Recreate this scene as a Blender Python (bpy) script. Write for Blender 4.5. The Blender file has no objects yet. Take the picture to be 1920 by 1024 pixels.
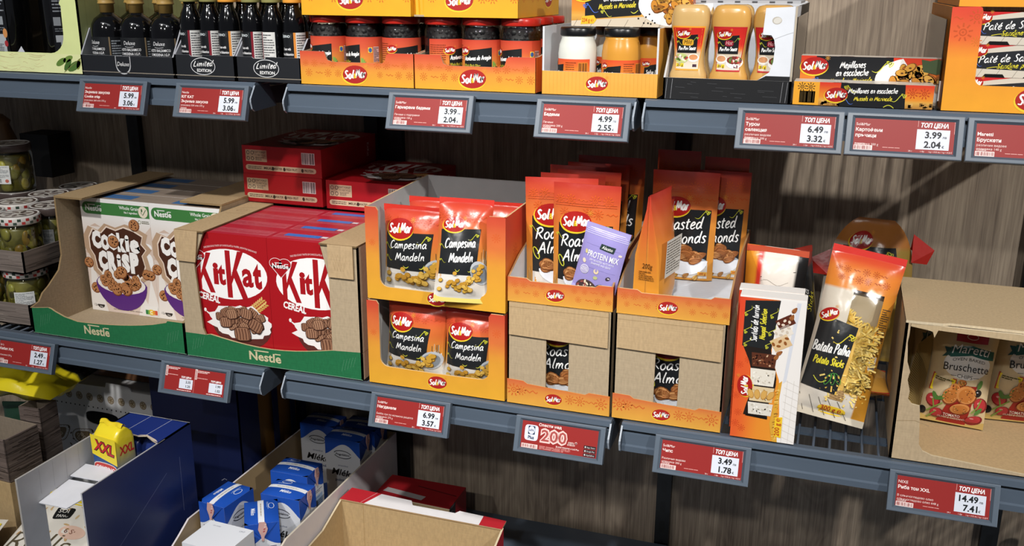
import bpy, math, random
from mathutils import Vector, Matrix

scene = bpy.context.scene
COL = scene.collection
R = math.radians

# ------------------------------------------------------------------ camera
cam = bpy.data.cameras.new('camera')
cam.sensor_width = 36.0
cam.lens = 33.975
cam.clip_start = 0.05
camo = bpy.data.objects.new('camera', cam)
COL.objects.link(camo)
rx = Vector((0.94683508, 0.32167457, 0.00536582))
ry = Vector((0.09691603, -0.26928496, -0.95817164))
rz = Vector((-0.30677452, 0.90775056, -0.28614387))
mw = Matrix((rx, -ry, -rz)).transposed().to_4x4()
mw.translation = Vector((0.0, 0.0, 1.6))
camo.matrix_world = mw
scene.camera = camo

# ------------------------------------------------------------------ world, lamps, exposure
world = bpy.data.worlds.new('store_world')
scene.world = world
world.use_nodes = True
wb = world.node_tree.nodes['Background']
wb.inputs[0].default_value = (0.80, 0.86, 1.0, 1)
wb.inputs[1].default_value = 0.085

def spot(x, y, z, tx, ty, tz, power, ang=60, size=0.05, col=(1, 0.97, 0.93), blend=0.6):
    l = bpy.data.lights.new('track_spot', 'SPOT')
    l.energy = power
    l.color = col
    l.spot_size = R(ang)
    l.spot_blend = blend
    l.shadow_soft_size = size
    o = bpy.data.objects.new('track_spot', l)
    COL.objects.link(o)
    o.location = (x, y, z)
    d = Vector((tx - x, ty - y, tz - z))
    o.rotation_euler = d.to_track_quat('-Z', 'Y').to_euler()
    return o
for lx in (0.12, -1.35):
    spot(lx, -0.45, 3.10, lx - 0.05, 1.6, 0.95, 205, ang=60)
for lx in (-0.1, -1.5):
    spot(lx, -1.55, 2.85, lx, 1.6, 1.0, 50, ang=60)

def overhead_fill(x, y, power, sx=1.2, sy=0.3):
    l = bpy.data.lights.new('overhead_fill', 'AREA')
    l.shape = 'RECTANGLE'
    l.size = sx
    l.size_y = sy
    l.energy = power
    l.color = (0.93, 0.96, 1.0)
    o = bpy.data.objects.new('overhead_fill', l)
    COL.objects.link(o)
    o.location = (x, y, 3.2)
    return o
overhead_fill(-0.6, -0.3, 9, 3.0, 0.5)  # soft fill added overhead to lift the shadows, not a known fixture

spot(2.1, -0.55, 3.00, 0.55, 1.7, 1.05, 230, ang=46)

scene.view_settings.view_transform = 'Standard'
scene.view_settings.look = 'None'
scene.view_settings.exposure = 0.0
scene.view_settings.gamma = 1.0
scene.view_settings.use_curve_mapping = False

# ------------------------------------------------------------------ colours and materials
_cc = {}
def C(h):
    if not isinstance(h, str):
        return h
    if h not in _cc:
        r = []
        for i in (1, 3, 5):
            s = int(h[i:i + 2], 16) / 255
            r.append(s / 12.92 if s <= 0.04045 else ((s + 0.055) / 1.055) ** 2.4)
        _cc[h] = tuple(r)
    return _cc[h]

def grad(t, stops):
    t = max(stops[0][0], min(stops[-1][0], t))
    for (a, ca), (b, cb) in zip(stops, stops[1:]):
        if t <= b:
            k = (t - a) / max(1e-9, b - a)
            k = k * k * (3 - 2 * k)
            ca, cb = C(ca), C(cb)
            return tuple(x + (y - x) * k for x, y in zip(ca, cb))
    return C(stops[-1][1])

def mk(name, rough=0.5, spec=0.5, noise=0.0, nscale=(60, 60, 60), bump=0.0, bscale=80, metal=0.0, coat=0.0, stretch=None):
    m = bpy.data.materials.new(name)
    m.use_nodes = True
    nt = m.node_tree
    p = nt.nodes['Principled BSDF']
    p.inputs['Roughness'].default_value = rough
    p.inputs['Metallic'].default_value = metal
    p.inputs['Specular IOR Level'].default_value = spec
    p.inputs['Coat Weight'].default_value = coat
    p.inputs['Coat Roughness'].default_value = 0.12
    at = nt.nodes.new('ShaderNodeAttribute')
    at.attribute_name = 'Col'
    src = at.outputs['Color']
    tc = nt.nodes.new('ShaderNodeTexCoord')
    if noise:
        mp = nt.nodes.new('ShaderNodeMapping')
        mp.inputs['Scale'].default_value = nscale
        nt.links.new(tc.outputs['Object'], mp.inputs['Vector'])
        nz = nt.nodes.new('ShaderNodeTexNoise')
        nz.inputs['Scale'].default_value = 1.0
        nz.inputs['Detail'].default_value = 4
        nt.links.new(mp.outputs['Vector'], nz.inputs['Vector'])
        mr = nt.nodes.new('ShaderNodeMapRange')
        mr.inputs[1].default_value = 0.25
        mr.inputs[2].default_value = 0.75
        mr.inputs[3].default_value = 1 - noise
        mr.inputs[4].default_value = 1 + noise * 0.6
        nt.links.new(nz.outputs['Fac'], mr.inputs[0])
        mx = nt.nodes.new('ShaderNodeVectorMath')
        mx.operation = 'SCALE'
        nt.links.new(src, mx.inputs[0])
        nt.links.new(mr.outputs[0], mx.inputs['Scale'])
        src = mx.outputs[0]
    nt.links.new(src, p.inputs['Base Color'])
    if bump:
        bz = nt.nodes.new('ShaderNodeTexNoise')
        bz.inputs['Scale'].default_value = bscale
        bz.inputs['Detail'].default_value = 3
        if stretch:
            mp2 = nt.nodes.new('ShaderNodeMapping')
            mp2.inputs['Scale'].default_value = stretch
            nt.links.new(tc.outputs['Object'], mp2.inputs['Vector'])
            nt.links.new(mp2.outputs['Vector'], bz.inputs['Vector'])
        else:
            nt.links.new(tc.outputs['Object'], bz.inputs['Vector'])
        bp = nt.nodes.new('ShaderNodeBump')
        bp.inputs['Strength'].default_value = bump
        bp.inputs['Distance'].default_value = 0.002
        nt.links.new(bz.outputs['Fac'], bp.inputs['Height'])
        nt.links.new(bp.outputs['Normal'], p.inputs['Normal'])
    return m

PRINT = mk('printed_card', 0.55, 0.4, noise=0.05, nscale=(35, 35, 35))
GLOSS = mk('laminated_card', 0.34, 0.5, bump=0.04, bscale=14)
KRAFT = mk('kraft_card', 0.85, 0.25, noise=0.13, nscale=(260, 260, 90), bump=0.12, bscale=60, stretch=(0.3, 1, 6))
FILM = mk('plastic_film', 0.24, 0.5, bump=0.55, bscale=26)
METAL = mk('painted_metal', 0.38, 0.5, noise=0.06, nscale=(8, 60, 60), bump=0.03, bscale=40)
PLAST = mk('plastic', 0.28, 0.5)
MATTE = mk('matte_plastic', 0.5, 0.4)
DARKG = mk('dark_glass', 0.06, 0.6, coat=0.4)
SCREEN = mk('paper_screen', 0.45, 0.25)
FOOD = mk('food', 0.6, 0.4, noise=0.35, nscale=(90, 90, 90))
BRINE = mk('brine', 0.35, 0.5, noise=0.55, nscale=(38, 38, 28))
SAUCE = mk('sauce_plastic', 0.25, 0.5, noise=0.02)
BARK = mk('woodlook_card', 0.6, 0.3, noise=0.5, nscale=(7, 7, 130))

def glass_mat(name, tint=(1, 1, 1), gloss=0.10, rough=0.03):
    m = bpy.data.materials.new(name)
    m.use_nodes = True
    nt = m.node_tree
    nt.nodes.remove(nt.nodes['Principled BSDF'])
    out = nt.nodes['Material Output']
    tr = nt.nodes.new('ShaderNodeBsdfTransparent')
    tr.inputs[0].default_value = (*tint, 1)
    gl = nt.nodes.new('ShaderNodeBsdfGlossy')
    gl.inputs['Roughness'].default_value = rough
    lw = nt.nodes.new('ShaderNodeLayerWeight')
    lw.inputs[0].default_value = 0.25
    mr = nt.nodes.new('ShaderNodeMapRange')
    mr.inputs[3].default_value = gloss * 0.5
    mr.inputs[4].default_value = min(1, gloss * 6)
    nt.links.new(lw.outputs['Fresnel'], mr.inputs[0])
    mx = nt.nodes.new('ShaderNodeMixShader')
    nt.links.new(mr.outputs[0], mx.inputs[0])
    nt.links.new(tr.outputs[0], mx.inputs[1])
    nt.links.new(gl.outputs[0], mx.inputs[2])
    nt.links.new(mx.outputs[0], out.inputs[0])
    return m
GLASS = glass_mat('jar_glass', (0.96, 0.98, 0.96), 0.12)
CLEAR = glass_mat('clear_film', (0.93, 0.93, 0.92), 0.16, 0.12)

# ------------------------------------------------------------------ mesh builder
class MB:
    def __init__(s):
        s.V, s.F, s.K, s.M, s.S = [], [], [], [], []
    def face(s, pts, col, mat=0, sm=False):
        n = len(s.V)
        s.V.extend([tuple(p) for p in pts])
        s.F.append(tuple(range(n, n + len(pts))))
        s.K.append([C(c) for c in col] if isinstance(col, list) else C(col))
        s.M.append(mat)
        s.S.append(sm)
    def mesh(s, V, F, col, mat=0, sm=False):
        n = len(s.V)
        s.V.extend([tuple(p) for p in V])
        for f in F:
            s.F.append(tuple(i + n for i in f))
            if isinstance(col, list):
                s.K.append([C(col[i]) for i in f])
            else:
                s.K.append(C(col))
            s.M.append(mat)
            s.S.append(sm)
    def grid(s, f, nu, nv, col, mat=0, sm=True, skip=None):
        V = [f(i / nu, j / nv) for j in range(nv + 1) for i in range(nu + 1)]
        K = None
        if callable(col):
            K = [col(i / nu, j / nv) for j in range(nv + 1) for i in range(nu + 1)]
        n = len(s.V)
        s.V.extend([tuple(p) for p in V])
        for j in range(nv):
            for i in range(nu):
                a = j * (nu + 1) + i
                idx = (a, a + 1, a + nu + 2, a + nu + 1)
                mm = mat
                if skip:
                    r = skip((i + .5) / nu, (j + .5) / nv)
                    if r is True:
                        continue
                    if r:
                        mm = r
                s.F.append(tuple(k + n for k in idx))
                s.K.append([C(K[k]) for k in idx] if K else C(col))
                s.M.append(mm)
                s.S.append(sm)
    def box(s, x0, x1, y0, y1, z0, z1, col, mat=0, top=None, front=None, right=None, left=None):
        v = [(x0, y0, z0), (x1, y0, z0), (x1, y1, z0), (x0, y1, z0), (x0, y0, z1), (x1, y0, z1), (x1, y1, z1), (x0, y1, z1)]
        n = len(s.V)
        s.V.extend(v)
        for f, c in (((0, 3, 2, 1), None), ((4, 5, 6, 7), top), ((0, 1, 5, 4), front), ((1, 2, 6, 5), right), ((2, 3, 7, 6), None), ((3, 0, 4, 7), left)):
            s.F.append(tuple(i + n for i in f))
            s.K.append(C(c or col))
            s.M.append(mat)
            s.S.append(False)
    def lathe(s, prof, n, col=None, mat=0, cx=0, cy=0, sm=True, sq=0.0):
        # prof: (radius, z[, colour]); sq>0 squares the section off
        V, K = [], []
        for p in prof:
            for i in range(n):
                a = 2 * math.pi * i / n
                c, q = math.cos(a), math.sin(a)
                k = 1.0
                if sq:
                    k = 1 / (abs(c) ** (2 + 6 * sq) + abs(q) ** (2 + 6 * sq)) ** (1 / (2 + 6 * sq))
                V.append((cx + p[0] * k * c, cy + p[0] * k * q, p[1]))
                K.append(p[2] if len(p) > 2 else col)
        F = []
        for j in range(len(prof) - 1):
            for i in range(n):
                F.append((j * n + i, j * n + (i + 1) % n, (j + 1) * n + (i + 1) % n, (j + 1) * n + i))
        if prof[0][0] > 1e-5:
            F.append(tuple(range(n))[::-1])
        if prof[-1][0] > 1e-5:
            F.append(tuple((len(prof) - 1) * n + i for i in range(n)))
        s.mesh(V, F, K, mat, sm)
    def loft(s, secs, col, mat=0, sm=True, cap=True):
        n = len(secs[0])
        V = [p for q in secs for p in q]
        K = None
        if callable(col):
            K = [col(i / n, j / (len(secs) - 1)) for j in range(len(secs)) for i in range(n)]
        F = []
        for j in range(len(secs) - 1):
            for i in range(n):
                F.append((j * n + i, j * n + (i + 1) % n, (j + 1) * n + (i + 1) % n, (j + 1) * n + i))
        if cap:
            F.append(tuple(range(n))[::-1])
            F.append(tuple((len(secs) - 1) * n + i for i in range(n)))
        s.mesh(V, F, K if K else col, mat, sm)
    def tube(s, pts, r, col, mat=0, n=6):
        pts = [Vector(p) for p in pts]
        secs = []
        for i, p in enumerate(pts):
            d = (pts[min(i + 1, len(pts) - 1)] - pts[max(i - 1, 0)]).normalized()
            a = d.orthogonal().normalized()
            bb = d.cross(a)
            secs.append([tuple(p + a * r * math.cos(2 * math.pi * k / n) + bb * r * math.sin(2 * math.pi * k / n)) for k in range(n)])
        s.loft(secs, col, mat)
    def build(s, name, mats, parent=None, bevel=0.0, seg=1):
        me = bpy.data.meshes.new(name)
        me.from_pydata(s.V, [], s.F)
        if not isinstance(mats, (list, tuple)):
            mats = [mats]
        for m in mats:
            me.materials.append(m)
        me.polygons.foreach_set('material_index', s.M)
        me.polygons.foreach_set('use_smooth', s.S)
        ca = me.color_attributes.new('Col', 'FLOAT_COLOR', 'CORNER')
        buf = []
        for f, k in zip(s.F, s.K):
            if isinstance(k, list):
                for c in k:
                    buf.extend((c[0], c[1], c[2], 1.0))
            else:
                buf.extend((k[0], k[1], k[2], 1.0) * len(f))
        ca.data.foreach_set('color', buf)
        me.update()
        o = bpy.data.objects.new(name, me)
        COL.objects.link(o)
        if parent is not None:
            o.parent = parent
        if bevel:
            md = o.modifiers.new('bevel', 'BEVEL')
            md.width = bevel
            md.segments = seg
            md.limit_method = 'ANGLE'
            md.angle_limit = R(50)
        return o

def thing(name, label, cat, loc=(0, 0, 0), rot=(0, 0, 0), group=None):
    o = bpy.data.objects.new(name, None)
    o.empty_display_size = 0.02
    COL.objects.link(o)
    o.location = loc
    o.rotation_euler = rot
    o['label'] = label
    o['category'] = cat
    if group:
        o['group'] = group
    return o
def tag(o, label, cat, group=None):
    o['label'] = label
    o['category'] = cat
    if group:
        o['group'] = group
    return o
def struct(o):
    o['kind'] = 'structure'
    return o
def dup(root, loc, rot=None, label=None, group=None):
    r = root.copy()
    COL.objects.link(r)
    r.location = loc
    if rot is not None:
        r.rotation_euler = rot
    if label:
        r['label'] = label
    if group:
        r['group'] = group
    for ch in list(root.children):
        c = ch.copy()
        COL.objects.link(c)
        c.parent = r
        for g in list(ch.children):
            d = g.copy()
            COL.objects.link(d)
            d.parent = c
    return r

# ------------------------------------------------------------------ printing on surfaces
# a map m(u, v, off) turns metres on a face into a point, off lifts the ink off the face
def PL(o, U, V):
    o, U, V = Vector(o), Vector(U), Vector(V)
    N = U.cross(V)
    return lambda u, v, off=0.0: tuple(o + U * u + V * v + N * off)
FRONT = lambda x=0, y=0, z=0: PL((x, y, z), (1, 0, 0), (0, 0, 1))
RIGHT = lambda x=0, y=0, z=0: PL((x, y, z), (0, 1, 0), (0, 0, 1))
LEFT = lambda x=0, y=0, z=0: PL((x, y, z), (0, -1, 0), (0, 0, 1))
TOP = lambda x=0, y=0, z=0: PL((x, y, z), (1, 0, 0), (0, 1, 0))
def CYL(r, a0=-math.pi / 2, cx=0, cy=0, z0=0):
    def f(u, v, off=0.0):
        return (cx + (r + off * 1.5) * math.cos(a0 + u / r), cy + (r + off * 1.5) * math.sin(a0 + u / r), z0 + v)
    f.curved = True
    return f
def SUB(m, x, y, rot=0.0, sc=1.0):
    c, q = math.cos(rot) * sc, math.sin(rot) * sc
    def f(u, v, off=0.0):
        return m(x + u * c - v * q, y + u * q + v * c, off)
    f.curved = getattr(m, 'curved', False)
    return f

LAY = 0.00013
def d_poly(b, m, pts, col, k=1, mat=0):
    b.face([m(u, v, k * LAY) for u, v in pts], col, mat)
def d_rect(b, m, u0, v0, u1, v1, col, k=1, mat=0, cell=None):
    if not cell and getattr(m, 'curved', False) and max(abs(u1 - u0), abs(v1 - v0)) > .005:
        cell = .004
    if cell:
        nu = max(1, round(abs(u1 - u0) / cell))
        nv = max(1, round(abs(v1 - v0) / cell))
        b.grid(lambda i, j: m(u0 + (u1 - u0) * i, v0 + (v1 - v0) * j, k * LAY), nu, nv, col, mat)
    else:
        d_poly(b, m, [(u0, v0), (u1, v0), (u1, v1), (u0, v1)], col, k, mat)
def d_quad(b, m, q, col, k=1, mat=0, n=8):
    def f(i, j):
        u = (q[0][0] * (1 - i) + q[1][0] * i) * (1 - j) + (q[3][0] * (1 - i) + q[2][0] * i) * j
        v = (q[0][1] * (1 - i) + q[1][1] * i) * (1 - j) + (q[3][1] * (1 - i) + q[2][1] * i) * j
        return m(u, v, k * LAY)
    b.grid(f, n, n, col, mat)
def ell(cx, cy, a, bb, n=20, rot=0.0, p=2.0, a0=0.0, a1=2 * math.pi):
    r = []
    for i in range(n + (0 if a1 - a0 > 6.28 else 1)):
        t = a0 + (a1 - a0) * i / n
        c, q = math.cos(t), math.sin(t)
        c = math.copysign(abs(c) ** (2 / p), c) * a
        q = math.copysign(abs(q) ** (2 / p), q) * bb
        r.append((cx + c * math.cos(rot) - q * math.sin(rot), cy + c * math.sin(rot) + q * math.cos(rot)))
    return r
def d_ell(b, m, cx, cy, a, bb, col, k=1, mat=0, n=20, rot=0.0, p=2.0, a0=0.0, a1=2 * math.pi):
    # fan, so that it follows a curved face
    e = ell(cx, cy, a, bb, n, rot, p, a0, a1)
    full = a1 - a0 > 6.28
    if getattr(m, 'curved', False) and max(a, bb) > .007:
        nr = 5
        L = len(e)
        V = [m(cx, cy, k * LAY)] + [m(cx + (u - cx) * (r + 1) / nr, cy + (v - cy) * (r + 1) / nr, k * LAY) for r in range(nr) for u, v in e]
        F = [(0, 1 + i, 1 + (i + 1) % L) for i in range(L if full else L - 1)]
        for r in range(nr - 1):
            F += [(1 + r * L + i, 1 + (r + 1) * L + i, 1 + (r + 1) * L + (i + 1) % L, 1 + r * L + (i + 1) % L) for i in range(L if full else L - 1)]
        b.mesh(V, F, col, mat)
        return
    V = [m(cx, cy, k * LAY)] + [m(u, v, k * LAY) for u, v in e]
    L = len(e)
    F = [(0, 1 + i, 1 + (i + 1) % L) for i in range(L if full else L - 1)]
    b.mesh(V, F, col, mat)
def d_ring(b, m, cx, cy, a, bb, w, col, k=1, n=24, rot=0.0, a0=0.0, a1=2 * math.pi, mat=0):
    e0 = ell(cx, cy, a, bb, n, rot, 2, a0, a1)
    e1 = ell(cx, cy, a - w, bb - w, n, rot, 2, a0, a1)
    full = a1 - a0 > 6.28
    L = len(e0)
    V = [m(u, v, k * LAY) for u, v in e0] + [m(u, v, k * LAY) for u, v in e1]
    F = [(i, (i + 1) % L, L + (i + 1) % L, L + i) for i in range(L if full else L - 1)]
    b.mesh(V, F, col, mat)
def d_line(b, m, pts, w, col, k=1, mat=0, taper=False):
    L = len(pts)
    V = []
    for i, (u, v) in enumerate(pts):
        u0, v0 = pts[max(0, i - 1)]
        u1, v1 = pts[min(L - 1, i + 1)]
        d = math.hypot(u1 - u0, v1 - v0) or 1
        ww = w / 2 * ((0.25 + 0.75 * math.sin(math.pi * (i + .5) / L)) if taper else 1)
        nx, ny = -(v1 - v0) / d * ww, (u1 - u0) / d * ww
        V += [m(u + nx, v + ny, k * LAY), m(u - nx, v - ny, k * LAY)]
    F = [(2 * i, 2 * i + 1, 2 * i + 3, 2 * i + 2) for i in range(L - 1)]
    b.mesh(V, F, col, mat)

_tsc = bpy.data.scenes.new('lettering')
_tc = {}
def glyphs(s, wt, shear):
    key = (s, wt, shear)
    if key not in _tc:
        c = bpy.data.curves.new('t', 'FONT')
        c.body = s
        c.resolution_u = 2
        c.offset = wt
        c.shear = shear
        c.fill_mode = 'FRONT'
        o = bpy.data.objects.new('t', c)
        _tsc.collection.objects.link(o)
        _tsc.view_layers[0].update()
        me = bpy.data.meshes.new_from_object(o.evaluated_get(_tsc.view_layers[0].depsgraph))
        v = [(p.co[0], p.co[1]) for p in me.vertices]
        f = [tuple(p.vertices) for p in me.polygons]
        bpy.data.objects.remove(o)
        bpy.data.meshes.remove(me)
        bpy.data.curves.remove(c)
        xs = [p[0] for p in v] or [0, 1]
        _tc[key] = (v, f, min(xs), max(xs))
    return _tc[key]
def d_text(b, m, s, x, y, h, col, k=2, al='c', w=None, shear=0.0, wt=0.0, rot=0.0, mat=0, arc=0.0, maxw=None):
    # h = height of a capital letter, w = width to fit
    v, f, x0, x1 = glyphs(s, wt, shear)
    sc = h / 0.69
    sx = sc
    if w:
        sx = w / (x1 - x0)
    elif maxw and sc * (x1 - x0) > maxw:
        sx = maxw / (x1 - x0)
    W = (x1 - x0) * sx
    dx = {'l': 0, 'c': -W / 2, 'r': -W}[al]
    cr, sr = math.cos(rot), math.sin(rot)
    V = []
    for px, py in v:
        a = (px - x0) * sx + dx
        q = py * sc
        if arc:
            q += arc * (1 - (2 * (a - dx) / W - 1) ** 2)
        V.append(m(x + a * cr - q * sr, y + a * sr + q * cr, k * LAY))
    b.mesh(V, f, col, mat)
_BR = {
 'A': (.72, '.02,0 .2,.4 .42,.98 .5,1|.48,1 .56,.5 .66,0|.14,.36 .4,.42 .68,.38'),
 'B': (.62, '.12,1 .1,.5 .06,0|.02,.92 .3,1.02 .52,.84 .4,.62 .14,.54 .44,.5 .56,.24 .36,.02 .06,.02'),
 'C': (.66, '.62,.84 .5,1 .26,.86 .08,.5 .1,.14 .3,-.02 .58,.16'),
 'L': (.6, '.3,1 .16,.5 .08,.02|.08,.02 .3,.06 .56,.0'),
 'M': (.92, '.02,0 .14,.5 .24,1|.24,1 .36,.5 .42,.2|.42,.2 .58,.66 .76,1|.76,1 .78,.5 .86,0'),
 'N': (.78, '.04,0 .12,.5 .18,1|.18,1 .4,.5 .6,.04|.6,.04 .66,.5 .74,1.02'),
 'P': (.6, '.14,.96 .1,.5 .04,-.02|.02,.9 .3,1.02 .54,.86 .46,.58 .12,.46'),
 'R': (.68, '.16,.96 .1,.5 .02,0|.02,.88 .34,1.04 .58,.86 .44,.6 .14,.5|.24,.52 .44,.24 .66,.02'),
 'S': (.56, '.54,.88 .36,1.02 .16,.84 .3,.58 .46,.34 .34,.04 .04,.1'),
 'W': (.92, '.04,.98 .12,.4 .2,0|.2,0 .36,.5 .44,.8|.44,.8 .5,.4 .58,0|.58,0 .74,.5 .88,1'),
 'a': (.56, '.46,.5 .3,.62 .1,.42 .06,.14 .2,0 .38,.2 .48,.56|.48,.58 .44,.22 .5,.02 .6,.08'),
 'b': (.5, '.16,1.06 .1,.5 .06,.02|.08,.3 .26,.6 .46,.44 .38,.1 .18,-.02 .06,.1'),
 'c': (.48, '.44,.5 .28,.62 .08,.4 .08,.1 .26,-.02 .48,.14'),
 'd': (.58, '.44,.5 .28,.6 .08,.4 .08,.1 .22,0 .4,.24 .52,.7|.58,1.1 .48,.5 .46,.1 .58,.04'),
 'e': (.48, '.08,.26 .3,.34 .42,.5 .3,.62 .1,.44 .06,.14 .22,-.02 .48,.14'),
 'g': (.54, '.44,.5 .28,.6 .08,.42 .1,.12 .26,.06 .44,.34|.5,.58 .42,.1 .32,-.32 .06,-.3'),
 'h': (.54, '.2,1.08 .12,.5 .06,0|.08,.24 .26,.56 .42,.5 .4,.2 .46,0'),
 'i': (.24, '.14,.58 .1,.2 .16,.0|.19,.8 .2,.84'),
 'j': (.26, '.18,.58 .12,.0 .0,-.3|.22,.8 .23,.84'),
 'k': (.5, '.18,1.06 .1,.5 .06,0|.46,.6 .12,.28|.2,.34 .34,.14 .5,.02'),
 'l': (.26, '.24,1.1 .12,.5 .1,.08 .22,.02'),
 'm': (.8, '.1,.58 .06,0|.08,.22 .22,.54 .34,.48 .32,.0|.34,.2 .5,.56 .64,.48 .62,.14 .72,.0'),
 'n': (.54, '.12,.58 .06,0|.08,.22 .26,.56 .42,.5 .4,.16 .5,.0'),
 'o': (.5, '.26,.6 .06,.38 .1,.06 .3,-.02 .46,.26 .38,.54 .24,.6'),
 'p': (.52, '.14,.58 .08,.0 .02,-.36|.08,.3 .28,.6 .46,.42 .38,.1 .18,0 .08,.1'),
 'r': (.42, '.12,.58 .06,0|.08,.24 .22,.54 .42,.56'),
 's': (.42, '.4,.52 .24,.62 .1,.48 .24,.3 .34,.14 .22,-.02 .02,.06'),
 't': (.38, '.22,.92 .14,.4 .14,.06 .32,.02|.02,.62 .2,.64 .4,.68'),
 'u': (.54, '.1,.58 .06,.2 .14,0 .3,.1 .42,.56|.44,.58 .4,.2 .52,.0'),
 'v': (.46, '.06,.58 .16,.0|.16,.0 .32,.3 .44,.6'),
 'z': (.46, '.08,.56 .26,.6 .42,.58|.42,.58 .2,.24 .06,.02|.06,.02 .26,.04 .46,.0'),
 'w': (.66, '.06,.58 .14,.0|.14,.0 .32,.5|.32,.5 .38,0|.38,.0 .62,.6'),
 '-': (.4, '.06,.36 .34,.4'), '.': (.2, '.08,.02 .12,.02'), ' ': (.34, ''),
}
def d_brush(b, m, s, x, y, h, col, k=2, al='c', w=None, rot=0.0, shear=0.2, wt=0.115, mat=0):
    """hand-painted lettering: one ribbon per stroke"""
    acc = {'ó': 'o', 'ñ': 'n', 'é': 'e'}
    strokes, cx = [], 0.0
    for ch in s:
        base = acc.get(ch, ch)
        wd, d = _BR[base]
        for st in d.split('|'):
            p = [tuple(float(c) for c in q.split(',')) for q in st.split()]
            if p:
                strokes.append([(cx + a, q) for a, q in p])
        if base != ch:
            strokes.append([(cx + .28, .74), (cx + .42, .92)])
        cx += wd + .07
    sx = (w / cx) if w else h
    cr, sr = math.cos(rot), math.sin(rot)
    sh = {'l': 0, 'c': sx * cx / 2, 'r': sx * cx}[al]
    x, y = x - sh * cr, y - sh * sr
    for p in strokes:
        sm = []
        n = len(p)
        for i in range(n - 1):
            p0, p1, p2, p3 = p[max(0, i - 1)], p[i], p[i + 1], p[min(n - 1, i + 2)]
            for t in ((0, .33, .67) if n > 2 else (0, .5)):
                sm.append(tuple(.5 * (2 * p1[c] + (p2[c] - p0[c]) * t + (2 * p0[c] - 5 * p1[c] + 4 * p2[c] - p3[c]) * t * t + (3 * p1[c] - p0[c] - 3 * p2[c] + p3[c]) * t ** 3) for c in (0, 1)))
        sm.append(p[-1])
        q = []
        for a, c in sm:
            a2 = (a + shear * c) * sx
            c2 = c * h
            q.append((x + a2 * cr - c2 * sr, y + a2 * sr + c2 * cr))
        L = len(q)
        V = []
        for i, (u, v) in enumerate(q):
            u0, v0 = q[max(0, i - 1)]
            u1, v1 = q[min(L - 1, i + 1)]
            dd = math.hypot(u1 - u0, v1 - v0) or 1
            ww = h * wt / 2 * (.7 + .5 * math.sin(math.pi * min(1, i / max(1, L - 1) * .8 + .2)))
            nx, ny = -(v1 - v0) / dd * ww, (u1 - u0) / dd * ww
            V += [m(u + nx, v + ny, k * LAY), m(u - nx, v - ny, k * LAY)]
        b.mesh(V, [(2 * i, 2 * i + 1, 2 * i + 3, 2 * i + 2) for i in range(L - 1)], col, mat)
def d_lines(b, m, u0, v0, u1, v1, n, col, k=2, fill=0.55, seed=1, ragged=True, mat=0):
    rnd = random.Random(seed)
    h = (v1 - v0) / n
    for i in range(n):
        y = v1 - (i + 0.5) * h
        x = u0
        end = u1 if (not ragged or rnd.random() < .6) else u0 + (u1 - u0) * rnd.uniform(.4, .95)
        while x < end - 1e-4:
            l = min(end - x, (u1 - u0) * rnd.uniform(.08, .28))
            d_rect(b, m, x, y - h * fill / 2, x + l, y + h * fill / 2, col, k, mat)
            x += l + (u1 - u0) * .025
def d_bars(b, m, u0, v0, u1, v1, n, col, bg=None, k=2, seed=3, mat=0):
    rnd = random.Random(seed)
    if bg:
        d_rect(b, m, u0 - .001, v0 - .001, u1 + .001, v1 + .001, bg, k - 1, mat)
    w = (u1 - u0) / n
    for i in range(n):
        if rnd.random() < .85:
            x = u0 + i * w
            d_rect(b, m, x, v0, x + w * rnd.uniform(.3, .8), v1, col, k, mat)

def clip_band(pts, lo, hi):
    def half(P, val, up):
        out = []
        for i in range(len(P)):
            a, c = P[i], P[(i + 1) % len(P)]
            ia = (a[1] >= val) if up else (a[1] <= val)
            ic = (c[1] >= val) if up else (c[1] <= val)
            if ia:
                out.append(a)
            if ia != ic:
                t = (val - a[1]) / (c[1] - a[1])
                out.append((a[0] + (c[0] - a[0]) * t, val))
        return out
    P = half(pts, lo, True)
    return half(P, hi, False) if len(P) > 2 else []
def d_grad(b, m, pts, stops, k=1, n=8, mat=0):
    lo = min(p[1] for p in pts)
    hi = max(p[1] for p in pts)
    for i in range(n):
        a = lo + (hi - lo) * i / n
        c = lo + (hi - lo) * (i + 1) / n
        P = clip_band(pts, a, c)
        if len(P) > 2:
            b.face([m(u, v, k * LAY) for u, v in P], [grad((v - lo) / (hi - lo), stops) for u, v in P], mat)
def panel(b, m, pts, th, cf, cb=None, ce=None, mat=0):
    cb = cb or cf
    ce = ce or cf
    n = len(pts)
    b.face([m(u, v, 0) for u, v in pts], cf, mat)
    b.face([m(u, v, -th) for u, v in pts][::-1], cb, mat)
    for i in range(n):
        a, c = pts[i], pts[(i + 1) % n]
        b.face([m(*a, 0), m(*a, -th), m(*c, -th), m(*c, 0)], ce, mat)
def fillet(cx, cy, r, a0, a1, n=6):
    return [(cx + r * math.cos(R(a0 + (a1 - a0) * i / n)), cy + r * math.sin(R(a0 + (a1 - a0) * i / n))) for i in range(n + 1)]

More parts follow.
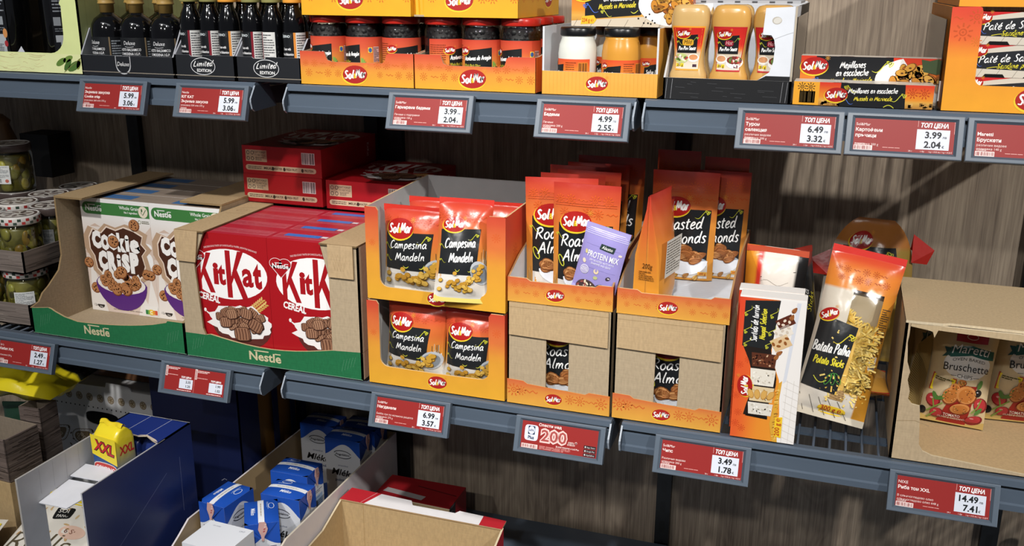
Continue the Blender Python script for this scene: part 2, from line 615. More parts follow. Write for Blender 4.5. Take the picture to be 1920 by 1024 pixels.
# ------------------------------------------------------------------ recurring artwork
RED, YEL, WHT, INK = '#a81f1c', '#e8c72f', '#f4f2ee', '#17181a'
SUNSET = [(0, '#dca02c'), (.40, '#da9433'), (.72, '#d4683a'), (1, '#c8482f')]
def sun(b, m, cx, cy, r, col, k=2, n=9, mat=0):
    d_ring(b, m, cx, cy, r * .42, r * .42, r * .14, col, k, 12, mat=mat)
    d_ell(b, m, cx, cy, r * .13, r * .13, col, k, mat, 8)
    for i in range(n):
        a = 2 * math.pi * (i + .3) / n
        d_line(b, m, [(cx + r * .58 * math.cos(a), cy + r * .58 * math.sin(a)), (cx + r * math.cos(a), cy + r * math.sin(a))], r * .17, col, k, mat)
def logo(b, m, cx, cy, w, k=3, rot=0.06, mat=0):
    q = SUB(m, cx, cy, rot)
    d_ell(b, q, -w * .02, -w * .035, w * .52, w * .345, YEL, k, mat, 26)
    d_ell(b, q, 0, 0, w * .5, w * .325, RED, k + 1, mat, 26)
    d_brush(b, q, 'Sol', -w * .44, -w * .13, w * .27, WHT, k + 2, 'l', w * .40, 0, .12, .17, mat)
    sun(b, q, -w * .20, -w * .06, w * .095, WHT, k + 3, 8, mat)
    d_text(b, q, '&', -w * .055, -w * .13, w * .17, YEL, k + 4, 'l', w * .11, .1, .02, mat=mat)
    d_brush(b, q, 'Mar', w * .02, -w * .12, w * .30, WHT, k + 2, 'l', w * .42, 0, .12, .15, mat)
    sun(b, q, w * .47, w * .27, w * .09, '#e8a13c', k + 1, 8, mat)
def suns(b, m, u0, v0, u1, v1, col='#d0621f', k=2, seed=1, rows=2, n=6, s=1.0, mat=0):
    rnd = random.Random(seed)
    for i in range(n):
        for j in range(rows):
            r = (v1 - v0) / rows * (.34 + .12 * rnd.random()) * s
            x = u0 + (u1 - u0) * (i + .3 + .4 * j + rnd.uniform(-.1, .1)) / n
            y = v0 + (v1 - v0) * (rows - j - .5) / rows
            if (i + j) % 3 != 2:
                sun(b, m, x, y, r, col, k, 9, mat)
            else:
                d_line(b, m, [(x - r + r * t * .25, y + r * .2 * math.sin(t * 1.6)) for t in range(9)], r * .16, col, k, mat)
def curl(b, m, cx, cy, s, col='#c9c93a', k=4, flip=1, mat=0):
    pts = [(cx + flip * s * (t * .1 - .5), cy + s * (.16 * math.sin(t * .62 + .4) - .05 * t + .2)) for t in range(11)]
    d_line(b, m, pts, s * .05, col, k, mat, True)
    for a, bx, by in ((.5, -.5, .15), (2.3, -.42, .02)):
        c0 = (cx + flip * s * bx, cy + s * by)
        e = ell(c0[0] + flip * s * .13 * math.cos(a), c0[1] + s * .13 * math.sin(a), s * .15, s * .065, 10, a * flip)
        d_line(b, m, e + e[:1], s * .05, col, k, mat)
def almond(b, m, cx, cy, L, rot, k=4, seed=0, cols=('#b0743f', '#8f5527'), mat=0):
    rnd = random.Random(seed)
    e = []
    for i in range(14):
        t = 2 * math.pi * i / 14
        x = math.cos(t) * L * .5
        y = math.sin(t) * L * .28 * (1 - .35 * math.cos(t))
        e.append((cx + x * math.cos(rot) - y * math.sin(rot), cy + x * math.sin(rot) + y * math.cos(rot)))
    V = [m(u, v, k * LAY) for u, v in e]
    b.mesh(V, [tuple(range(14))], cols[1], mat)
    e2 = [(cx + (u - cx) * .84 - L * .01, cy + (v - cy) * .8 + L * .015) for u, v in e]
    b.mesh([m(u, v, (k + 1) * LAY) for u, v in e2], [tuple(range(14))], cols[0], mat)
    for s in (-.09, .02, .11):
        pts = [(-.38 + .19 * i, s * math.cos((i - 2) * .6)) for i in range(5)]
        pts = [(cx + L * (x * math.cos(rot) - y * math.sin(rot)), cy + L * (x * math.sin(rot) + y * math.cos(rot))) for x, y in pts]
        d_line(b, m, pts, L * .035, cols[1], k + 2, mat)
def cookie(b, m, cx, cy, r, k=4, seed=0, mat=0):
    rnd = random.Random(seed)
    d_ell(b, m, cx, cy, r, r * .92, '#7a4526', k, mat, 14)
    d_ell(b, m, cx - r * .05, cy + r * .06, r * .88, r * .8, '#b27a4e', k + 1, mat, 14)
    for i in range(7):
        a, q = rnd.uniform(0, 6.28), rnd.uniform(.15, .7) * r
        d_ell(b, m, cx + q * math.cos(a), cy + q * math.sin(a), r * .14, r * .11, '#3a1d12', k + 2, mat, 7, a)

# ------------------------------------------------------------------ the setting
def wood_mat():
    m = bpy.data.materials.new('oak_laminate')
    m.use_nodes = True
    nt = m.node_tree
    p = nt.nodes['Principled BSDF']
    p.inputs['Roughness'].default_value = 0.6
    p.inputs['Specular IOR Level'].default_value = 0.3
    tc = nt.nodes.new('ShaderNodeTexCoord')
    def noise(scale, detail, dist=0.0, rough=.6):
        mp = nt.nodes.new('ShaderNodeMapping')
        mp.inputs['Scale'].default_value = scale
        nt.links.new(tc.outputs['Object'], mp.inputs['Vector'])
        n = nt.nodes.new('ShaderNodeTexNoise')
        n.inputs['Scale'].default_value = 1
        n.inputs['Detail'].default_value = detail
        n.inputs['Roughness'].default_value = rough
        n.inputs['Distortion'].default_value = dist
        nt.links.new(mp.outputs[0], n.inputs['Vector'])
        return n.outputs['Fac']
    fine = noise((330, 20, 9), 5, 0.3)
    mid = noise((60, 10, 2.2), 4, 0.6)
    big = noise((7, 4, 1.2), 2)
    # cathedral figure: rings of a stretched, warped noise
    fig = noise((8, 4, 2.4), 2, 1.0)
    mul = nt.nodes.new('ShaderNodeMath'); mul.operation = 'MULTIPLY'; mul.inputs[1].default_value = 55
    nt.links.new(fig, mul.inputs[0])
    sn = nt.nodes.new('ShaderNodeMath'); sn.operation = 'SINE'
    nt.links.new(mul.outputs[0], sn.inputs[0])
    def rng(src, a, b, lo, hi):
        r = nt.nodes.new('ShaderNodeMapRange')
        r.inputs[1].default_value, r.inputs[2].default_value = a, b
        r.inputs[3].default_value, r.inputs[4].default_value = lo, hi
        nt.links.new(src, r.inputs[0])
        return r.outputs[0]
    def add(a, b):
        r = nt.nodes.new('ShaderNodeMath'); r.operation = 'ADD'
        nt.links.new(a, r.inputs[0]); nt.links.new(b, r.inputs[1])
        return r.outputs[0]
    t = add(add(rng(fine, .3, .7, 0, .42), rng(mid, .3, .7, 0, .30)), add(rng(sn.outputs[0], -1, 1, 0, .10), rng(big, .3, .7, 0, .22)))
    cr = nt.nodes.new('ShaderNodeValToRGB')
    cr.color_ramp.elements[0].position = 0.15
    cr.color_ramp.elements[0].color = (*C('#6f6256'), 1)
    cr.color_ramp.elements[1].position = 0.85
    cr.color_ramp.elements[1].color = (*C('#b8a893'), 1)
    e = cr.color_ramp.elements.new(0.5)
    e.color = (*C('#998a79'), 1)
    nt.links.new(t, cr.inputs[0])
    nt.links.new(cr.outputs[0], p.inputs['Base Color'])
    return m
WOOD = wood_mat()

b = MB()
b.box(-3.2, 2.2, 1.962, 2.0, 0, 2.6, '#877562')
struct(b.build('wall_back', WOOD))
b = MB()
b.box(-3.2, 2.2, -2.5, 2.0, -.05, 0, '#8d8b86')
struct(b.build('floor', MATTE))

GREY = '#515d6b'
POSTS = [(-1.64, 'single steel upright behind the cookie cereal carton'), (-.9925, 'left steel upright of the close pair behind the lying red cereal boxes'),
         (-.933, 'right steel upright of the close pair behind the lying red cereal boxes'), (-.295, 'steel upright behind the gap between the two roasted almond trays'),
         (.367, 'steel upright at the right end behind the bruschetta carton')]
for x, lab in POSTS:
    t = thing('shelf_upright', 'black slotted ' + lab, 'shelf upright', (x, 1.952, 0), group='uprights of the shelving')
    b = MB()
    b.box(-.016, .016, -.008, .0095, 0, 2.4, '#0d0f12')
    m = FRONT(0, -.008, 0)
    for i in range(48):
        d_rect(b, m, -.006, i * .05 + .01, .006, i * .05 + .038, '#010101', 1)
    b.build('post', METAL, t)
t = thing('dark_gap', 'dark strip standing for the shaded gap between the close pair of uprights', 'strip', (-.9627, 1.958, 0))
b = MB(); b.box(-.0133, .0133, -.003, .0035, 0, 2.4, '#060708'); b.build('strip', METAL, t)  # near-black colour stands for the shade between the two posts

def shelf(x0, x1, Y0, Z0, label, wires=True, ribs=3):
    t = thing('wire_shelf', label, 'shelf', (x0, Y0, Z0), group='grey metal shelves')
    L = x1 - x0
    prof = [(.022, -.003), (.004, 0), (.0, -.002), (-.001, -.0115), (.006, -.0125), (.006, -.0175), (-.001, -.0185), (-.0015, -.037), (-.006, -.0385), (-.006, -.048), (.010, -.048), (.012, -.008), (.022, -.008)]
    b = MB()
    n = len(prof)
    for i in range(n):
        (a, c), (d, e) = prof[i], prof[(i + 1) % n]
        col = '#0b0d10' if i in (4,) else GREY
        b.face([(.001, a, c), (.001, d, e), (L - .001, d, e), (L - .001, a, c)], col)
    b.face([(.001, a, c) for a, c in prof], GREY)
    b.face([(L - .001, a, c) for a, c in prof][::-1], GREY)
    b.build('front_rail', METAL, t)
    for x in (0, L - .003):
        b = MB()
        out = [(.0, -.005), (-.016, -.027), (-.0165, -.033), (-.013, -.045), (-.006, -.050), (.065, -.047), (.045, -.006)]
        b2 = [(x, a, c) for a, c in out]
        b3 = [(x + .003, a, c) for a, c in out]
        b.face(b2[::-1], '#39424d'); b.face(b3, '#39424d')
        for i in range(len(out)):
            j = (i + 1) % len(out)
            b.face([b2[i], b2[j], b3[j], b3[i]], '#8f98a3' if i < 4 else '#39424d')
        b.build('end_plate', METAL, t)
        b = MB()
        D = 1.944 - Y0
        xx = x + (.0035 if x == 0 else -.0035)
        b.loft([[(xx - .0015, .03, -.012), (xx + .0015, .03, -.012), (xx + .0015, .03, -.04), (xx - .0015, .03, -.04)], [(xx - .0015, D, -.012), (xx + .0015, D, -.012), (xx + .0015, D, -.075), (xx - .0015, D, -.075)]], '#2a3038', sm=False)
        b.build('bracket', METAL, t)
    D = 1.944 - Y0
    b = MB()
    k = max(2, round(L / .0247))
    for i in range(k):
        x = .012 + (L - .024) * i / (k - 1)
        b.tube([(x, .012, -.004), (x, D, -.004)], .0022, '#39424e', n=6)
    b.build('wires', METAL, t)
    for i in range(ribs):
        y = .075 + (D - .13) * i / (ribs - 1)
        b = MB(); b.box(.004, L - .004, y, y + .022, -.011, -.0065, '#3f4a57'); b.build('cross_bar', METAL, t)
    return t
UZ, MZ = 1.432, .908
shelf(-2.30, -1.650, 1.497, UZ - .0008, 'upper grey wire shelf leftmost, under the black bottles in the green display')
shelf(-1.634, -.988, 1.497, UZ - .0008, 'upper grey wire shelf under the gold-capped vinegar bottles')
shelf(-.925, -.303, 1.497, UZ - .0008, 'upper grey wire shelf under the orange olive jar trays')
shelf(-.291, .361, 1.497, UZ - .0008, 'upper grey wire shelf under the squeeze bottles and mussels packs', ribs=2)
shelf(-2.30, -1.650, 1.442, MZ - .0008, 'middle grey wire shelf leftmost, under the trays of pickle jars')
shelf(-1.634, -.975, 1.442, MZ - .0008, 'middle grey wire shelf under the cookie cereal carton')
shelf(-.932, -.311, 1.442, MZ - .0008, 'middle grey wire shelf under the coated nut trays')
shelf(-.295, .361, 1.442, MZ - .0008, 'middle grey wire shelf under the nougat box and potato stick bags, wires showing')
shelf(.373, 1.02, 1.442, MZ - .0008, 'middle grey wire shelf rightmost, under the bruschetta carton')
t = thing('base_shelf', 'lowest deep grey deck carrying the milk tray and the lower cartons', 'shelf', (-2.3, .95, 0))
b = MB(); b.box(0, 3.3, 0, .99, .355, .38, GREY); b.build('deck', METAL, t)
b = MB(); b.box(0, 3.3, .03, .05, 0, .354, '#39424d'); b.build('kick_panel', METAL, t)

# ------------------------------------------------------------------ price tags
TAGRED = '#8f2624'
def tag_body(t, w=.152, h=.0615):
    # frame leaning out at its foot; local x 0..w, v 0..-h
    b = MB()
    c, q = math.cos(R(19)), math.sin(R(19))
    m = lambda u, v, off=0.0: (u, v * q - off * c, v * c + off * q)
    def ring(a0, o0, a1, o1, col):
        for i in range(4):
            P = []
            for (a, o) in ((a0, o0), (a1, o1)):
                x0, x1, y0, y1 = a[0], w - a[0], -h + a[2], -a[1]
                cs = [(x0, y0), (x1, y0), (x1, y1), (x0, y1)]
                P.append([m(*cs[i], o), m(*cs[(i + 1) % 4], o)])
            b.face([P[0][0], P[0][1], P[1][1], P[1][0]], col)
    ring((0, 0, 0), -.011, (0, 0, 0), -.001, '#56616d')
    ring((0, 0, 0), -.001, (.001, .001, .001), 0, '#6b7683')
    ring((.001, .001, .001), 0, (.0075, .004, .005), 0, '#56626f')
    ring((.0075, .004, .005), 0, (.0115, .0075, .0085), -.003, '#4b5662')
    b.face([m(0, -h, -.011), m(0, 0, -.011), m(w, 0, -.011), m(w, -h, -.011)], '#39424d')
    b.build('frame', METAL, t)
    return lambda u, v, off=0.0: m(.0115 + u, -h + .0085 + v, -.003 + off), w - .023, h - .016
def price_tag(x, y, z, lines, p1, p2, label, w=.152, pos_italic=True, small=None):
    t = thing('price_tag', label, 'price tag', (x, y, z), group='electronic price tags')
    m, W, H = tag_body(t, w)
    b = MB()
    d_rect(b, m, 0, 0, W, H, TAGRED, 0)
    bx = W * .63
    d_rect(b, m, bx, .005, W * .955, H * .735, '#d3d8e4', 1)
    d_text(b, m, 'ТОП ЦЕНА', W * .80, H * .80, H * .13, '#ffffff', 2, 'c', W * .27, .22, .03)
    d_line(b, m, [(bx + .001, H), (bx + .001, H * .80)], .0004, '#e8b9b4', 1)
    d_line(b, m, [(W - .0006, H), (W - .0006, H * .62)], .0004, '#e8b9b4', 1)
    for i, (p, un) in enumerate(((p1, 'лв'), (p2, '€'))):
        yy = H * (.47 if i == 0 else .17)
        d_text(b, m, p, W * .875, yy, H * .195, '#15171b', 2, 'r', None, 0, .03)
        d_text(b, m, un, W * .885, yy, H * .075, '#15171b', 2, 'l', None, 0, .012)
    y0 = H * .86
    for s, hh, wt in lines:
        d_text(b, m, s, .002, y0 - H * hh, H * hh, '#f3e3df', 2, 'l', None, 0, wt, maxw=W * .58)
        y0 -= H * (hh + .075)
    if small:
        for s in small:
            d_text(b, m, s, .002, y0 - H * .07, H * .07, '#e9cfca', 2, 'l', None, 0, 0, maxw=W * .56)
            y0 -= H * .115
    d_text(b, m, '7205858', .002, .0075, H * .055, '#e9cfca', 2, 'l', W * .1, 0, 0.01)
    d_bars(b, m, .002, .001, W * .19, .006, 26, '#8f2b28', '#e7d3cf', 2, int(abs(x) * 1000))
    d_lines(b, m, W * .30, .004, W * .52, .0062, 1, '#d9a09a', 2, .4, 5)
    d_text(b, m, '28-1', W * .56, .001, H * .045, '#f0d8d4', 2, 'l')
    d_text(b, m, '1 бр', W * .68, .001, H * .045, '#f0d8d4', 2, 'l')
    d_text(b, m, '1 kg = 19.95 лв / 1 kg = 10.20 €', W * .76, .001, H * .045, '#f0d8d4', 2, 'l', W * .23)
    b.build('display', SCREEN, t)
    return t
UY, UT, MY, MT = 1.4848, 1.4262, 1.4298, .9012
B = (.105, .022)
price_tag(-1.361, UY, UT, [('Nestle', .085, 0), ('Зърнена закуска', *B), ('Cookie crisp', *B)], '5.99', '3.06', 'grey price tag reading 5.99 under the gold-capped vinegar bottles', small=['опаковка 260 или 375 g'])
price_tag(-1.1455, UY, UT, [('Nestle', .085, 0), ('KIT KAT', *B), ('Зърнена закуска', *B)], '5.99', '3.06', 'grey price tag reading 5.99 under the small vinegar bottles, beside the shelf gap', small=['опаковка 330 или 375 g'])
price_tag(-.721, UY, UT, [('Sol&Mar', .085, 0), ('Гарнирани бадеми', *B)], '3.99', '2.04', 'grey price tag reading 3.99 under the olive jar trays', small=['', 'Печени с подправки', 'опаковка 150 g'])
price_tag(-.4610, UY, UT, [('Sol&Mar', .085, 0), ('Бадеми', *B)], '4.99', '2.55', 'grey price tag reading 4.99 under the tray of white and yellow jars', small=['', 'Печени', 'опаковка 200 g'])
price_tag(-.147, UY, UT, [('Sol&Mar', .085, 0), ('Турон', *B), ('селекция', *B)], '6.49', '3.32', 'grey price tag reading 6.49 under the squeeze bottle tray', small=['различни видове', 'опаковка 200 g'])
price_tag(.0085, UY, UT, [('Sol&Mar', .085, 0), ('Картофени', *B), ('пръчици', *B)], '3.99', '2.04', 'grey price tag reading 3.99 under the flat mussels packs', w=.156, small=['', 'опаковка 300 g'])
price_tag(.1685, UY, UT, [('', .05, 0), ('Maretti', *B), ('Брускети', *B)], '2.99', '1.53', 'grey price tag under the sardine box, cut by the right picture edge', small=['различни видове', 'опаковка 140 g'])
price_tag(-1.6055, MY, MT, [("Sir's", .085, 0), ('Кебап XXL', *B)], '2.49', '1.27', 'grey price tag reading 2.49 under the pickle jar trays at left', small=['', 'опаковка 250 g'])
price_tag(-.747, MY, MT, [('Sol&Mar', .085, 0), ('Магданели', *B)], '6.99', '3.57', 'grey price tag reading 6.99 under the coated nut trays', small=['', 'Бейби лук по испанска рецепта', 'опаковка 275 g'])
price_tag(-.235, MY, MT, [('Sol&Mar', .085, 0), ('Чипс', *B)], '3.49', '1.78', 'grey price tag reading 3.49 under the right almond carton', small=['', 'Различни видове', 'опаковка 200 g'])
price_tag(.122, MY, MT, [('NIXE', .095, 0), ('Риба тон XXL', *B)], '14.49', '7.41', 'grey price tag reading 14.49 under the bruschetta carton', small=['', 'В слънчогледово олио', 'слънчогледово олио 648 g'])
# the double tag and the app advertisement
t = thing('price_tag', 'grey price tag split into two small red offers under the green cereal trays', 'price tag', (-1.197, MY, MT), group='electronic price tags')
m, W, H = tag_body(t, .156)
b = MB()
d_rect(b, m, 0, 0, W, H, TAGRED, 0)
for u, p1, p2 in ((0, '2.35', '1.20'), (W / 2, '1.99', '1.02')):
    d_rect(b, m, u + W * .25, H * .12, u + W * .475, H * .52, '#d3d8e4', 1)
    d_text(b, m, 'ТОП ЦЕНА', u + W * .36, H * .56, H * .07, '#ffffff', 2, 'c', W * .17, .2, .03)
    d_text(b, m, p1, u + W * .44, H * .36, H * .10, '#15171b', 2, 'r', None, 0, .02)
    d_text(b, m, p2, u + W * .44, H * .18, H * .10, '#15171b', 2, 'r', None, 0, .02)
    d_lines(b, m, u + W * .045, H * .86, u + W * .24, H * .97, 2, '#f0d8d4', 2, .5, 4)
    d_lines(b, m, u + W * .045, H * .62, u + W * .22, H * .68, 1, '#d9a09a', 2, .5, 7)
    d_bars(b, m, u + .001, H * .6, u + .004, H * .98, 4, '#8f2b28', '#e7d3cf', 2)
    d_lines(b, m, u + W * .22, H * .02, u + W * .46, H * .08, 1, '#e9cfca', 2, .5, 9)
d_line(b, m, [(W / 2, 0), (W / 2, H)], .0006, '#d58a84', 1)
b.build('display', SCREEN, t)
t = thing('price_tag', 'dark grey shelf tag advertising 200 with a small white app square', 'price tag', (-.4725, MY - .003, MT - .001), group='electronic price tags')
m, W, H = tag_body(t, .155)
b = MB()
d_rect(b, m, 0, 0, W, H, '#8f2624', 0)
d_poly(b, m, ell(W * .13, H * .58, W * .09, H * .29, 24, 0, 5), '#d5dcf0', 1)
d_rect(b, m, W * .085, H * .52, W * .175, H * .83, '#16243f', 2)
d_ell(b, m, W * .13, H * .675, W * .042, H * .145, '#d5dcf0', 3)
d_text(b, m, 'LIDL', W * .13, H * .645, H * .07, '#16243f', 4, 'c', W * .07, 0, .03)
d_text(b, m, 'Plus', W * .13, H * .35, H * .12, '#16243f', 3, 'c', W * .08, 0, .03)
d_text(b, m, 'Спести над', W * .37, H * .87, H * .095, '#f1ded9', 2, 'c', W * .30, 0, .025)
d_text(b, m, '200', W * .43, H * .33, H * .43, '#e9c3bd', 2, 'c', W * .36, 0, .09)
d_text(b, m, '200', W * .43, H * .34, H * .41, '#a24a47', 3, 'c', W * .335, 0, .015)
d_text(b, m, 'лв.*', W * .68, H * .33, H * .13, '#e9c3bd', 2, 'c', W * .13, 0, .08)
d_text(b, m, 'лв.*', W * .68, H * .335, H * .12, '#5a1f22', 3, 'c', W * .12, 0, .01)
d_text(b, m, 'Всяка покупка с Lidl Plus', W * .62, H * .18, H * .055, '#f1ded9', 2, 'c', W * .3, 0, .01)
d_lines(b, m, W * .25, .001, W * .66, H * .16, 3, '#d59a94', 2, .4, 11)
d_bars(b, m, W * .02, H * .03, W * .22, H * .14, 30, '#8f2b28', '#e7d3cf', 2)
for i, s in enumerate(('App Store', 'Google Play', 'AppGallery')):
    y = H * (.30 - i * .14)
    d_rect(b, m, W * .83, y, W * .985, y + H * .115, '#2a2225', 1)
    d_ell(b, m, W * .85, y + H * .058, W * .009, H * .035, '#cfc6c6', 2, n=10)
    d_text(b, m, s, W * .868, y + H * .03, H * .055, '#cfc6c6', 2, 'l', W * .105)
b.build('display', SCREEN, t)

# ------------------------------------------------------------------ upper shelf
# pale green display with two dark bottles behind its window
GRN = '#d5df9b'
t = thing('cardboard_display', 'pale green cardboard display with a cut-out window at the upper left', 'display box', (-1.80, 1.512, UZ))
b = MB()
m = FRONT()
out = [(-.45, 0), (.428, 0), (.428, .36), (.386, .36)]  # carried on out of view at left to keep light off the wall
for i in range(16):
    z = .35 - i * .0155
    out += [(.386, z + .012), (.3895, z + .007), (.3895, z + .002)]
out += fillet(.352, .073, .036, 0, -90) + [(-.45, .037)]
panel(b, m, out, .003, GRN, '#b9a98a')
d_rect(b, m, -.45, .0, .428, .036, '#dde2a8', 1)
rnd = random.Random(4)
for i in range(60):
    x, y = rnd.uniform(0, .34), rnd.uniform(.002, .034)
    L = rnd.uniform(.01, .05)
    d_line(b, m, [(x + L * k / 5, y + .0015 * math.sin(k + x * 90)) for k in range(6)], .0006, rnd.choice(['#c9bf86', '#bba877', '#d3c690']), 2)
for cx, cy, a, rot, col in ((.375, .021, .014, .5, '#5e7f34'), (.392, .027, .013, .4, '#6d8a3c'), (.39, .016, .014, .9, '#3f6427'), (.405, .014, .018, .5, '#4c7030'), (.416, .018, .011, 1.2, '#7d8a3a')):
    d_ell(b, m, cx, cy, a, a * .4, col, 3, rot=rot, n=12)
d_line(b, m, [(.38, .002), (.40, .015), (.425, .031)], .0012, '#7b7a45', 4)
b.build('front_panel', PRINT, t)
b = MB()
panel(b, RIGHT(.428, 0, 0), [(0, 0), (.43, 0), (.43, .36), (0, .36)], .003, '#c3cc8a', '#b9a98a')  # same green card, toned darker to carry the shade of this side
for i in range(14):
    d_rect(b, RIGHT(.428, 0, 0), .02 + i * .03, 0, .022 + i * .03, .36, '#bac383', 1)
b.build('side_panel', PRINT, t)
b = MB(); b.box(-.45, .424, .427, .43, 0, .36, '#4a4537'); b.build('back_panel', PRINT, t)  # dark colour stands for the shade inside the display
b = MB(); b.box(-.45, .424, .004, .426, 0, .0008, '#b9a98a'); b.build('base_panel', PRINT, t)  # floor added to stop light reaching the wall below
def dark_bottle(x, y, rot, label, seed):
    t = thing('oil_bottle', label, 'bottle', (x, y, UZ + .001), (0, 0, rot), 'dark bottles in the green display')
    b = MB()
    secs = []
    for z, k in ((0, .92), (.004, 1), (.22, 1), (.25, .8), (.27, .4), (.31, .35)):
        secs.append([(u * k, v * k, z) for u, v in ell(0, 0, .041, .041, 28, 0, 5)])
    b.loft(secs, '#0b0b0c')
    b.build('bottle', DARKG, t)
    b = MB()
    m = FRONT(0, -.0415, 0)
    d_rect(b, m, -.030, .02, .028, .20, '#15161a', 0)
    d_rect(b, m, -.026, .032, .020, .068, '#a9aeb4', 1)
    d_lines(b, m, -.018, .034, .012, .05, 5, '#3d4147', 2, .5, seed)
    d_rect(b, m, -.028, .037, -.018, .055, '#1a1c22', 2)
    for k in range(3):
        d_rect(b, m, -.027 + k * .016, .086, -.014 + k * .016, .102, '#8d9298', 1)
    d_lines(b, m, -.026, .074, .024, .082, 2, '#777c82', 1, .4, seed + 1)
    d_lines(b, m, -.026, .11, .024, .16, 8, '#8a8f96', 1, .4, seed + 2)
    d_ell(b, m, .02, .07, .006, .009, '#c98a52', 2)
    d_ell(b, m, .02, .05, .005, .006, '#9e2f36', 2)
    b.build('label', SCREEN, t)
dark_bottle(-1.588, 1.575, R(-6), 'black bottle with white label patches at the left picture edge, in the green display', 1)
dark_bottle(-1.468, 1.58, R(52), 'black bottle with narrow side label, beside the right edge of the green display window', 6)
t = thing('paper_slip', 'small grey folded paper corner between the two black bottles', 'paper', (-1.535, 1.527, UZ + .03))
b = MB(); b.mesh([(-.013, 0, 0), (.013, 0, .001), (-.001, .004, .017), (0, .03, -.029), (-.013, .004, -.029), (.013, .004, -.029)], [(0, 1, 2), (1, 3, 2), (0, 2, 3), (0, 4, 5, 1)], '#b9bcc4'); b.build('paper', PRINT, t)

# vinegar trays
def tray(name, label, x, y, z, w, d, front, side, back, cout, cin, group=None, edge=None, th=.003, back_h=None, floor_c=None, rot=0):
    """open carton: front/side outlines in metres, returns thing and its front mesh builder and map"""
    t = thing(name, label, 'carton', (x, y, z), (0, 0, rot), group)
    edge = edge or cin
    bf = MB()
    panel(bf, FRONT(), front, th, cout, cin, edge)
    if side:
        for k, xx in enumerate((0, w)):
            b = MB()
            if k == 0:
                panel(b, PL((0, 0, 0), (0, -1, 0), (0, 0, 1)), [(-p, q) for p, q in side][::-1], th, cout, cin, edge)
            else:
                panel(b, RIGHT(w, 0, 0), side, th, cout, cin, edge)
            b.build('side_panel', PRINT if cout != KR else KRAFT, t)
    if back_h:
        b = MB(); b.box(th, w - th, d - th, d, 0, back_h, cin); b.build('back_panel', PRINT if cin != KR else KRAFT, t)
    b = MB(); b.box(th, w - th, th, d - th, 0, .002, floor_c or cin); b.build('base_panel', PRINT if cin != KR else KRAFT, t)
    return t, bf, FRONT()
KR = '#ad9b80'
def rect(w, h):
    return [(0, 0), (w, 0), (w, h), (0, h)]
BLK = '#14171d'
t, bf, m = tray('cardboard_tray', 'low black tray with a shield emblem holding round gold-capped vinegar bottles', -1.371, 1.505, UZ, .209, .40, rect(.209, .037), [(0, 0), (.40, 0), (.40, .085), (.03, .085), (0, .037)], .085, BLK, '#9a9ca3', back_h=.085)
sh = [(.079, .0365), (.113, .0365), (.113, .020)] + fillet(.096, .020, .017, 0, -180, 10)[1:]
d_poly(bf, m, sh, '#b9babd', 1)
d_poly(bf, m, [(.096 + (u - .096) * .9, .0275 + (v - .0275) * .9 + .0006) for u, v in sh], BLK, 2)
d_text(bf, m, 'Deluxe', .096, .0185, .0075, '#e6e6e6', 3, 'c', .027, .25, .0)
d_line(bf, m, [(.0, .0065), (.209, .0065)], .0014, '#8b8275', 1)
bf.build('front_panel', PRINT, t)
for x0, w, lab in ((-1.160, .128, 'left low black tray with an oval edition emblem, holding slim vinegar bottles'), (-1.0305, .132, 'right low black tray with an oval edition emblem, next to the orange olive tray')):
    t, bf, m = tray('cardboard_tray', lab, x0, 1.505, UZ, w, .40, [(0, 0), (w, 0), (w, .043), (w * .48, .043), (w * .46, .040), (w * .28, .040), (w * .25, .043), (0, .043)], [(0, 0), (.40, 0), (.40, .075), (.03, .075), (0, .043)], .07, BLK, '#9a9ca3', group='black trays of slim vinegar bottles', back_h=.07)
    cx = w * .47
    d_ring(bf, m, cx, .0235, .026, .0155, .0011, '#d9dadd', 1, 30)
    d_brush(bf, m, 'Limited', cx, .0235, .0095, '#eeeeee', 2, 'c', .042, .05, .3, .14)
    d_text(bf, m, 'EDITION', cx + .002, .0135, .0052, '#eeeeee', 2, 'c', .030, 0, .02)
    d_line(bf, m, [(.0, .0065), (w, .0065)], .0014, '#8b8275', 1)
    bf.build('front_panel', PRINT, t)

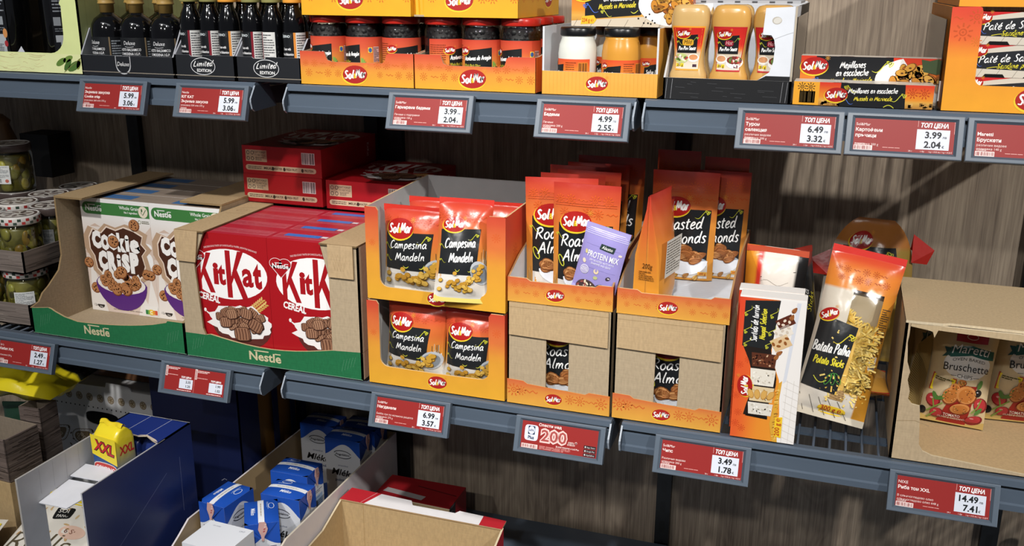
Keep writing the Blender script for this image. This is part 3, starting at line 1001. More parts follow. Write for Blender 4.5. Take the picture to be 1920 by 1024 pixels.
# round vinegar bottles
def vinegar(label, x, y, rot):
    t = thing('vinegar_bottle', label, 'bottle', (x, y, UZ + .0026), (0, 0, rot), 'round gold-capped vinegar bottles')
    b = MB()
    prof = [(.030, 0), (.0325, .003), (.0328, .066), (.0325, .078), (.0305, .090), (.025, .100), (.017, .106), (.0125, .109), (.012, .118)]
    b.lathe(prof, 36, '#08080a')
    b.build('bottle', DARKG, t)
    b = MB()
    b.lathe([(.0128, .111), (.0130, .126), (.0152, .1265), (.0158, .128), (.0152, .1295), (.0145, .130), (.0150, .134), (.0148, .148), (.012, .150), (.001, .1505)], 28, '#a8884a')
    b.build('cap', MATTE, t)
    b = MB()
    m = CYL(.0328)
    d_rect(b, m, -.027, .008, .0295, .067, '#1b1d20', 1, cell=.004)
    d_rect(b, m, .0295, .008, .032, .067, '#7c6a50', 1, cell=.003)
    d_rect(b, m, .032, .008, .056, .067, '#17191c', 1, cell=.004)
    d_text(b, m, 'Deluxe', 0, .054, .007, '#e2e3e5', 2, 'c', .024, .25)
    d_line(b, m, [(-.009 + .002 * i, .051 - .0012 * math.sin(i * .35)) for i in range(10)], .0006, '#e2e3e5', 2)
    d_text(b, m, 'ACETO BALSAMICO', 0, .043, .0046, '#e9eaec', 2, 'c', .043, 0, .01)
    d_text(b, m, 'DI MODENA I.G.P.', 0, .0355, .0046, '#e9eaec', 2, 'c', .040, 0, .01)
    d_line(b, m, [(-.02, .0325), (.02, .0325)], .0005, '#b5a988', 2)
    d_ell(b, m, -.013, .022, .007, .009, '#a9c343', 2, p=4)
    d_ring(b, m, .014, .022, .009, .009, .0028, '#c8bb62', 3)
    d_ell(b, m, .014, .022, .0065, .0065, '#3b4468', 2)
    d_lines(b, m, .034, .012, .055, .062, 11, '#8c9298', 2, .5, 5)
    d_rect(b, m, .056, .010, .060, .067, '#c4c7cb', 1)
    b.build('label', SCREEN, t)
    return t
v1 = vinegar('round vinegar bottle with gold cap, leftmost of the front three', -1.333, 1.545, R(-16))
dup(v1, (-1.2665, 1.545, UZ + .0026), (0, 0, R(5)), 'round vinegar bottle with gold cap behind the shield emblem')
dup(v1, (-1.2000, 1.545, UZ + .0026), (0, 0, R(4)), 'round vinegar bottle with gold cap, next to the slim bottles')
for i, x in enumerate((-1.333, -1.2665, -1.2000)):
    dup(v1, (x, 1.617, UZ + .0026), (0, 0, R(10)), 'round vinegar bottle hidden in the back row, behind the ' + ('leftmost', 'middle', 'rightmost')[i] + ' one')

def slim(label, x, y, rot, band, cap, white=False):
    t = thing('vinegar_bottle', label, 'bottle', (x, y, UZ + .0026), (0, 0, rot), 'slim vinegar bottles')
    b = MB()
    b.lathe([(.018, 0), (.0194, .003), (.0194, .090), (.0189, .098), (.0165, .112), (.0125, .121), (.0105, .126), (.0105, .134)], 28, '#08080a')
    b.build('bottle', DARKG, t)
    b = MB()
    b.lathe([(.0165, .1325), (.0168, .134), (.0155, .168), (.001, .1685)], 26, cap)
    b.build('cap', MATTE, t)
    b = MB()
    m = CYL(.0194)
    d_rect(b, m, -.026, .006, .010, .083, '#16181b', 1, cell=.003)
    d_rect(b, m, .010, .006, .014, .083, band, 1, cell=.002)
    d_rect(b, m, .014, .006, .040, .083, '#d5d5d2', 1, cell=.003)
    d_lines(b, m, .0155, .008, .038, .080, 17, '#4d4f52', 2, .42, 7 + int(rot * 10))
    d_line(b, m, [(-.016, .0735), (.006, .0735), (.006, .0795), (-.016, .0795), (-.016, .0735)], .0006, '#b9c4c8', 2)
    d_text(b, m, 'KRINO', -.005, .0745, .0042, '#d7dfe2', 2, 'c', .018, 0, .02)
    for i, s in enumerate(('Cream with', 'Aceto Balsamico', 'di Modena IGP', 'Gusto')):
        d_text(b, m, s, -.004, .053 - i * .0088, .0042, '#e9e9ea', 2, 'c', (.017, .026, .024, .012)[i], 0, .02)
    d_rect(b, m, -.024, .006, .010, .023, '#d8b7ad', 2, cell=.004)
    d_ell(b, m, .0, .020, .003, .006, '#eee8df', 3, p=4)
    d_ell(b, m, -.008, .012, .007, .004, band, 3)
    b.build('label', SCREEN, t)
    return t
OL, OR = '#8b8750', '#e39a3a'
s1 = slim('slim vinegar bottle with olive cap and red label stripe, leftmost in its left tray', -1.1365, 1.530, R(-14), '#7c1c2b', OL)
dup(s1, (-1.0945, 1.530, UZ + .0026), (0, 0, R(-10)), 'slim vinegar bottle with olive cap and red label stripe, second in the left tray')
s2 = slim('slim vinegar bottle with orange cap, rightmost in the left black tray', -1.0556, 1.530, R(-2), '#d88a3a', OR)
dup(s1, (-1.007, 1.530, UZ + .0026), (0, 0, R(-8)), 'slim vinegar bottle with olive cap and red label stripe, leftmost in the right tray')
dup(s1, (-.9655, 1.530, UZ + .0026), (0, 0, R(-78)), 'slim vinegar bottle turned to show its white text label, centre of the right tray')
dup(s2, (-.923, 1.530, UZ + .0026), (0, 0, R(-4)), 'slim vinegar bottle with orange cap, next to the orange olive tray')
for i, x in enumerate((-1.1365, -1.0945, -1.0556, -1.007, -.9655, -.923)):
    dup((s1, s1, s2, s1, s1, s2)[i], (x, 1.575, UZ + .0026), (0, 0, R(-8)), 'slim vinegar bottle hidden in the second row, ' + ('first', 'second', 'third', 'fourth', 'fifth', 'sixth')[i] + ' from the left')

# orange olive trays
def sunset_tray(label, x, w, d, z=UZ, y=1.505, group='orange trays with sun print'):
    h = .056
    front = [(0, 0), (w, 0), (w, h), (w * .80, h)] + fillet(w * .80 - .0, h - .008, .008, 90, 180, 4)[1:] + [(w * .80 - .010, .042), (w * .73, .039), (w * .29, .039), (w * .245, .042), (w * .22, h)]
    front += [(0, h)]
    t, bf, m = tray('cardboard_tray', label, x, y, z, w, d, front, [(0, 0), (d, 0), (d, .08), (d * .6, .08), (.02, h), (0, h)], .08, '#dd6a2a', '#b9a288', group, back_h=.08)
    d_grad(bf, m, front, SUNSET, 1)
    suns(bf, m, .004, .012, w * .36, .044, '#c7601f', 2, 1, 2, 4)
    suns(bf, m, w * .66, .012, w - .004, .044, '#c7601f', 2, 2, 2, 4)
    logo(bf, m, w * .49, .019, .047)
    bf.build('front_panel', PRINT, t)
    return t
sunset_tray('orange and yellow sun-printed tray of olive jars, next to the slim vinegar bottles', -.899, .2145, .40)
sunset_tray('orange and yellow sun-printed tray of olive jars, next to the white-walled jar tray', -.682, .211, .40)

def olive_jar(label, x, y, rot):
    t = thing('olive_jar', label, 'jar', (x, y, UZ + .003), (0, 0, rot), 'olive jars')
    b = MB()
    b.lathe([(.030, 0), (.0330, .004), (.0330, .088), (.0320, .094), (.0300, .098), (.0300, .1015)], 36, '#ffffff')
    b.build('glass', GLASS, t)
    b = MB()
    b.lathe([(.029, .002), (.0322, .005), (.0322, .076), (.0285, .079), (.0285, .096)], 30, '#140d0e')
    rnd = random.Random(3)
    for i in range(34):
        a = 2 * math.pi * i / 17 + (i // 17) * .2
        z = .080 + (i // 17) * .0085 + rnd.uniform(-.002, .002)
        r0 = .0222
        q = rnd.uniform(.0072, .0085)
        b.lathe([(.0005, z - q), (q * .7, z - q * .7), (q, z), (q * .7, z + q * .7), (.0005, z + q)], 8, rnd.choice(['#100a0b', '#180e10', '#0c0809']), 0, r0 * math.cos(a), r0 * math.sin(a))
    b.build('olives', MATTE, t)
    b = MB()
    b.lathe([(.0318, .1005), (.0325, .102), (.0325, .111), (.0312, .1128), (.001, .1128)], 36, '#b3261c')
    b.build('lid', PLAST, t)
    b = MB()
    m = CYL(.0331)
    b.grid(lambda i, j: m(-.060 + .150 * i, .008 + .070 * j, LAY), 40, 8, lambda i, j: grad(j, [(0, '#d9963a'), (.45, '#d6843a'), (.8, '#cc5538'), (1, '#c24431')]))
    d_quad(b, m, [(-.024, .012), (.026, .012), (.026, .066), (-.024, .060)], '#1b1d1e', 2)
    logo(b, m, -.023, .060, .020)
    d_brush(b, m, 'Aceitunas de Aragón', .001, .046, .0066, '#f2f2f0', 3, 'c', .047, .06, .2, .16)
    d_text(b, m, 'Whole Black Olives', -.008, .035, .0045, '#d9cf46', 3, 'c', .030, .2)
    d_text(b, m, 'with Stone', -.009, .028, .0042, '#d9cf46', 3, 'c', .018, .2)
    rnd = random.Random(5)
    for i in range(16):
        x_, y_ = rnd.uniform(.0, .034), rnd.uniform(.012, .032)
        d_ell(b, m, x_, y_, .0062, .0050, '#0b0909', 4, n=10, rot=rnd.uniform(0, 3))
        d_ell(b, m, x_ - .001, y_ + .002, .0016, .0007, '#c9c9c9', 5, n=6, rot=.6)
    for k in range(4):
        d_ell(b, m, .029, .034 + k * .001, .008, .0016, '#7da24a', 4, n=8, rot=.5 + k * .4)
    d_rect(b, m, .040, .052, .047, .061, '#e8d44a', 2)
    d_ell(b, m, .0435, .0565, .003, .0038, '#3a5fa0', 3, n=12)
    d_rect(b, m, .049, .036, .060, .062, '#c9a3a0', 2)
    d_lines(b, m, .0495, .037, .0595, .061, 9, '#5a4a4a', 3, .5, 3)
    d_lines(b, m, -.058, .040, -.030, .070, 9, '#7a2f1c', 2, .4, 8)
    d_lines(b, m, -.058, .016, -.030, .034, 4, '#7a4a1c', 2, .4, 9)
    b.build('label', SCREEN, t)
    return t
j = olive_jar('red-lidded olive jar, leftmost in the left orange tray', -.8615, 1.545, R(-12))
dup(j, (-.7930, 1.545, UZ + .003), (0, 0, R(-34)), 'red-lidded olive jar, middle of the left orange tray')
dup(j, (-.7235, 1.545, UZ + .003), (0, 0, R(34)), 'red-lidded olive jar, rightmost in the left orange tray')
dup(j, (-.6445, 1.545, UZ + .003), (0, 0, R(78)), 'red-lidded olive jar turned to its text side, leftmost in the right orange tray')
dup(j, (-.5770, 1.545, UZ + .003), (0, 0, R(4)), 'red-lidded olive jar, middle of the right orange tray')
dup(j, (-.5090, 1.545, UZ + .003), (0, 0, R(-24)), 'red-lidded olive jar, rightmost in the right orange tray')
dup(j, (-.5090, 1.616, UZ + .003), (0, 0, R(20)), 'red-lidded olive jar seen only by its lid, second from the front at the right end')
dup(j, (-.5090, 1.687, UZ + .003), (0, 0, R(60)), 'red-lidded olive jar seen only by its lid, third from the front at the right end')
for i, x in enumerate((-.8615, -.7930, -.7235)):
    dup(j, (x, 1.620, UZ + .003), (0, 0, R(15 * i)), 'olive jar hidden in the second row of the left orange tray, ' + ('left', 'middle', 'right')[i])

def upper_box(label, x, w, d, z, rot=0, crumple=False):
    t = thing('cardboard_box', label, 'carton', (x, 1.502, z), (0, 0, rot), 'orange sun-printed cartons on the olive jars')
    b = MB()
    h = .15
    x0 = .022 if crumple else 0
    m = FRONT()
    panel(b, m, [(x0, 0), (w, 0), (w, h), (x0, h)], .003, '#e0a02a', KR)
    d_grad(b, m, [(x0, 0), (w, 0), (w, h), (x0, h)], [(0, '#e2a81f'), (.16, '#e5a322'), (.42, '#e0702a'), (1, '#d8402a')], 1, 12)
    suns(b, m, x0 + .002, .020, w - .002, .060, '#c7601f', 2, 3, 2, 9)
    logo(b, m, w * .46, .026, .048)
    b.build('front_panel', PRINT, t)
    b = MB()
    m = RIGHT(w, 0, 0)
    panel(b, m, rect(d, h), .003, '#d9a326', KR)
    d_grad(b, m, rect(d, h), [(0, '#dba522'), (.2, '#dda024'), (.45, '#d8702a'), (1, '#cc402a')], 1, 10)
    suns(b, m, .01, .022, d * .6, .055, '#c7601f', 2, 5, 2, 5)
    logo(b, m, d * .72, .030, .048)
    b.build('side_panel', PRINT, t)
    b = MB(); b.box(.003, w - .003, .003, d - .003, 0, .003, KR); b.build('base_panel', KRAFT, t)
    b = MB(); b.box(0, .003, .003 if not crumple else .02, d - .003, .003, h, '#d9a326'); b.build('side_panel', PRINT, t)
    b = MB(); b.box(.003, w - .003, d - .003, d, .003, h, '#d9a326'); b.build('back_panel', PRINT, t)
    if crumple:
        b = MB()
        def f(i, jj):
            a = i * .024
            return (-.002 + a, .004 + .010 * (1 - i) ** 2 + .0022 * math.sin(i * 16 + jj * 5) * (1 - i * .8), jj * h)
        b.grid(f, 26, 12, lambda i, jj: grad(jj, [(0, '#e2a81f'), (.16, '#e5a322'), (.42, '#e0702a'), (1, '#d8402a')]))
        b.build('crumpled_corner', PRINT, t)
    return t
upper_box('orange sun-printed carton standing on the left olive jars, cut by the top edge', -.889, .2035, .36, UZ + .1165)
upper_box('orange sun-printed carton with crumpled left corner on the right olive jars', -.684, .183, .24, UZ + .1165, R(.5), True)

# tray of white and yellow sauce jars
w = .186
t, bf, m = tray('cardboard_tray', 'plain orange tray with white inner walls holding white and yellow sauce jars', -.4595, 1.505, UZ, w, .40, [(0, 0), (w, 0), (w, .0365), (.097, .0365), (.09, .034), (.083, .0365), (0, .0365)], [(0, 0), (.40, 0), (.40, .105), (0, .105)], .1, '#d99a3a', '#cfd2d6', floor_c='#c9c4b8', back_h=.10)
d_grad(bf, m, rect(w, .0365), [(0, '#dba03c'), (1, '#e2a548')], 1, 3)
for i in range(30):
    d_rect(bf, m, i * w / 30, 0, i * w / 30 + .0006, .0365, '#d6983a', 2)
logo(bf, m, w * .485, .0185, .036)
bf.build('front_panel', PRINT, t)
def sauce_jar(label, x, y, rot, fill, group='sauce jars'):
    t = thing('sauce_jar', label, 'jar', (x, y, UZ + .003), (0, 0, rot), group)
    b = MB()
    b.lathe([(.027, 0), (.0305, .004), (.0308, .046), (.0312, .060), (.0295, .074), (.0262, .083), (.0262, .088)], 36, fill)
    b.build('jar', SAUCE, t)
    b = MB()
    b.lathe([(.0262, .0868), (.0282, .088), (.0285, .0895), (.0285, .0985), (.0272, .1005), (.001, .1008)], 36, '#101113')
    b.build('lid', PLAST, t)
    b = MB()
    m = CYL(.0311)
    b.grid(lambda i, j: m(-.05 + .105 * i, .008 + .044 * j, LAY), 34, 6, lambda i, j: grad(j, [(0, '#e39a2a'), (.5, '#e0802b'), (1, '#d9502c')]))
    d_quad(b, m, [(-.024, .012), (.008, .012), (.010, .044), (-.022, .040)], '#1b1d1e', 2)
    logo(b, m, -.020, .043, .014)
    d_brush(b, m, 'Salsa Brava', -.006, .027, .006, '#f0f0ee', 3, 'c', .028, 0, .2, .15)
    d_lines(b, m, .014, .014, .032, .048, 10, '#7a3a1c', 2, .4, 4)
    d_bars(b, m, .036, .018, .050, .046, 14, '#2a1a12', '#d9822f', 3)
    b.build('label', SCREEN, t)
    return t
WJ, YJ = '#d9dbd2', '#cf9238'
sj = sauce_jar('white sauce jar turned to its barcode, at the left of the orange tray', -.4115, 1.542, R(-48), WJ)
sy = sauce_jar('jar of yellow-orange sauce with black lid at the front of the orange tray', -.3405, 1.545, R(-6), YJ)
sauce_jar('jar of white sauce half hidden behind the front yellow jar', -.3715, 1.612, R(0), WJ)
dup(sy, (-.3092, 1.612, UZ + .003), (0, 0, R(40)), 'yellow sauce jar half hidden at the back right of the orange tray')

# mussels packs
def mussels(label, x, y, z, W=.192, H=.067, D=.033, long_text=False, rot=0, slim_face=False):
    t = thing('seafood_carton', label, 'carton', (x, y, z), (0, 0, rot), 'mussels packs')
    b = MB()
    b.box(0, W, 0, D, 0, H, '#c9642c', top='#d8cfc2')
    m = FRONT()
    d_grad(b, m, rect(W, H), [(0, '#a8763a'), (.25, '#d6a24a'), (.34, '#e08a2b'), (1, '#d23a26')], 1, 8)
    if slim_face:
        d_rect(b, m, 0, 0, W * .19, H, '#e6a231', 2)
        for cx in (.02, .032):
            sun(b, m, cx - .008, H * .78, .0065, INK, 3)
        d_bars(b, m, .010, .004, .030, .019, 11, '#4a3a1a', '#e6a231', 3)
        d_quad(b, m, [(W * .335, 0), (W * .81, 0), (W * .80, H), (W * .345, H)], '#191a1d', 2)
        logo(b, m, W * .315, H * .48, .032)
        d_brush(b, m, 'Mejillones en escabeche', W * .575, H * .60, .0068, '#f2f2f0', 3, 'c', W * .35, .03, .2, .15)
        d_brush(b, m, 'Mussels in Marinade', W * .58, H * .28, .0058, '#dcc93c', 3, 'c', W * .27, .03, .2, .16)
        curl(b, m, W * .42, H * .75, .016, '#c9c93a'); curl(b, m, W * .40, H * .25, .016, '#4a6fc0'); curl(b, m, W * .755, H * .45, .018, '#d6d648', 4, -1)
        d_line(b, m, [(W * (.66 + .012 * i), H * (.02 + .1 * math.sin(i * .55))) for i in range(7)], .001, '#c9c93a', 3)
        suns(b, m, W * .83, H * .35, W * .99, H * .95, '#b8431f', 3, 3, 1, 2)
        rnd = random.Random(2)
        for i in range(40):
            x_ = rnd.choice([rnd.uniform(W * .2, W * .33), rnd.uniform(W * .815, W * .99)])
            d_rect(b, m, x_, rnd.uniform(0, H * .2), x_ + .004, rnd.uniform(0, H * .28), rnd.choice(['#7d5a2e', '#b98a48', '#d2a862']), 2)
    else:
        lo = .22
        d_poly(b, m, [(0, 0), (W, 0), (W, H * .3), (W * .65, H * .24), (0, H * .12)], '#cdbfa9', 2)
        for i in range(7):
            d_line(b, m, [(W * i / 7 + .004, 0), (W * i / 7 + .010, H * .16)], .0006, '#7b6f62', 3)
        d_poly(b, m, [(W * .115, H * .16), (W * .58, H * .27), (W * .69, H * .62), (W * .68, H), (W * .115, H)], '#1a1b1e', 3)
        logo(b, m, W * .105, H * .78, .040, 4)
        for i, s_ in enumerate(('Mejillones', 'en escabeche')):
            d_brush(b, m, s_, W * .39, H * (.76 - .17 * i), .009, '#f2f2f0', 4, 'c', W * (.19 if i == 0 else .24), .05, .2, .14)
        d_brush(b, m, 'Mussels in Marinade', W * .385, H * .42, .0078, '#dcc93c', 4, 'c', W * .31, .07, .2, .15)
        curl(b, m, W * .17, H * .42, .022, '#4a6fd0', 5); curl(b, m, W * .30, H * .30, .016, '#d6d648', 5); curl(b, m, W * .60, H * .80, .026, '#d6d648', 5, -1)
        d_line(b, m, [(W * (.50 + .01 * i), H * (.36 + .05 * math.sin(i * .55 + 3.4))) for i in range(7)], .0012, '#d6d648', 5, taper=True)
        d_ell(b, m, W * .86, H * .52, W * .30, H * .50, '#f0efec', 4, n=26, a0=math.pi * .62, a1=math.pi * 2.02)
        rnd = random.Random(9)
        for i in range(34):
            a, q = rnd.uniform(0, 6.28), rnd.uniform(.1, 1) ** .6
            cx, cy = W * .83 + W * .14 * q * math.cos(a), H * .50 + H * .33 * q * math.sin(a)
            r_ = rnd.uniform(0, 3.1)
            d_ell(b, m, cx, cy, .0098, .0060, '#7a4a1e', 5 + i % 3, n=12, rot=r_)
            d_ell(b, m, cx - .0006, cy + .0006, .0082, .0048, rnd.choice(['#d39a3e', '#c8862f', '#b9672c', '#dba64c']), 6 + i % 3, n=12, rot=r_)
            d_ell(b, m, cx, cy, .0022, .0012, '#5a3517', 7 + i % 3, n=6)
        for i in range(8):
            d_ell(b, m, W * rnd.uniform(.55, .72), H * rnd.uniform(.06, .3), .0014, .0014, '#1a1510', 6, n=8)
        d_poly(b, m, [(W * .90, H * .72), (W * .88, H * .98), (W * .94, H * .95), (W, H), (W, H * .66)], '#48573a', 9)
        d_poly(b, m, [(W * .08, .003), (W * .19, .004), (W * .215, .010), (W * .19, .017), (W * .09, .015)], '#edb52d', 5)
        d_text(b, m, '234 g', W * .125, .0065, .006, '#b3411d', 6, 'c', W * .065, 0, .02)
        d_text(b, m, '℮', W * .178, .0065, .006, '#b3411d', 6)
    for k in (.28, .62):
        d_poly(b, TOP(0, 0, H), [(W * k, 0), (W * (k + .12), 0), (W * (k + .10), .006), (W * (k + .02), .006)], '#3a3430', 1)
    b.build('box', GLOSS, t)
    return t
mussels('upright mussels pack with bowl picture standing on the black-lidded sauce jars', -.424, 1.545, UZ + .105, rot=R(.5))
mussels('slim mussels pack with printed barcode lying at the shelf edge', -.0705, 1.505, UZ, H=.0335, D=.05, slim_face=True)
mussels('upright mussels pack just behind the slim one with the barcode', -.0655, 1.558, UZ, H=.0675)

# squeeze bottles
w = .190
t, bf, m = tray('cardboard_tray', 'black shelf tray with torn white corner holding squeeze bottles of sauce', -.2645, 1.505, UZ, w, .40, rect(w, .0325), [(0, 0), (.40, 0), (.40, .14), (.10, .139), (0, .0325)], .14, '#131417', '#c9cbcf', edge='#b9b9b9', back_h=.142)
rnd = random.Random(8)
for x in (.004, .012, .176, .183):
    d_line(bf, m, [(x, .001), (x + .002, .031)], .0006, '#85868a', 1)
for i in range(14):
    x, y = rnd.uniform(.01, .15), rnd.uniform(.004, .028)
    d_line(bf, m, [(x, y), (x + rnd.uniform(.005, .03), y - .0006)], .0003, '#55565a', 1)
bf.build('front_panel', PRINT, t)
b = MB()
fl = [(.140, .0325), (.187, .0325), (.1885, .1395), (.1455, .137), (.1435, .099), (.156, .0985), (.1605, .092), (.1625, .082), (.1615, .060), (.157, .045)]
panel(b, FRONT(0, .001, 0), fl, .003, '#dfe3ea', '#c9cbcf', '#c8c4ba')
d_poly(b, FRONT(0, .001, 0), [(.140, .0325), (.187, .0325), (.187, .0395), (.1525, .0395)], '#16171a', 1)
d_ell(b, FRONT(0, .001, 0), .1625, .1195, .007, .0055, '#b9b3a8', 1, n=14)
d_ell(b, FRONT(0, .001, 0), .163, .1195, .0058, .0043, '#d5d2ca', 2, n=12, rot=.3)
d_line(b, FRONT(0, .001, 0), [(.161, .093), (.168, .096), (.178, .100), (.187, .103)], .0009, '#b2b5bb', 1)
b.build('torn_flap', PRINT, t)
b = MB()
panel(b, RIGHT(w + .0005, 0, 0), [(0, .0325), (.105, .137), (.105, .139), (0, .1395)], .003, '#d2d5da', '#c9cbcf', '#b7ab98')
b.build('side_flap', PRINT, t)

def squeeze(label, x, y, hot, rot=0):
    t = thing('sauce_bottle', label, 'bottle', (x, y, UZ + .003), (0, 0, rot), 'squeeze bottles of sauce')
    body = '#c9a56a' if not hot else '#cc9c52'
    prof = [(z_, ww_ * .965) for z_, ww_ in [(.0, .0255), (.003, .0290), (.012, .0305), (.026, .0305), (.034, .0292), (.042, .0262), (.052, .0243), (.066, .0238), (.080, .0248), (.094, .0272), (.104, .0298), (.110, .0304), (.118, .0302), (.126, .0292), (.132, .0272), (.136, .0235), (.1375, .018)]]
    dep = lambda z: .0195 if z < .10 else .0205
    b = MB()
    b.loft([[(u, v, z) for u, v in ell(0, 0, ww, min(ww * .72, .0205), 32, 0, 2.9)] for z, ww in prof], body)
    b.build('bottle', SAUCE, t)
    def wid(z):
        for (a, wa), (c, wc) in zip(prof, prof[1:]):
            if z <= c:
                return wa + (wc - wa) * (z - a) / (c - a)
        return .018
    def m(u, v, off=0.0):
        ww = wid(v)
        dd = min(ww * .72, .0205)
        k = min(.98, abs(u) / ww)
        return (u, -dd * (1 - k ** 2.9) ** (1 / 2.9) - off - .0004, v)
    b = MB()
    def ql(i, j, s=1.0):
        v = .040 + .066 * j
        ww = (.0178 + .0075 * max(0, (v - .052)) / .054) * s
        return (-ww + 2 * ww * i, v)
    rim = '#e69a31' if not hot else '#b8262a'
    b.grid(lambda i, j: m(*ql(i, j), LAY), 12, 16, rim)
    b.grid(lambda i, j: m(*[c for c in ql(i, .035 + .93 * j, .95)], 2 * LAY), 12, 16, lambda i, j: grad(j, [(0, '#d8cdbb'), (.40, '#cdbfa8'), (.47, '#e07a33'), (.6, '#d33327'), (1, '#c92a25')]))
    d_quad(b, m, [(-.0165, .066), (.0135, .066), (.0145, .094), (-.0175, .091)], '#1a1b1d', 4)
    logo(b, m, -.007, .095, .022, 5)
    if hot:
        d_ell(b, m, .0, .082, .0065, .0045, '#8e1c30', 6, p=3)
        d_text(b, m, 'Hot', .0, .0795, .006, '#e8b9b4', 7, 'c', .010, .25)
    else:
        d_ell(b, m, .0, .082, .0085, .0048, '#d9a22f', 6, p=4)
        d_text(b, m, 'Mild', .0, .0795, .006, '#3a2a12', 7, 'c', .012, .25)
    d_brush(b, m, 'Piri-Piri-Sauce', -.001, .0705, .0056, '#f2f2f0', 6, 'c', .026, .04, .2, .16)
    curl(b, m, -.0115, .081, .010, '#c9c93a', 6); curl(b, m, .0095, .087, .010, '#9fb548', 6, -1)
    rnd = random.Random(12 + hot)
    if hot:
        d_ell(b, m, -.0105, .058, .0085, .0065, '#efe9e0', 5, n=14)
        d_ell(b, m, -.0105, .059, .0066, .0045, '#cf9468', 6, n=14)
        d_ell(b, m, .009, .054, .0125, .0095, '#f1eeea', 5, n=16)
        d_ell(b, m, .009, .057, .0112, .0062, '#7a2f2a', 6, n=14)
    else:
        d_ell(b, m, .009, .059, .0085, .0065, '#efe9e0', 5, n=14)
        d_ell(b, m, .009, .060, .0066, .0042, '#d3905f', 6, n=14)
        d_ell(b, m, -.009, .058, .0105, .0075, '#b9c27a', 6, n=14)
    for i in range(16):
        cx, cy = ((.009, .057) if hot else (-.009, .058))
        d_ell(b, m, cx + rnd.uniform(-.009, .009), cy + rnd.uniform(-.004, .004), .0022, .0016, rnd.choice(['#e9dfc0', '#6d8a3c', '#b8443a', '#efe6d8', '#4f6b2a', '#7c3a55']), 7, n=7, rot=rnd.uniform(0, 3))
    d_rect(b, m, -.0165, .0455, -.005, .0505, '#efd02e', 6)
    d_text(b, m, '251 g', -.0107, .0464, .0035, '#5a3a10', 7, 'c', .009, 0, .02)
    d_rect(b, m, .0085, .0455, .0145, .0495, '#3a1f33' if not hot else '#5e1420', 6)
    b.build('label', SCREEN, t)
    return t
q1 = squeeze('squeeze bottle of pale sauce with the mild label, leftmost in the black tray', -.2315, 1.536, False, R(-1))
q2 = squeeze('squeeze bottle of orange sauce with the hot label, middle of the black tray', -.1700, 1.536, True)
dup(q2, (-.1085, 1.536, UZ + .003), (0, 0, R(1)), 'squeeze bottle of orange sauce partly hidden by the torn white flap')
for i, x in enumerate((-.2315, -.1700, -.1085)):
    dup(q1, (x, 1.582, UZ + .003), (0, 0, 0), 'squeeze bottle in the second row of the black tray, behind the ' + ('leftmost', 'middle', 'rightmost')[i] + ' front one')
t = thing('cardboard_tray', 'grey-white tray resting on top of the rear squeeze bottles, at the top edge', 'carton', (-.262, 1.575, UZ + .1425))
b = MB(); b.box(0, .188, 0, .14, 0, .004, '#aeb1b6')
for i in range(7):
    b.box(.012 + i * .026, .020 + i * .026, -.0005, .002, .0005, .003, '#4a4c50')
b.build('base_panel', PRINT, t)
b = MB(); b.box(0, .188, .0, .003, .004, .022, '#8f9297'); b.build('front_panel', PRINT, t)

for x, lab in ((-.0738, 'clear plastic divider between the squeeze bottle tray and the mussels packs'), (.1255, 'clear plastic divider between the mussels packs and the sardine display')):
    t = thing('shelf_divider', lab, 'divider', (x, 1.501, UZ), group='clear shelf dividers')
    b = MB(); b.box(0, .0011, .004, .34, .0004, .125, '#ffffff'); b.box(0, .0011, 0, .004, .0004, .04, '#ffffff'); b.build('divider', CLEAR, t)

# sardine display box
t = thing('cardboard_display', 'orange cardboard display box stacked with sardine paste packs, at the top right', 'display box', (.133, 1.505, UZ))
m = FRONT()
b = MB()
out = [(0, 0), (.228, 0), (.228, .036), (.054, .036)] + fillet(.049, .046, .010, -90, -180, 6) + [(.0375, .136), (.036, .141), (.033, .1425), (-.002, .1415)]
panel(b, m, out, .003, '#e79a26', KR)
d_grad(b, m, out, [(0, '#e9a028'), (.5, '#e8952a'), (.72, '#e0602c'), (1, '#d6402a')], 1, 10)
sun(b, m, .0155, .108, .0125, '#c4501f', 2); sun(b, m, .031, .129, .010, '#c4501f', 2); sun(b, m, .034, .096, .007, '#d0701f', 2)
d_line(b, m, [(.002 + .0016 * i, .127 + .0016 * math.sin(i * .9)) for i in range(8)], .0012, '#c4501f', 2)
logo(b, m, .118, .0195, .050)
b.build('front_panel', PRINT, t)
b = MB(); panel(b, PL((0, 0, 0), (0, -1, 0), (0, 0, 1)), [(-.40, 0), (0, 0), (0, .1415), (-.40, .1415)], .003, '#d88a2a', KR); b.build('side_panel', PRINT, t)
b = MB(); b.box(.003, .228, .003, .40, 0, .003, KR); b.build('base_panel', KRAFT, t)
t2 = thing('cardboard_box', 'orange carton stacked on the sardine display, cut by the top right picture edge', 'carton', (.139, 1.506, UZ + .1425))
b = MB(); b.box(0, .222, 0, .38, 0, .09, '#e79a26'); d_grad(b, m, rect(.222, .09), [(0, '#e99c28'), (.6, '#e8902a'), (1, '#dc5a2a')], 1, 5); b.build('box', PRINT, t2)
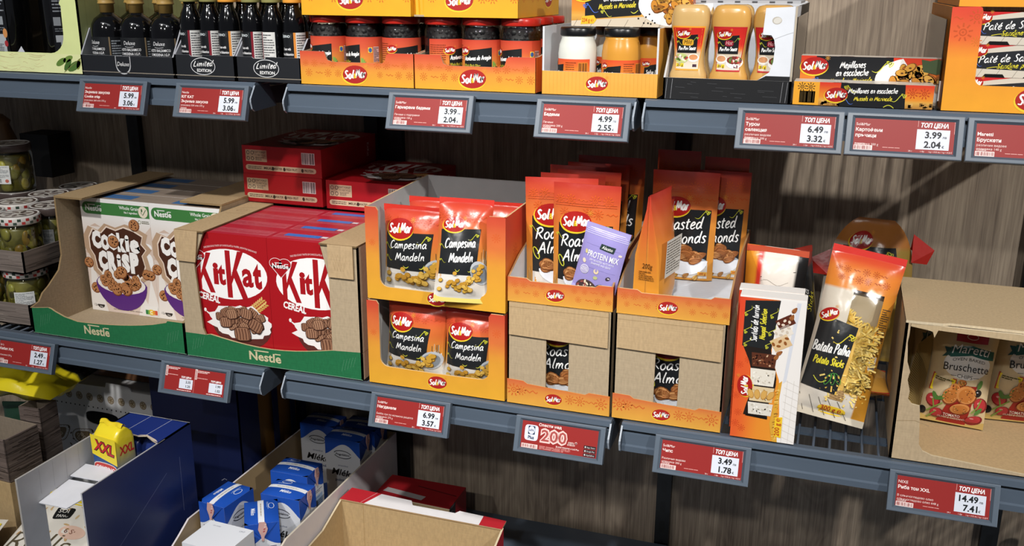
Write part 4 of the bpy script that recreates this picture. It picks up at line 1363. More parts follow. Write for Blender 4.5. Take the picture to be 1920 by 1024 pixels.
def sardine(label, x, z):
    t = thing('sardine_carton', label, 'carton', (x, 1.513, z), (0, 0, 0), 'sardine paste packs')
    W, H = .112, .0438
    b = MB()
    b.box(0, W, .0005, .085, 0, H, '#c4322a')
    m = FRONT()
    d_rect(b, m, 0, 0, W, H, '#cfc7b8', 0)
    for k in range(5):
        d_line(b, m, [(W * (.1 + .2 * k), 0), (W * (.16 + .2 * k), .012)], .0006, '#9a8f80', 1)
    d_poly(b, m, [(0, H), (0, H * .8), (W * .3, H * .93), (W * .5, H)], '#c8282a', 1)
    d_quad(b, m, [(-.0, .012), (W, .009), (W, H * .97), (0, H * .70)], '#24262a', 2)
    logo(b, m, .008, H * .82, .026, 3)
    d_brush(b, m, 'Paté de Sardinha', W * .50, H * .51, .0095, '#f4f4f2', 4, 'c', W * .80, .07, .2, .13)
    d_brush(b, m, 'Sardine paste', W * .53, H * .31, .0066, '#dcd03a', 4, 'c', W * .44, .07, .2, .14)
    d_line(b, m, [(W * .20 + .004 * i, H * (.28 + .05 * math.sin(i * .45))) for i in range(9)], .0008, '#dcd03a', 4)
    curl(b, m, W * .78, H * .85, .018, '#c9d23a', 5, -1); curl(b, m, .01, H * .42, .012, '#4a6fd0', 5); curl(b, m, W * .82, H * .33, .014, '#5a82d8', 5, -1)
    for k in (.16, .62):
        d_poly(b, m, [(W * k, 0), (W * (k + .26), 0), (W * (k + .23), .0045), (W * (k + .03), .0045)], '#0b0a0a', 3)
    b.build('box', GLOSS, t)
    return t
s = sardine('sardine paste pack, topmost of the stack in the orange display box', .163, UZ + .0918)
for i, lab in enumerate(('sardine paste pack, middle in the orange display box', 'sardine paste pack at the bottom of the stack, mostly behind the display lip')):
    dup(s, (.163, 1.513, UZ + .0474 - i * .0442), None, lab)

# ------------------------------------------------------------------ middle shelf: pickle jars
def woodlook_tray(label, x, y, z, w, d, h=.047, sl=0.0):
    t = thing('cardboard_tray', label, 'carton', (x, y, z), group='wood-look jar trays')
    for nm, m, ww in (('front_panel', FRONT(), w), ('side_panel', RIGHT(w, 0, 0), d), ('side_panel', PL((0, 0, 0), (0, -1, 0), (0, 0, 1)), -d)):
        b = MB()
        panel(b, m, [(0, 0), (ww, 0), (ww, h), (0, h)] if ww > 0 else [(ww, 0), (0, 0), (0, h), (ww, h)], .003, '#7d726b', '#a89a86')
        rnd = random.Random(int(h * 1e4) + len(nm))
        a0, a1 = min(0, ww), max(0, ww)
        for i in range(26):
            yy = rnd.uniform(.001, h - .002)
            xx = rnd.uniform(a0, a1 - .03)
            L = min(rnd.uniform(.02, .09), a1 - xx - .001)
            d_line(b, m, [(xx + L * k / 4, yy + .0006 * math.sin(k * 2 + i)) for k in range(5)], rnd.uniform(.0005, .0016), rnd.choice(['#524842', '#665b55', '#978c84', '#48403b']), 1)
        d_rect(b, m, a0, h * .36, a1, h * .375, '#3b332f', 2)
        b.build(nm, BARK, t)
    b = MB(); b.box(0, w, 0, d, 0, .003, '#a89a86'); b.build('base_panel', KRAFT, t)
    return t
woodlook_tray('lower wood-look tray of pickle jars standing on the middle shelf', -1.95, 1.482, MZ, .39, .42)
woodlook_tray('upper wood-look tray of pickle jars resting on the lower jars', -1.95, 1.484, MZ + .1135, .39, .42)
def pickle_jar(label, x, y, z, rot, cloth=True, seed=0, group='pickle jars'):
    t = thing('pickle_jar', label, 'jar', (x, y, z), (0, 0, rot), group)
    b = MB()
    b.lathe([(.040, 0), (.0445, .004), (.0445, .082), (.043, .088), (.0405, .092), (.0405, .096)], 36, '#ffffff')
    b.build('glass', GLASS, t)
    b = MB()
    b.lathe([(.034, .002), (.0360, .005), (.0360, .080), (.033, .085)], 30, '#77702f')
    rnd = random.Random(seed)
    for i in range(44):
        a, z_ = rnd.uniform(0, 6.28), rnd.uniform(.014, .074)
        L, q = rnd.uniform(.013, .024), rnd.uniform(.008, .013)
        col = rnd.choice(['#b9b04a', '#a5a044', '#c2b250', '#8d8738', '#5a5228', '#3c331e', '#bd983c'])
        cx, cy = .0365 * math.cos(a), .0365 * math.sin(a)
        V = []
        n1, n2 = 6, 10
        for j in range(n1 + 1):
            th = math.pi * j / n1
            for k in range(n2):
                ph = 2 * math.pi * k / n2
                tx, rz_, rr = q * math.sin(th) * math.cos(ph), L * math.cos(th), .0055 * math.sin(th) * math.sin(ph)
                V.append((cx + rr * math.cos(a) - tx * math.sin(a), cy + rr * math.sin(a) + tx * math.cos(a), min(.086, max(.004, z_ + rz_ * .8 + tx * rnd.uniform(-.02, .02)))))
        F = [(j * n2 + k, j * n2 + (k + 1) % n2, (j + 1) * n2 + (k + 1) % n2, (j + 1) * n2 + k) for j in range(n1) for k in range(n2)]
        b.mesh(V, F, col, 0, True)
    b.build('pickles', BRINE, t)
    b = MB()
    if cloth:
        b.lathe([(.0425, .092), (.0445, .094), (.0445, .1075), (.0435, .1095)], 40, '#d9d5cf')
        m = CYL(.0446)
        for i in range(34):
            for k in range(2):
                if (i + k) % 2 == 0:
                    u = -.139 + i * .0082
                    d_rect(b, m, u, .0945 + k * .0065, u + .0068, .1000 + k * .0065, '#b23a36' if i % 4 < 2 else '#3b4a40', 1)
    else:
        b.lathe([(.0425, .092), (.0445, .094), (.0445, .1075), (.0435, .1095)], 40, '#4a3f3c')
    b.lathe([(.0435, .1095), (.0420, .1102), (.0395, .1100), (.0390, .1092), (.001, .1092)], 40, '#dedbd6')
    tp = TOP(0, 0, .1094)
    d_ring(b, tp, 0, 0, .0388, .0388, .006, '#5a4a44', 1, 30)
    d_ell(b, tp, 0, 0, .0325, .0325, '#c8c2ba', 1, n=30)
    for k in range(7):
        d_ell(b, tp, .018 * math.cos(k * .9), .018 * math.sin(k * .9), .011, .0045, '#463a38' if k % 2 else '#6b5a54', 2, n=12, rot=k)
    b.build('lid', PLAST, t)
    b = MB()
    m = CYL(.0446)
    d_rect(b, m, -.018, .022, .022, .064, '#dcdedd', 1, cell=.005)
    d_lines(b, m, -.016, .036, .019, .062, 10, '#84888a', 2, .45, 3)
    d_bars(b, m, -.014, .025, .002, .034, 14, '#4c5453', None, 2)
    d_ell(b, m, .014, .029, .004, .004, '#c06a5a', 2)
    b.build('label', SCREEN, t)
    return t
LZ, HZ, TZ = MZ + .004, MZ + .1175, MZ + .1175 + .1105
pj = pickle_jar('pickle jar with checked lid at the front corner of the upper wood-look tray', -1.612, 1.535, HZ, R(-62), True, 1)
pd = pickle_jar('pickle jar with dark lid and white label, second row of the upper wood-look tray', -1.612, 1.629, HZ, R(14), False, 2)
def put(src, x, y, z, rot, lab):
    return dup(src, (x, y, z), (0, 0, R(rot)), lab)
put(pj, -1.707, 1.535, HZ, -20, 'pickle jar with checked lid, cut by the left edge, front row of the upper tray')
put(pj, -1.707, 1.629, HZ, 20, 'pickle jar with checked lid behind the cut front jar of the upper tray')
put(pd, -1.612, 1.723, HZ, 90, 'pickle jar with dark lid, third row at the edge of the upper tray')
put(pd, -1.707, 1.723, HZ, 40, 'pickle jar with dark lid, third row, one in from the edge of the upper tray')
put(pd, -1.612, 1.817, HZ, 70, 'pickle jar with dark lid, fourth row, beside the cookie cereal carton')
put(pd, -1.707, 1.817, HZ, 30, 'pickle jar with dark lid, fourth row, at the foot of the black box')
put(pd, -1.802, 1.723, HZ, 30, 'pickle jar under the single top jar, at the left picture edge')
put(pd, -1.802, 1.723, TZ, 8, 'pickle jar with barcode label stacked on top of the others at the left')
put(pj, -1.612, 1.535, LZ, 32, 'pickle jar in the lower wood-look tray at the front corner')
put(pd, -1.707, 1.535, LZ, 10, 'pickle jar in the lower wood-look tray, cut by the left picture edge')
put(pd, -1.612, 1.629, LZ, -20, 'pickle jar in the second row of the lower wood-look tray')
t = thing('cardboard_box', 'black box standing against the wall behind the pickle jars', 'carton', (-1.915, 1.865, MZ + .2285))
b = MB(); b.box(0, .086, 0, .075, 0, .105, '#0d0d0f'); b.build('box', PRINT, t)
t = thing('plastic_bag', 'clear bag of brown goods behind the top pickle jar', 'bag', (-1.99, 1.86, MZ + .2285))
b = MB(); b.loft([[(u + .0, v, z) for u, v in ell(0, 0, a, a * .55, 18, 0, 2.4)] for z, a in ((0, .055), (.04, .064), (.09, .06), (.125, .045), (.135, .05), (.150, .030))], '#8a6a48'); b.build('bag', FILM, t)

# ------------------------------------------------------------------ cereal
# cookie cereal carton
CW, CD = .374, .39
t = thing('cardboard_carton', 'open brown carton with green printed foot holding the cookie cereal boxes', 'carton', (-1.5325, 1.458, MZ), group='brown cereal cartons with green foot')
b = MB()
front = [(0, 0), (CW, 0), (CW, .064), (.336, .064), (.333, .060), (.327, .0585)] + [(.327 - .21 * i / 8, .0585 - .022 * math.sin(math.pi * (i / 8) ** .8 * .5)) for i in range(1, 9)] + [(.085, .043), (.062, .052), (.055, .056), (.047, .0585), (0, .053)]
panel(b, FRONT(), front, .004, '#1f6a41', KR, '#b79f78')
for i in range(5):
    for x0 in (.02, .33):
        d_line(b, FRONT(), [(x0 + i * .006, .014 + i * .003), (x0 + .006 + i * .006, .040 + i * .002)], .0004, '#5f9474', 1)
def nestle(b, m, x, y, h, w, col, k=2):
    d_text(b, m, 'Nestle', x, y, h, col, k, 'c', w, 0, .025)
    d_rect(b, m, x - w * .34, y + h * 1.08, x + w * .12, y + h * 1.22, col, k)
    d_rect(b, m, x + w * .31, y + h * .95, x + w * .49, y + h * 1.08, col, k)
nestle(b, FRONT(), .163, .014, .0165, .062, '#c9bd98')
d_line(b, FRONT(), [(0, .0006), (CW, .0006)], .0009, '#7fa08a', 1)
b.build('front_panel', KRAFT, t)
b = MB()
side = [(0, 0), (0, .054), (.022, .060), (.034, .075), (.052, .085), (.085, .110), (.098, .140), (.100, .262), (.395, .262), (.395, 0)]
m = PL((0, 0, 0), (0, -1, 0), (0, 0, 1))
panel(b, m, [(-u, v) for u, v in side], .004, '#a98f6c', KR, '#8f7754')
b.build('side_panel', KRAFT, t)
b = MB(); panel(b, RIGHT(CW, 0, 0), [(0, 0), (.395, 0), (.395, .262), (.15, .262), (.06, .10), (0, .064)], .004, KR, KR, '#8f7754'); b.build('side_panel', KRAFT, t)
b = MB(); b.box(.004, CW - .004, .004, .39, 0, .003, KR); b.build('base_panel', KRAFT, t)
b = MB(); b.box(.0, .072, .100, .395, .2625, .2665, '#b09671', front='#8f7754'); b.build('top_flap', KRAFT, t)
b = MB(); b.box(CW - .10, CW, .15, .395, .2625, .2665, '#b09671', front='#8f7754'); b.build('top_flap', KRAFT, t)

def cookie_box(label, x, y, rot=0):
    W, H, D = .186, .252, .062
    t = thing('cereal_box', label, 'cereal box', (x, y, MZ + .0035), (0, 0, rot), 'cookie cereal boxes')
    b = MB()
    b.box(0, W * .946, 0, D, 0, H, '#d8cdc2', top='#a8988a')
    m = PL((0, 0, 0), (.946, 0, 0), (0, 0, 1))
    # pale mountains
    d_grad(b, m, rect(W, H), [(0, '#d9c7bb'), (.7, '#dccdc2'), (.85, '#e9e6e3'), (1, '#ecebe9')], 1, 6)
    for pts, col in (([(0, .02), (.012, .12), (.03, .06), (.045, 0), (0, 0)], '#e9e4df'), ([(.13, 0), (.146, .05), (.158, .028), (.172, .085), (W, .03), (W, 0)], '#ebe7e3'), ([(0, .13), (.02, .185), (.045, .16), (.06, .12)], '#cdb5a5'), ([(.115, .17), (.142, .205), (.165, .18), (W, .20), (W, .12)], '#d3bfb1'), ([(.02, .19), (.035, .197), (.05, .19)], '#cdb5a5')):
        d_poly(b, m, pts, col, 2)
    for cx, cy, a, bb in ((.152, .178, .012, .007), (.174, .125, .010, .016), (.172, .155, .012, .008), (.128, .212, .012, .005)):
        d_ell(b, m, cx, cy, a, bb, '#f0efee', 3)
    # banner
    d_poly(b, m, [(W, .2175), (W, .2435)] + fillet(.018, .2305, .013, 90, 270, 8), '#3f7a3f', 3)
    nestle(b, m, .036, .2245, .0115, .044, '#f1f1ee', 4)
    d_text(b, m, 'Whole Grain', .133, .2325, .0072, '#f1f1ee', 4, 'c', .052, 0, .01)
    d_text(b, m, 'No.1 ingredient', .137, .2245, .0042, '#f1f1ee', 4, 'c', .036, 0, .02)
    d_ell(b, m, .170, .2305, .0125, .0125, '#e4d9c4', 4)
    d_line(b, m, [(.164, .230), (.169, .224), (.178, .236)], .0016, '#2f5f33', 5)
    d_ell(b, m, .167, .234, .002, .004, '#2f5f33', 5, n=8)
    d_ring(b, m, .158, .2085, .004, .004, .0008, '#6b7a45', 4)
    d_lines(b, m, .164, .205, .184, .212, 2, '#6b6a52', 4, .5, 2)
    # lettering on a brown splash
    blob = [(.016, .165), (.028, .183), (.05, .176), (.066, .190), (.090, .184), (.112, .192), (.138, .186), (.160, .176), (.154, .160), (.166, .148), (.154, .135), (.160, .112), (.150, .090), (.134, .080), (.10, .078), (.07, .082), (.044, .086), (.03, .098), (.026, .125), (.016, .140)]
    cx_, cy_ = .09, .137
    d_poly(b, m, [(cx_ + (u - cx_) * 1.22, cy_ + (v - cy_) * 1.16) for u, v in blob], '#b89a7f', 4)
    d_poly(b, m, [(cx_ + (u - cx_) * 1.04, cy_ + (v - cy_) * 1.06) for u, v in blob], '#e9d6c6', 5)
    d_poly(b, m, blob, '#4a2a1c', 6)
    letters = (('C', .022, .146, .032, .025, .05), ('O', .046, .143, .028, .024, 0), ('O', .066, .145, .030, .027, 0), ('k', .091, .143, .034, .023, 0), ('i', .113, .145, .031, .011, 0), ('e', .125, .143, .033, .027, 0),
               ('C', .034, .099, .035, .025, .05), ('R', .060, .098, .036, .025, 0), ('i', .085, .098, .034, .011, 0), ('S', .098, .098, .034, .022, 0), ('P', .121, .098, .038, .024, 0))
    for ch, x_, y_, h_, w_, r_ in letters:
        d_text(b, m, ch, x_, y_, h_, '#f5f3f0', 7, 'l', w_, 0, .085)
    cookie(b, m, .081, .160, .0155, 8, 3)
    for cx, cy, r_ in ((.142, .200, .0145), (.018, .052, .0135), (.006, .108, .013), (.162, .094, .013), (.179, .093, .0125)):
        cookie(b, m, min(cx, W - r_), max(cy, r_), r_, 5, int(cx * 1000))
    # bowl
    bq = m
    m = SUB(bq, -.034, -.0045, 0, 1.32)
    d_ell(b, m, .094, .052, .053, .020, '#6d4f86', 7, n=26)
    d_poly(b, m, [(.041, .055)] + [(.094 + .053 * math.cos(R(180 + i * 12)), .055 + .049 * math.sin(R(180 + i * 12)) * .95) for i in range(16)], '#57297c', 8)
    d_ell(b, m, .094, .054, .050, .017, '#e9e4de', 9, n=24)
    d_poly(b, m, [(.052, .062), (.060, .078), (.068, .070), (.075, .084), (.084, .070), (.10, .075), (.12, .066), (.132, .074), (.138, .058)], '#eeeae4', 8)
    rnd = random.Random(6)
    for i in range(22):
        a, q = rnd.uniform(0, 6.28), rnd.uniform(0, 1) ** .5
        cookie(b, m, .094 + .042 * q * math.cos(a), .053 + .014 * q * math.sin(a) + .004, .0085, 10 + (i % 3), i)
    cookie(b, m, .098, .074, .012, 14, 31); cookie(b, m, .084, .043, .011, 14, 32); cookie(b, m, .104, .044, .0105, 14, 33)
    m = bq
    d_rect(b, m, .148, .004, .184, .024, '#ecebe8', 10)
    for i, col in enumerate(('#2f7d46', '#7fb147', '#eccb3a', '#e39435', '#cf5238')):
        d_rect(b, m, .150 + i * .0064, .0055, .1564 + i * .0064, .0155, col, 11)
    d_rect(b, m, .161, .0045, .170, .0168, '#eccb3a', 12)
    d_text(b, m, 'C', .1655, .007, .007, '#f6f4ee', 13, 'c', None, 0, .03)
    d_text(b, m, '12x', .012, .010, .005, '#3a332e', 4, 'c', .010)
    d_ell(b, m, .026, .013, .0095, .007, '#2a2422', 4, a0=math.pi, a1=2 * math.pi)
    d_rect(b, m, .0165, .0125, .0355, .0142, '#2a2422', 4)
    d_text(b, m, '30g', .026, .0078, .0036, '#e8e4de', 5, 'c', .009)
    d_lines(b, m, .06, .006, .14, .009, 1, '#8a7a6e', 4, .5, 4)
    tp = PL((0, 0, H), (.946, 0, 0), (0, 1, 0))
    d_rect(b, tp, .05, .012, .13, .045, '#4a78b0', 1)
    d_line(b, tp, [(0, .031), (W, .031)], .0008, '#7d6e62', 1)
    b.build('box', GLOSS, t)
    return t
ck = cookie_box('cookie cereal box with white and brown front, left one facing out in the open carton', -1.5150, 1.610)
dup(ck, (-1.3388, 1.610, MZ + .0035), None, 'cookie cereal box with white and brown front, half hidden by the red cereal carton')
for i in range(3):
    for k, x in enumerate((-1.5150, -1.3388)):
        dup(ck, (x, 1.673 + i * .063, MZ + .0035), None, 'cookie cereal box seen only by its top, %s behind the %s front one' % (('first', 'second', 'third')[i], ('left', 'right')[k]))

# red cereal carton
KW = .3775
t = thing('cardboard_carton', 'brown carton with green printed foot and corner flaps around the red cereal boxes', 'carton', (-1.1545, 1.456, MZ), group='brown cereal cartons with green foot')
H1 = .2495
b = MB()
foot = [(0, 0), (KW, 0), (KW, .054), (.318, .0505)] + [(.318 - .262 * i / 10, .0505 - .0145 * math.sin(math.pi * i / 10) - .001 * i / 10) for i in range(1, 11)] + [(.046, .0475), (0, .0475)]
panel(b, FRONT(), foot, .004, '#1f6a41', KR, '#b79f78')
for i in range(5):
    for x0 in (.012, .335):
        d_line(b, FRONT(), [(x0 + i * .006, .012 + i * .003), (x0 + .006 + i * .006, .036 + i * .002)], .0004, '#5f9474', 1)
nestle(b, FRONT(), .174, .0105, .0165, .069, '#c9bd98')
d_line(b, FRONT(), [(0, .0006), (KW, .0006)], .0009, '#7fa08a', 1)
b.build('front_panel', KRAFT, t)
b = MB(); panel(b, FRONT(), [(0, .0475), (.046, .0475), (.041, .06), (.034, .19), (.036, .195), (.056, .242), (.060, H1), (0, H1)], .004, KR, KR, '#8f7754'); cp0 = b.build('corner_panel', KRAFT, t)
b = MB(); panel(b, FRONT(), [(.318, .0505), (KW, .054), (KW, H1), (.303, H1), (.312, .215), (.318, .19)], .004, KR, KR, '#8f7754'); cp1 = b.build('corner_panel', KRAFT, t)
for x0, x1, lab in ((-.001, .050, 0), (.320, KW - .008, 1)):
    b = MB()
    m = FRONT(0, -.0045, 0)
    panel(b, m, [(x0, .192), (x1 - (.01 if lab == 0 else 0), .192), (x1, H1 + .003), (x0, H1 + .003)], .003, '#b89e7a', KR, '#8f7754')
    if lab:
        for i in range(4):
            d_line(b, m, [(x0 + .012 + i * .006, .205), (x0 + .02 + i * .006, .235)], .0004, '#a78d68', 1)
            d_line(b, m, [(x0 + .03 - i * .005, .205), (x0 + .02 - i * .005, .235)], .0004, '#a78d68', 1)
    b.build('flap', KRAFT, cp1 if lab else cp0)
b = MB(); panel(b, TOP(0, 0, H1 + .0036), [(0, -.004), (.062, -.004), (.056, .245), (0, .245)], .003, '#b59b76', KR, '#6f5a3c')
d_line(b, TOP(0, 0, H1 + .0036), [(.012, .14), (.05, .15)], .001, '#8c7452', 1); d_line(b, TOP(0, 0, H1 + .0036), [(.014, .19), (.046, .20)], .001, '#8c7452', 1)
d_ring(b, TOP(0, 0, H1 + .0036), .03, .17, .012, .008, .001, '#8c7452', 1)
b.build('top_flap', KRAFT, t)
b = MB(); panel(b, TOP(0, 0, H1 + .0036), [(.303, -.004), (KW, -.004), (KW, .36), (.318, .36)], .003, '#b59b76', KR, '#6f5a3c'); b.build('top_flap', KRAFT, t)
b = MB(); panel(b, RIGHT(KW, 0, 0), rect(.37, H1), .003, KR, KR, '#8f7754'); d_line(b, RIGHT(KW, 0, 0), [(0, .052), (.37, .052)], .0008, '#8f7754', 1); b.build('side_panel', KRAFT, t)
b = MB(); b.box(0, .003, .004, .37, 0, H1, KR); b.build('side_panel', KRAFT, t)
b = MB(); b.box(.003, KW - .003, .004, .37, 0, .003, KR); b.build('base_panel', KRAFT, t)

RB = '#a0141c'
def kblock(b, m, x, y, h, w, col, k):
    s = w * .27
    d_poly(b, m, [(x, y), (x + s, y), (x + s, y + h), (x, y + h)], col, k)
    d_poly(b, m, [(x + s, y + h * .46), (x + w * .68, y + h), (x + w, y + h), (x + s, y + h * .30)], col, k)
    d_poly(b, m, [(x + s * 1.15, y + h * .54), (x + s * 2.0, y + h * .66), (x + w * 1.12, y), (x + w * .80, y)], col, k)
def piece(b, m, cx, cy, s, rot, k, seed):
    rnd = random.Random(seed)
    q = SUB(m, cx, cy, rot)
    d_poly(b, q, ell(0, 0, s * .62, s * .48, 14, 0, 4), '#3b2018', k)
    d_poly(b, q, ell(0, s * .02, s * .56, s * .42, 14, 0, 4), rnd.choice(['#a0765c', '#936a52', '#aa8064']), k + 1)
    for i in range(5):
        x = -s * .44 + i * s * .22
        d_line(b, q, [(x, -s * .36), (x + s * .03, 0), (x, s * .38)], s * .07, '#563527', k + 2)
def choc_box_mesh(upright=True):
    W, H, D = .184, .2455, .0585
    b = MB()
    b.box(0, W, 0, D, 0, H, RB, top='#b8283a')
    m = FRONT()
    d_rect(b, m, 0, 0, W, H, '#a3151d', 1)
    d_ell(b, m, .098, .1675, .083, .049, '#f3f1f0', 2, n=36, rot=.04)
    for ch, x_, h_, w_ in (('i', .064, .048, .012), ('t', .074, .050, .017)):
        d_text(b, m, ch, x_, .148, .040, '#a3151d', 3, 'l', w_, 0, .045)
    kblock(b, m, .028, .128, .078, .034, '#a3151d', 3)
    kblock(b, m, .093, .122, .092, .040, '#a3151d', 3)
    d_text(b, m, 'a', .127, .149, .047, '#a3151d', 4, 'l', .024, 0, .03)
    d_text(b, m, 't', .151, .149, .046, '#a3151d', 4, 'l', .018, 0, .06)
    d_text(b, m, 'THE DELICIOUS TASTE OF CHOCOLATE & WAFER, NOW FOR BREAKFAST', .105, .2135, .0034, '#f0d8d8', 3, 'c', .115, 0, 0, arc=.008)
    # red heart emblem
    for k, s_, col in ((3, 1.0, '#f3f1f0'), (4, .93, '#a3151d')):
        for sx in (-1, 1):
            d_ell(b, m, .026 + sx * .0095, .199, .0135 * s_, .0105 * s_, col, k, n=18)
        d_poly(b, m, [(.026 - .0225 * s_, .195), (.026, .195 - .024 * s_), (.026 + .0225 * s_, .195)], col, k)
    nestle(b, m, .026, .1905, .0085, .034, '#f3f1f0', 5)
    d_text(b, m, 'CEREAL', .050, .112, .0125, '#f3f1f0', 3, 'c', .048, 0, .035, rot=-.16)
    # bowl of cereal
    for k, (x_, y_, r_) in enumerate(((.148, .108, .9), (.155, .100, .55))):
        for i in range(9):
            q = SUB(m, x_ - .014 + .0042 * i, y_ - .010 + .0034 * i, r_)
            d_ell(b, q, 0, .0026, .0044, .0018, '#d9b56e', 3, n=8, rot=.5)
            d_ell(b, q, 0, -.0026, .0044, .0018, '#c79c52', 3, n=8, rot=-.5)
    bx, by = .118, .074
    d_poly(b, m, [(bx - .066, by)] + [(min(W - .0004, bx + .066 * math.cos(R(180 + 12 * i))), by + .052 * math.sin(R(180 + 12 * i))) for i in range(16)], '#5a2a26', 4)
    sp = []
    for i in range(36):
        a = 2 * math.pi * i / 36
        k = 1 + .06 * math.sin(i * 2.3) + (.2 if i in (7, 13, 16, 19) else 0)
        sp.append((min(W - .0004, bx + .066 * k * math.cos(a)), by + .033 * k * math.sin(a)))
    d_poly(b, m, sp, '#ece8e6', 5)
    rnd = random.Random(15)
    for i in range(24):
        a, q = rnd.uniform(0, 6.28), rnd.uniform(0, 1) ** .5
        piece(b, m, min(.170, bx + .050 * q * math.cos(a)), by + .004 + .022 * q * math.sin(a), .018, rnd.uniform(-.6, .6), 7 + i % 4 * 3, i)
    for i, (u, v, s_, r_) in enumerate(((.120, .052, .030, .1), (.085, .072, .022, .1), (.150, .072, .026, -.5), (.100, .090, .021, .2), (.132, .094, .022, -.2))):
        piece(b, m, u, v, s_, r_, 18 + i * 2, 50 + i)
    d_ell(b, m, .040, .092, .003, .004, '#ece8e6', 6, n=8); d_ell(b, m, .047, .086, .007, .0016, '#ece8e6', 6, n=8, rot=-.6); d_ell(b, m, .070, .112, .0016, .005, '#ece8e6', 6, n=8, rot=.2)
    # top and bottom ends
    tp = TOP(0, 0, H)
    d_rect(b, tp, .004, .012, W - .004, .044, '#c2525f', 1)
    d_lines(b, tp, .008, .016, W - .01, .040, 6, '#b83a48', 2, .5, 3)
    d_line(b, tp, [(0, .029), (W, .029)], .0005, '#8e0f1a', 2)
    bt = PL((0, 0, 0), (1, 0, 0), (0, -1, 0))
    bt = lambda u, v, off=0.0: (u, D - v, -off)
    d_poly(b, bt, [(.008, .026), (.058, .026), (.058, .050), (.008, .050)], '#bfa88a', 1)
    for i in range(4):
        d_ring(b, bt, .014 + (i % 2) * .010, .044 - (i // 2) * .012, .0038, .0042, .0012, '#3e3a3a', 2, 10)
    d_text(b, bt, "DON'T FORGET", .042, .0435, .0042, '#4a4038', 2, 'c', .029, 0, .01)
    d_text(b, bt, 'TO RECYCLE', .042, .0375, .0042, '#4a4038', 2, 'c', .026)
    d_lines(b, bt, .031, .028, .055, .036, 3, '#5a4d42', 2, .45, 6)
    d_poly(b, bt, [(.010, .008), (W - .018, .008)] + fillet(W - .018, .0135, .0055, -90, 90, 5) + [(.010, .019)] + fillet(.012, .0135, .0055, 90, 270, 5), '#c7b193', 1)
    for s_, x_ in (('MILK/', .060), ('WATER', .083), ('FRESH FRUIT', .115), ('PROTEIN', .155)):
        d_text(b, bt, s_, x_, .0112, .0046, '#3b3028', 2, 'c', .020 if len(s_) < 8 else .026, 0, .02)
    d_lines(b, bt, .012, .010, .045, .017, 2, '#4d4238', 2, .45, 8)
    for x_ in (.071, .098, .140):
        d_ell(b, bt, x_, .0132, .003, .004, '#3b3028', 2, n=10)
    d_bars(b, bt, W - .044, .027, W - .016, .049, 26, '#2b2727', '#e3ddda', 2)
    rt = RIGHT(W, 0, 0)
    d_lines(b, rt, .012, .05, .046, .15, 16, '#8f1019', 1, .5, 5)
    d_text(b, rt, 'KitKat', .03, .2, .010, '#e0d8d8', 1, 'c', .03)
    d_rect(b, rt, .02, .02, .04, .035, '#9d0f19', 1)
    return b
t = thing('cereal_box', 'red chocolate cereal box in the left column of the carton, front row', 'cereal box', (-1.1495, 1.4615, MZ + .0045), group='red cereal boxes')
choc_box_mesh().build('box', GLOSS, t)
kb = t
kb.location = (-1.151, 1.4655, MZ + .0035)
b = MB()
# the right column shows a blue sticker on top
t = thing('cereal_box', 'red chocolate cereal box with blue top sticker in the right column, front row', 'cereal box', (-.9665, 1.4655, MZ + .0035), group='red cereal boxes')
bb = choc_box_mesh()
d_rect(bb, TOP(0, 0, .2455), .020, .026, .092, .043, '#3a74c4', 3)
d_rect(bb, TOP(0, 0, .2455), .094, .030, .106, .040, '#e3dfe2', 3)
bb.build('box', GLOSS, t)
kr = t
for i in range(3):
    o = ('second', 'third', 'fourth')[i]
    dup(kb, (-1.151, 1.4655 + .0595 * (i + 1), MZ + .0035), None, 'red chocolate cereal box in the left column of the carton, %s from the front' % o)
    dup(kr, (-.9665, 1.4655 + .0595 * (i + 1), MZ + .0035), None, 'red chocolate cereal box with blue top sticker in the right column, %s from the front' % o)
# lying red boxes: foot end faces the aisle
for (x, z, lab) in ((-1.1665, MZ + .2545, 'red cereal box lying flat, lower of the two stacked behind the red cereal carton'), (-1.1655, MZ + .3135, 'red cereal box lying flat on top of another, behind the red cereal carton'), (-.9735, MZ + .2535, 'red cereal box lying flat alone, to the right of the stacked pair')):
    dup(kb, (x, 1.7015, z + .0585), (R(-90), 0, 0), lab)   # front up, foot end to the aisle

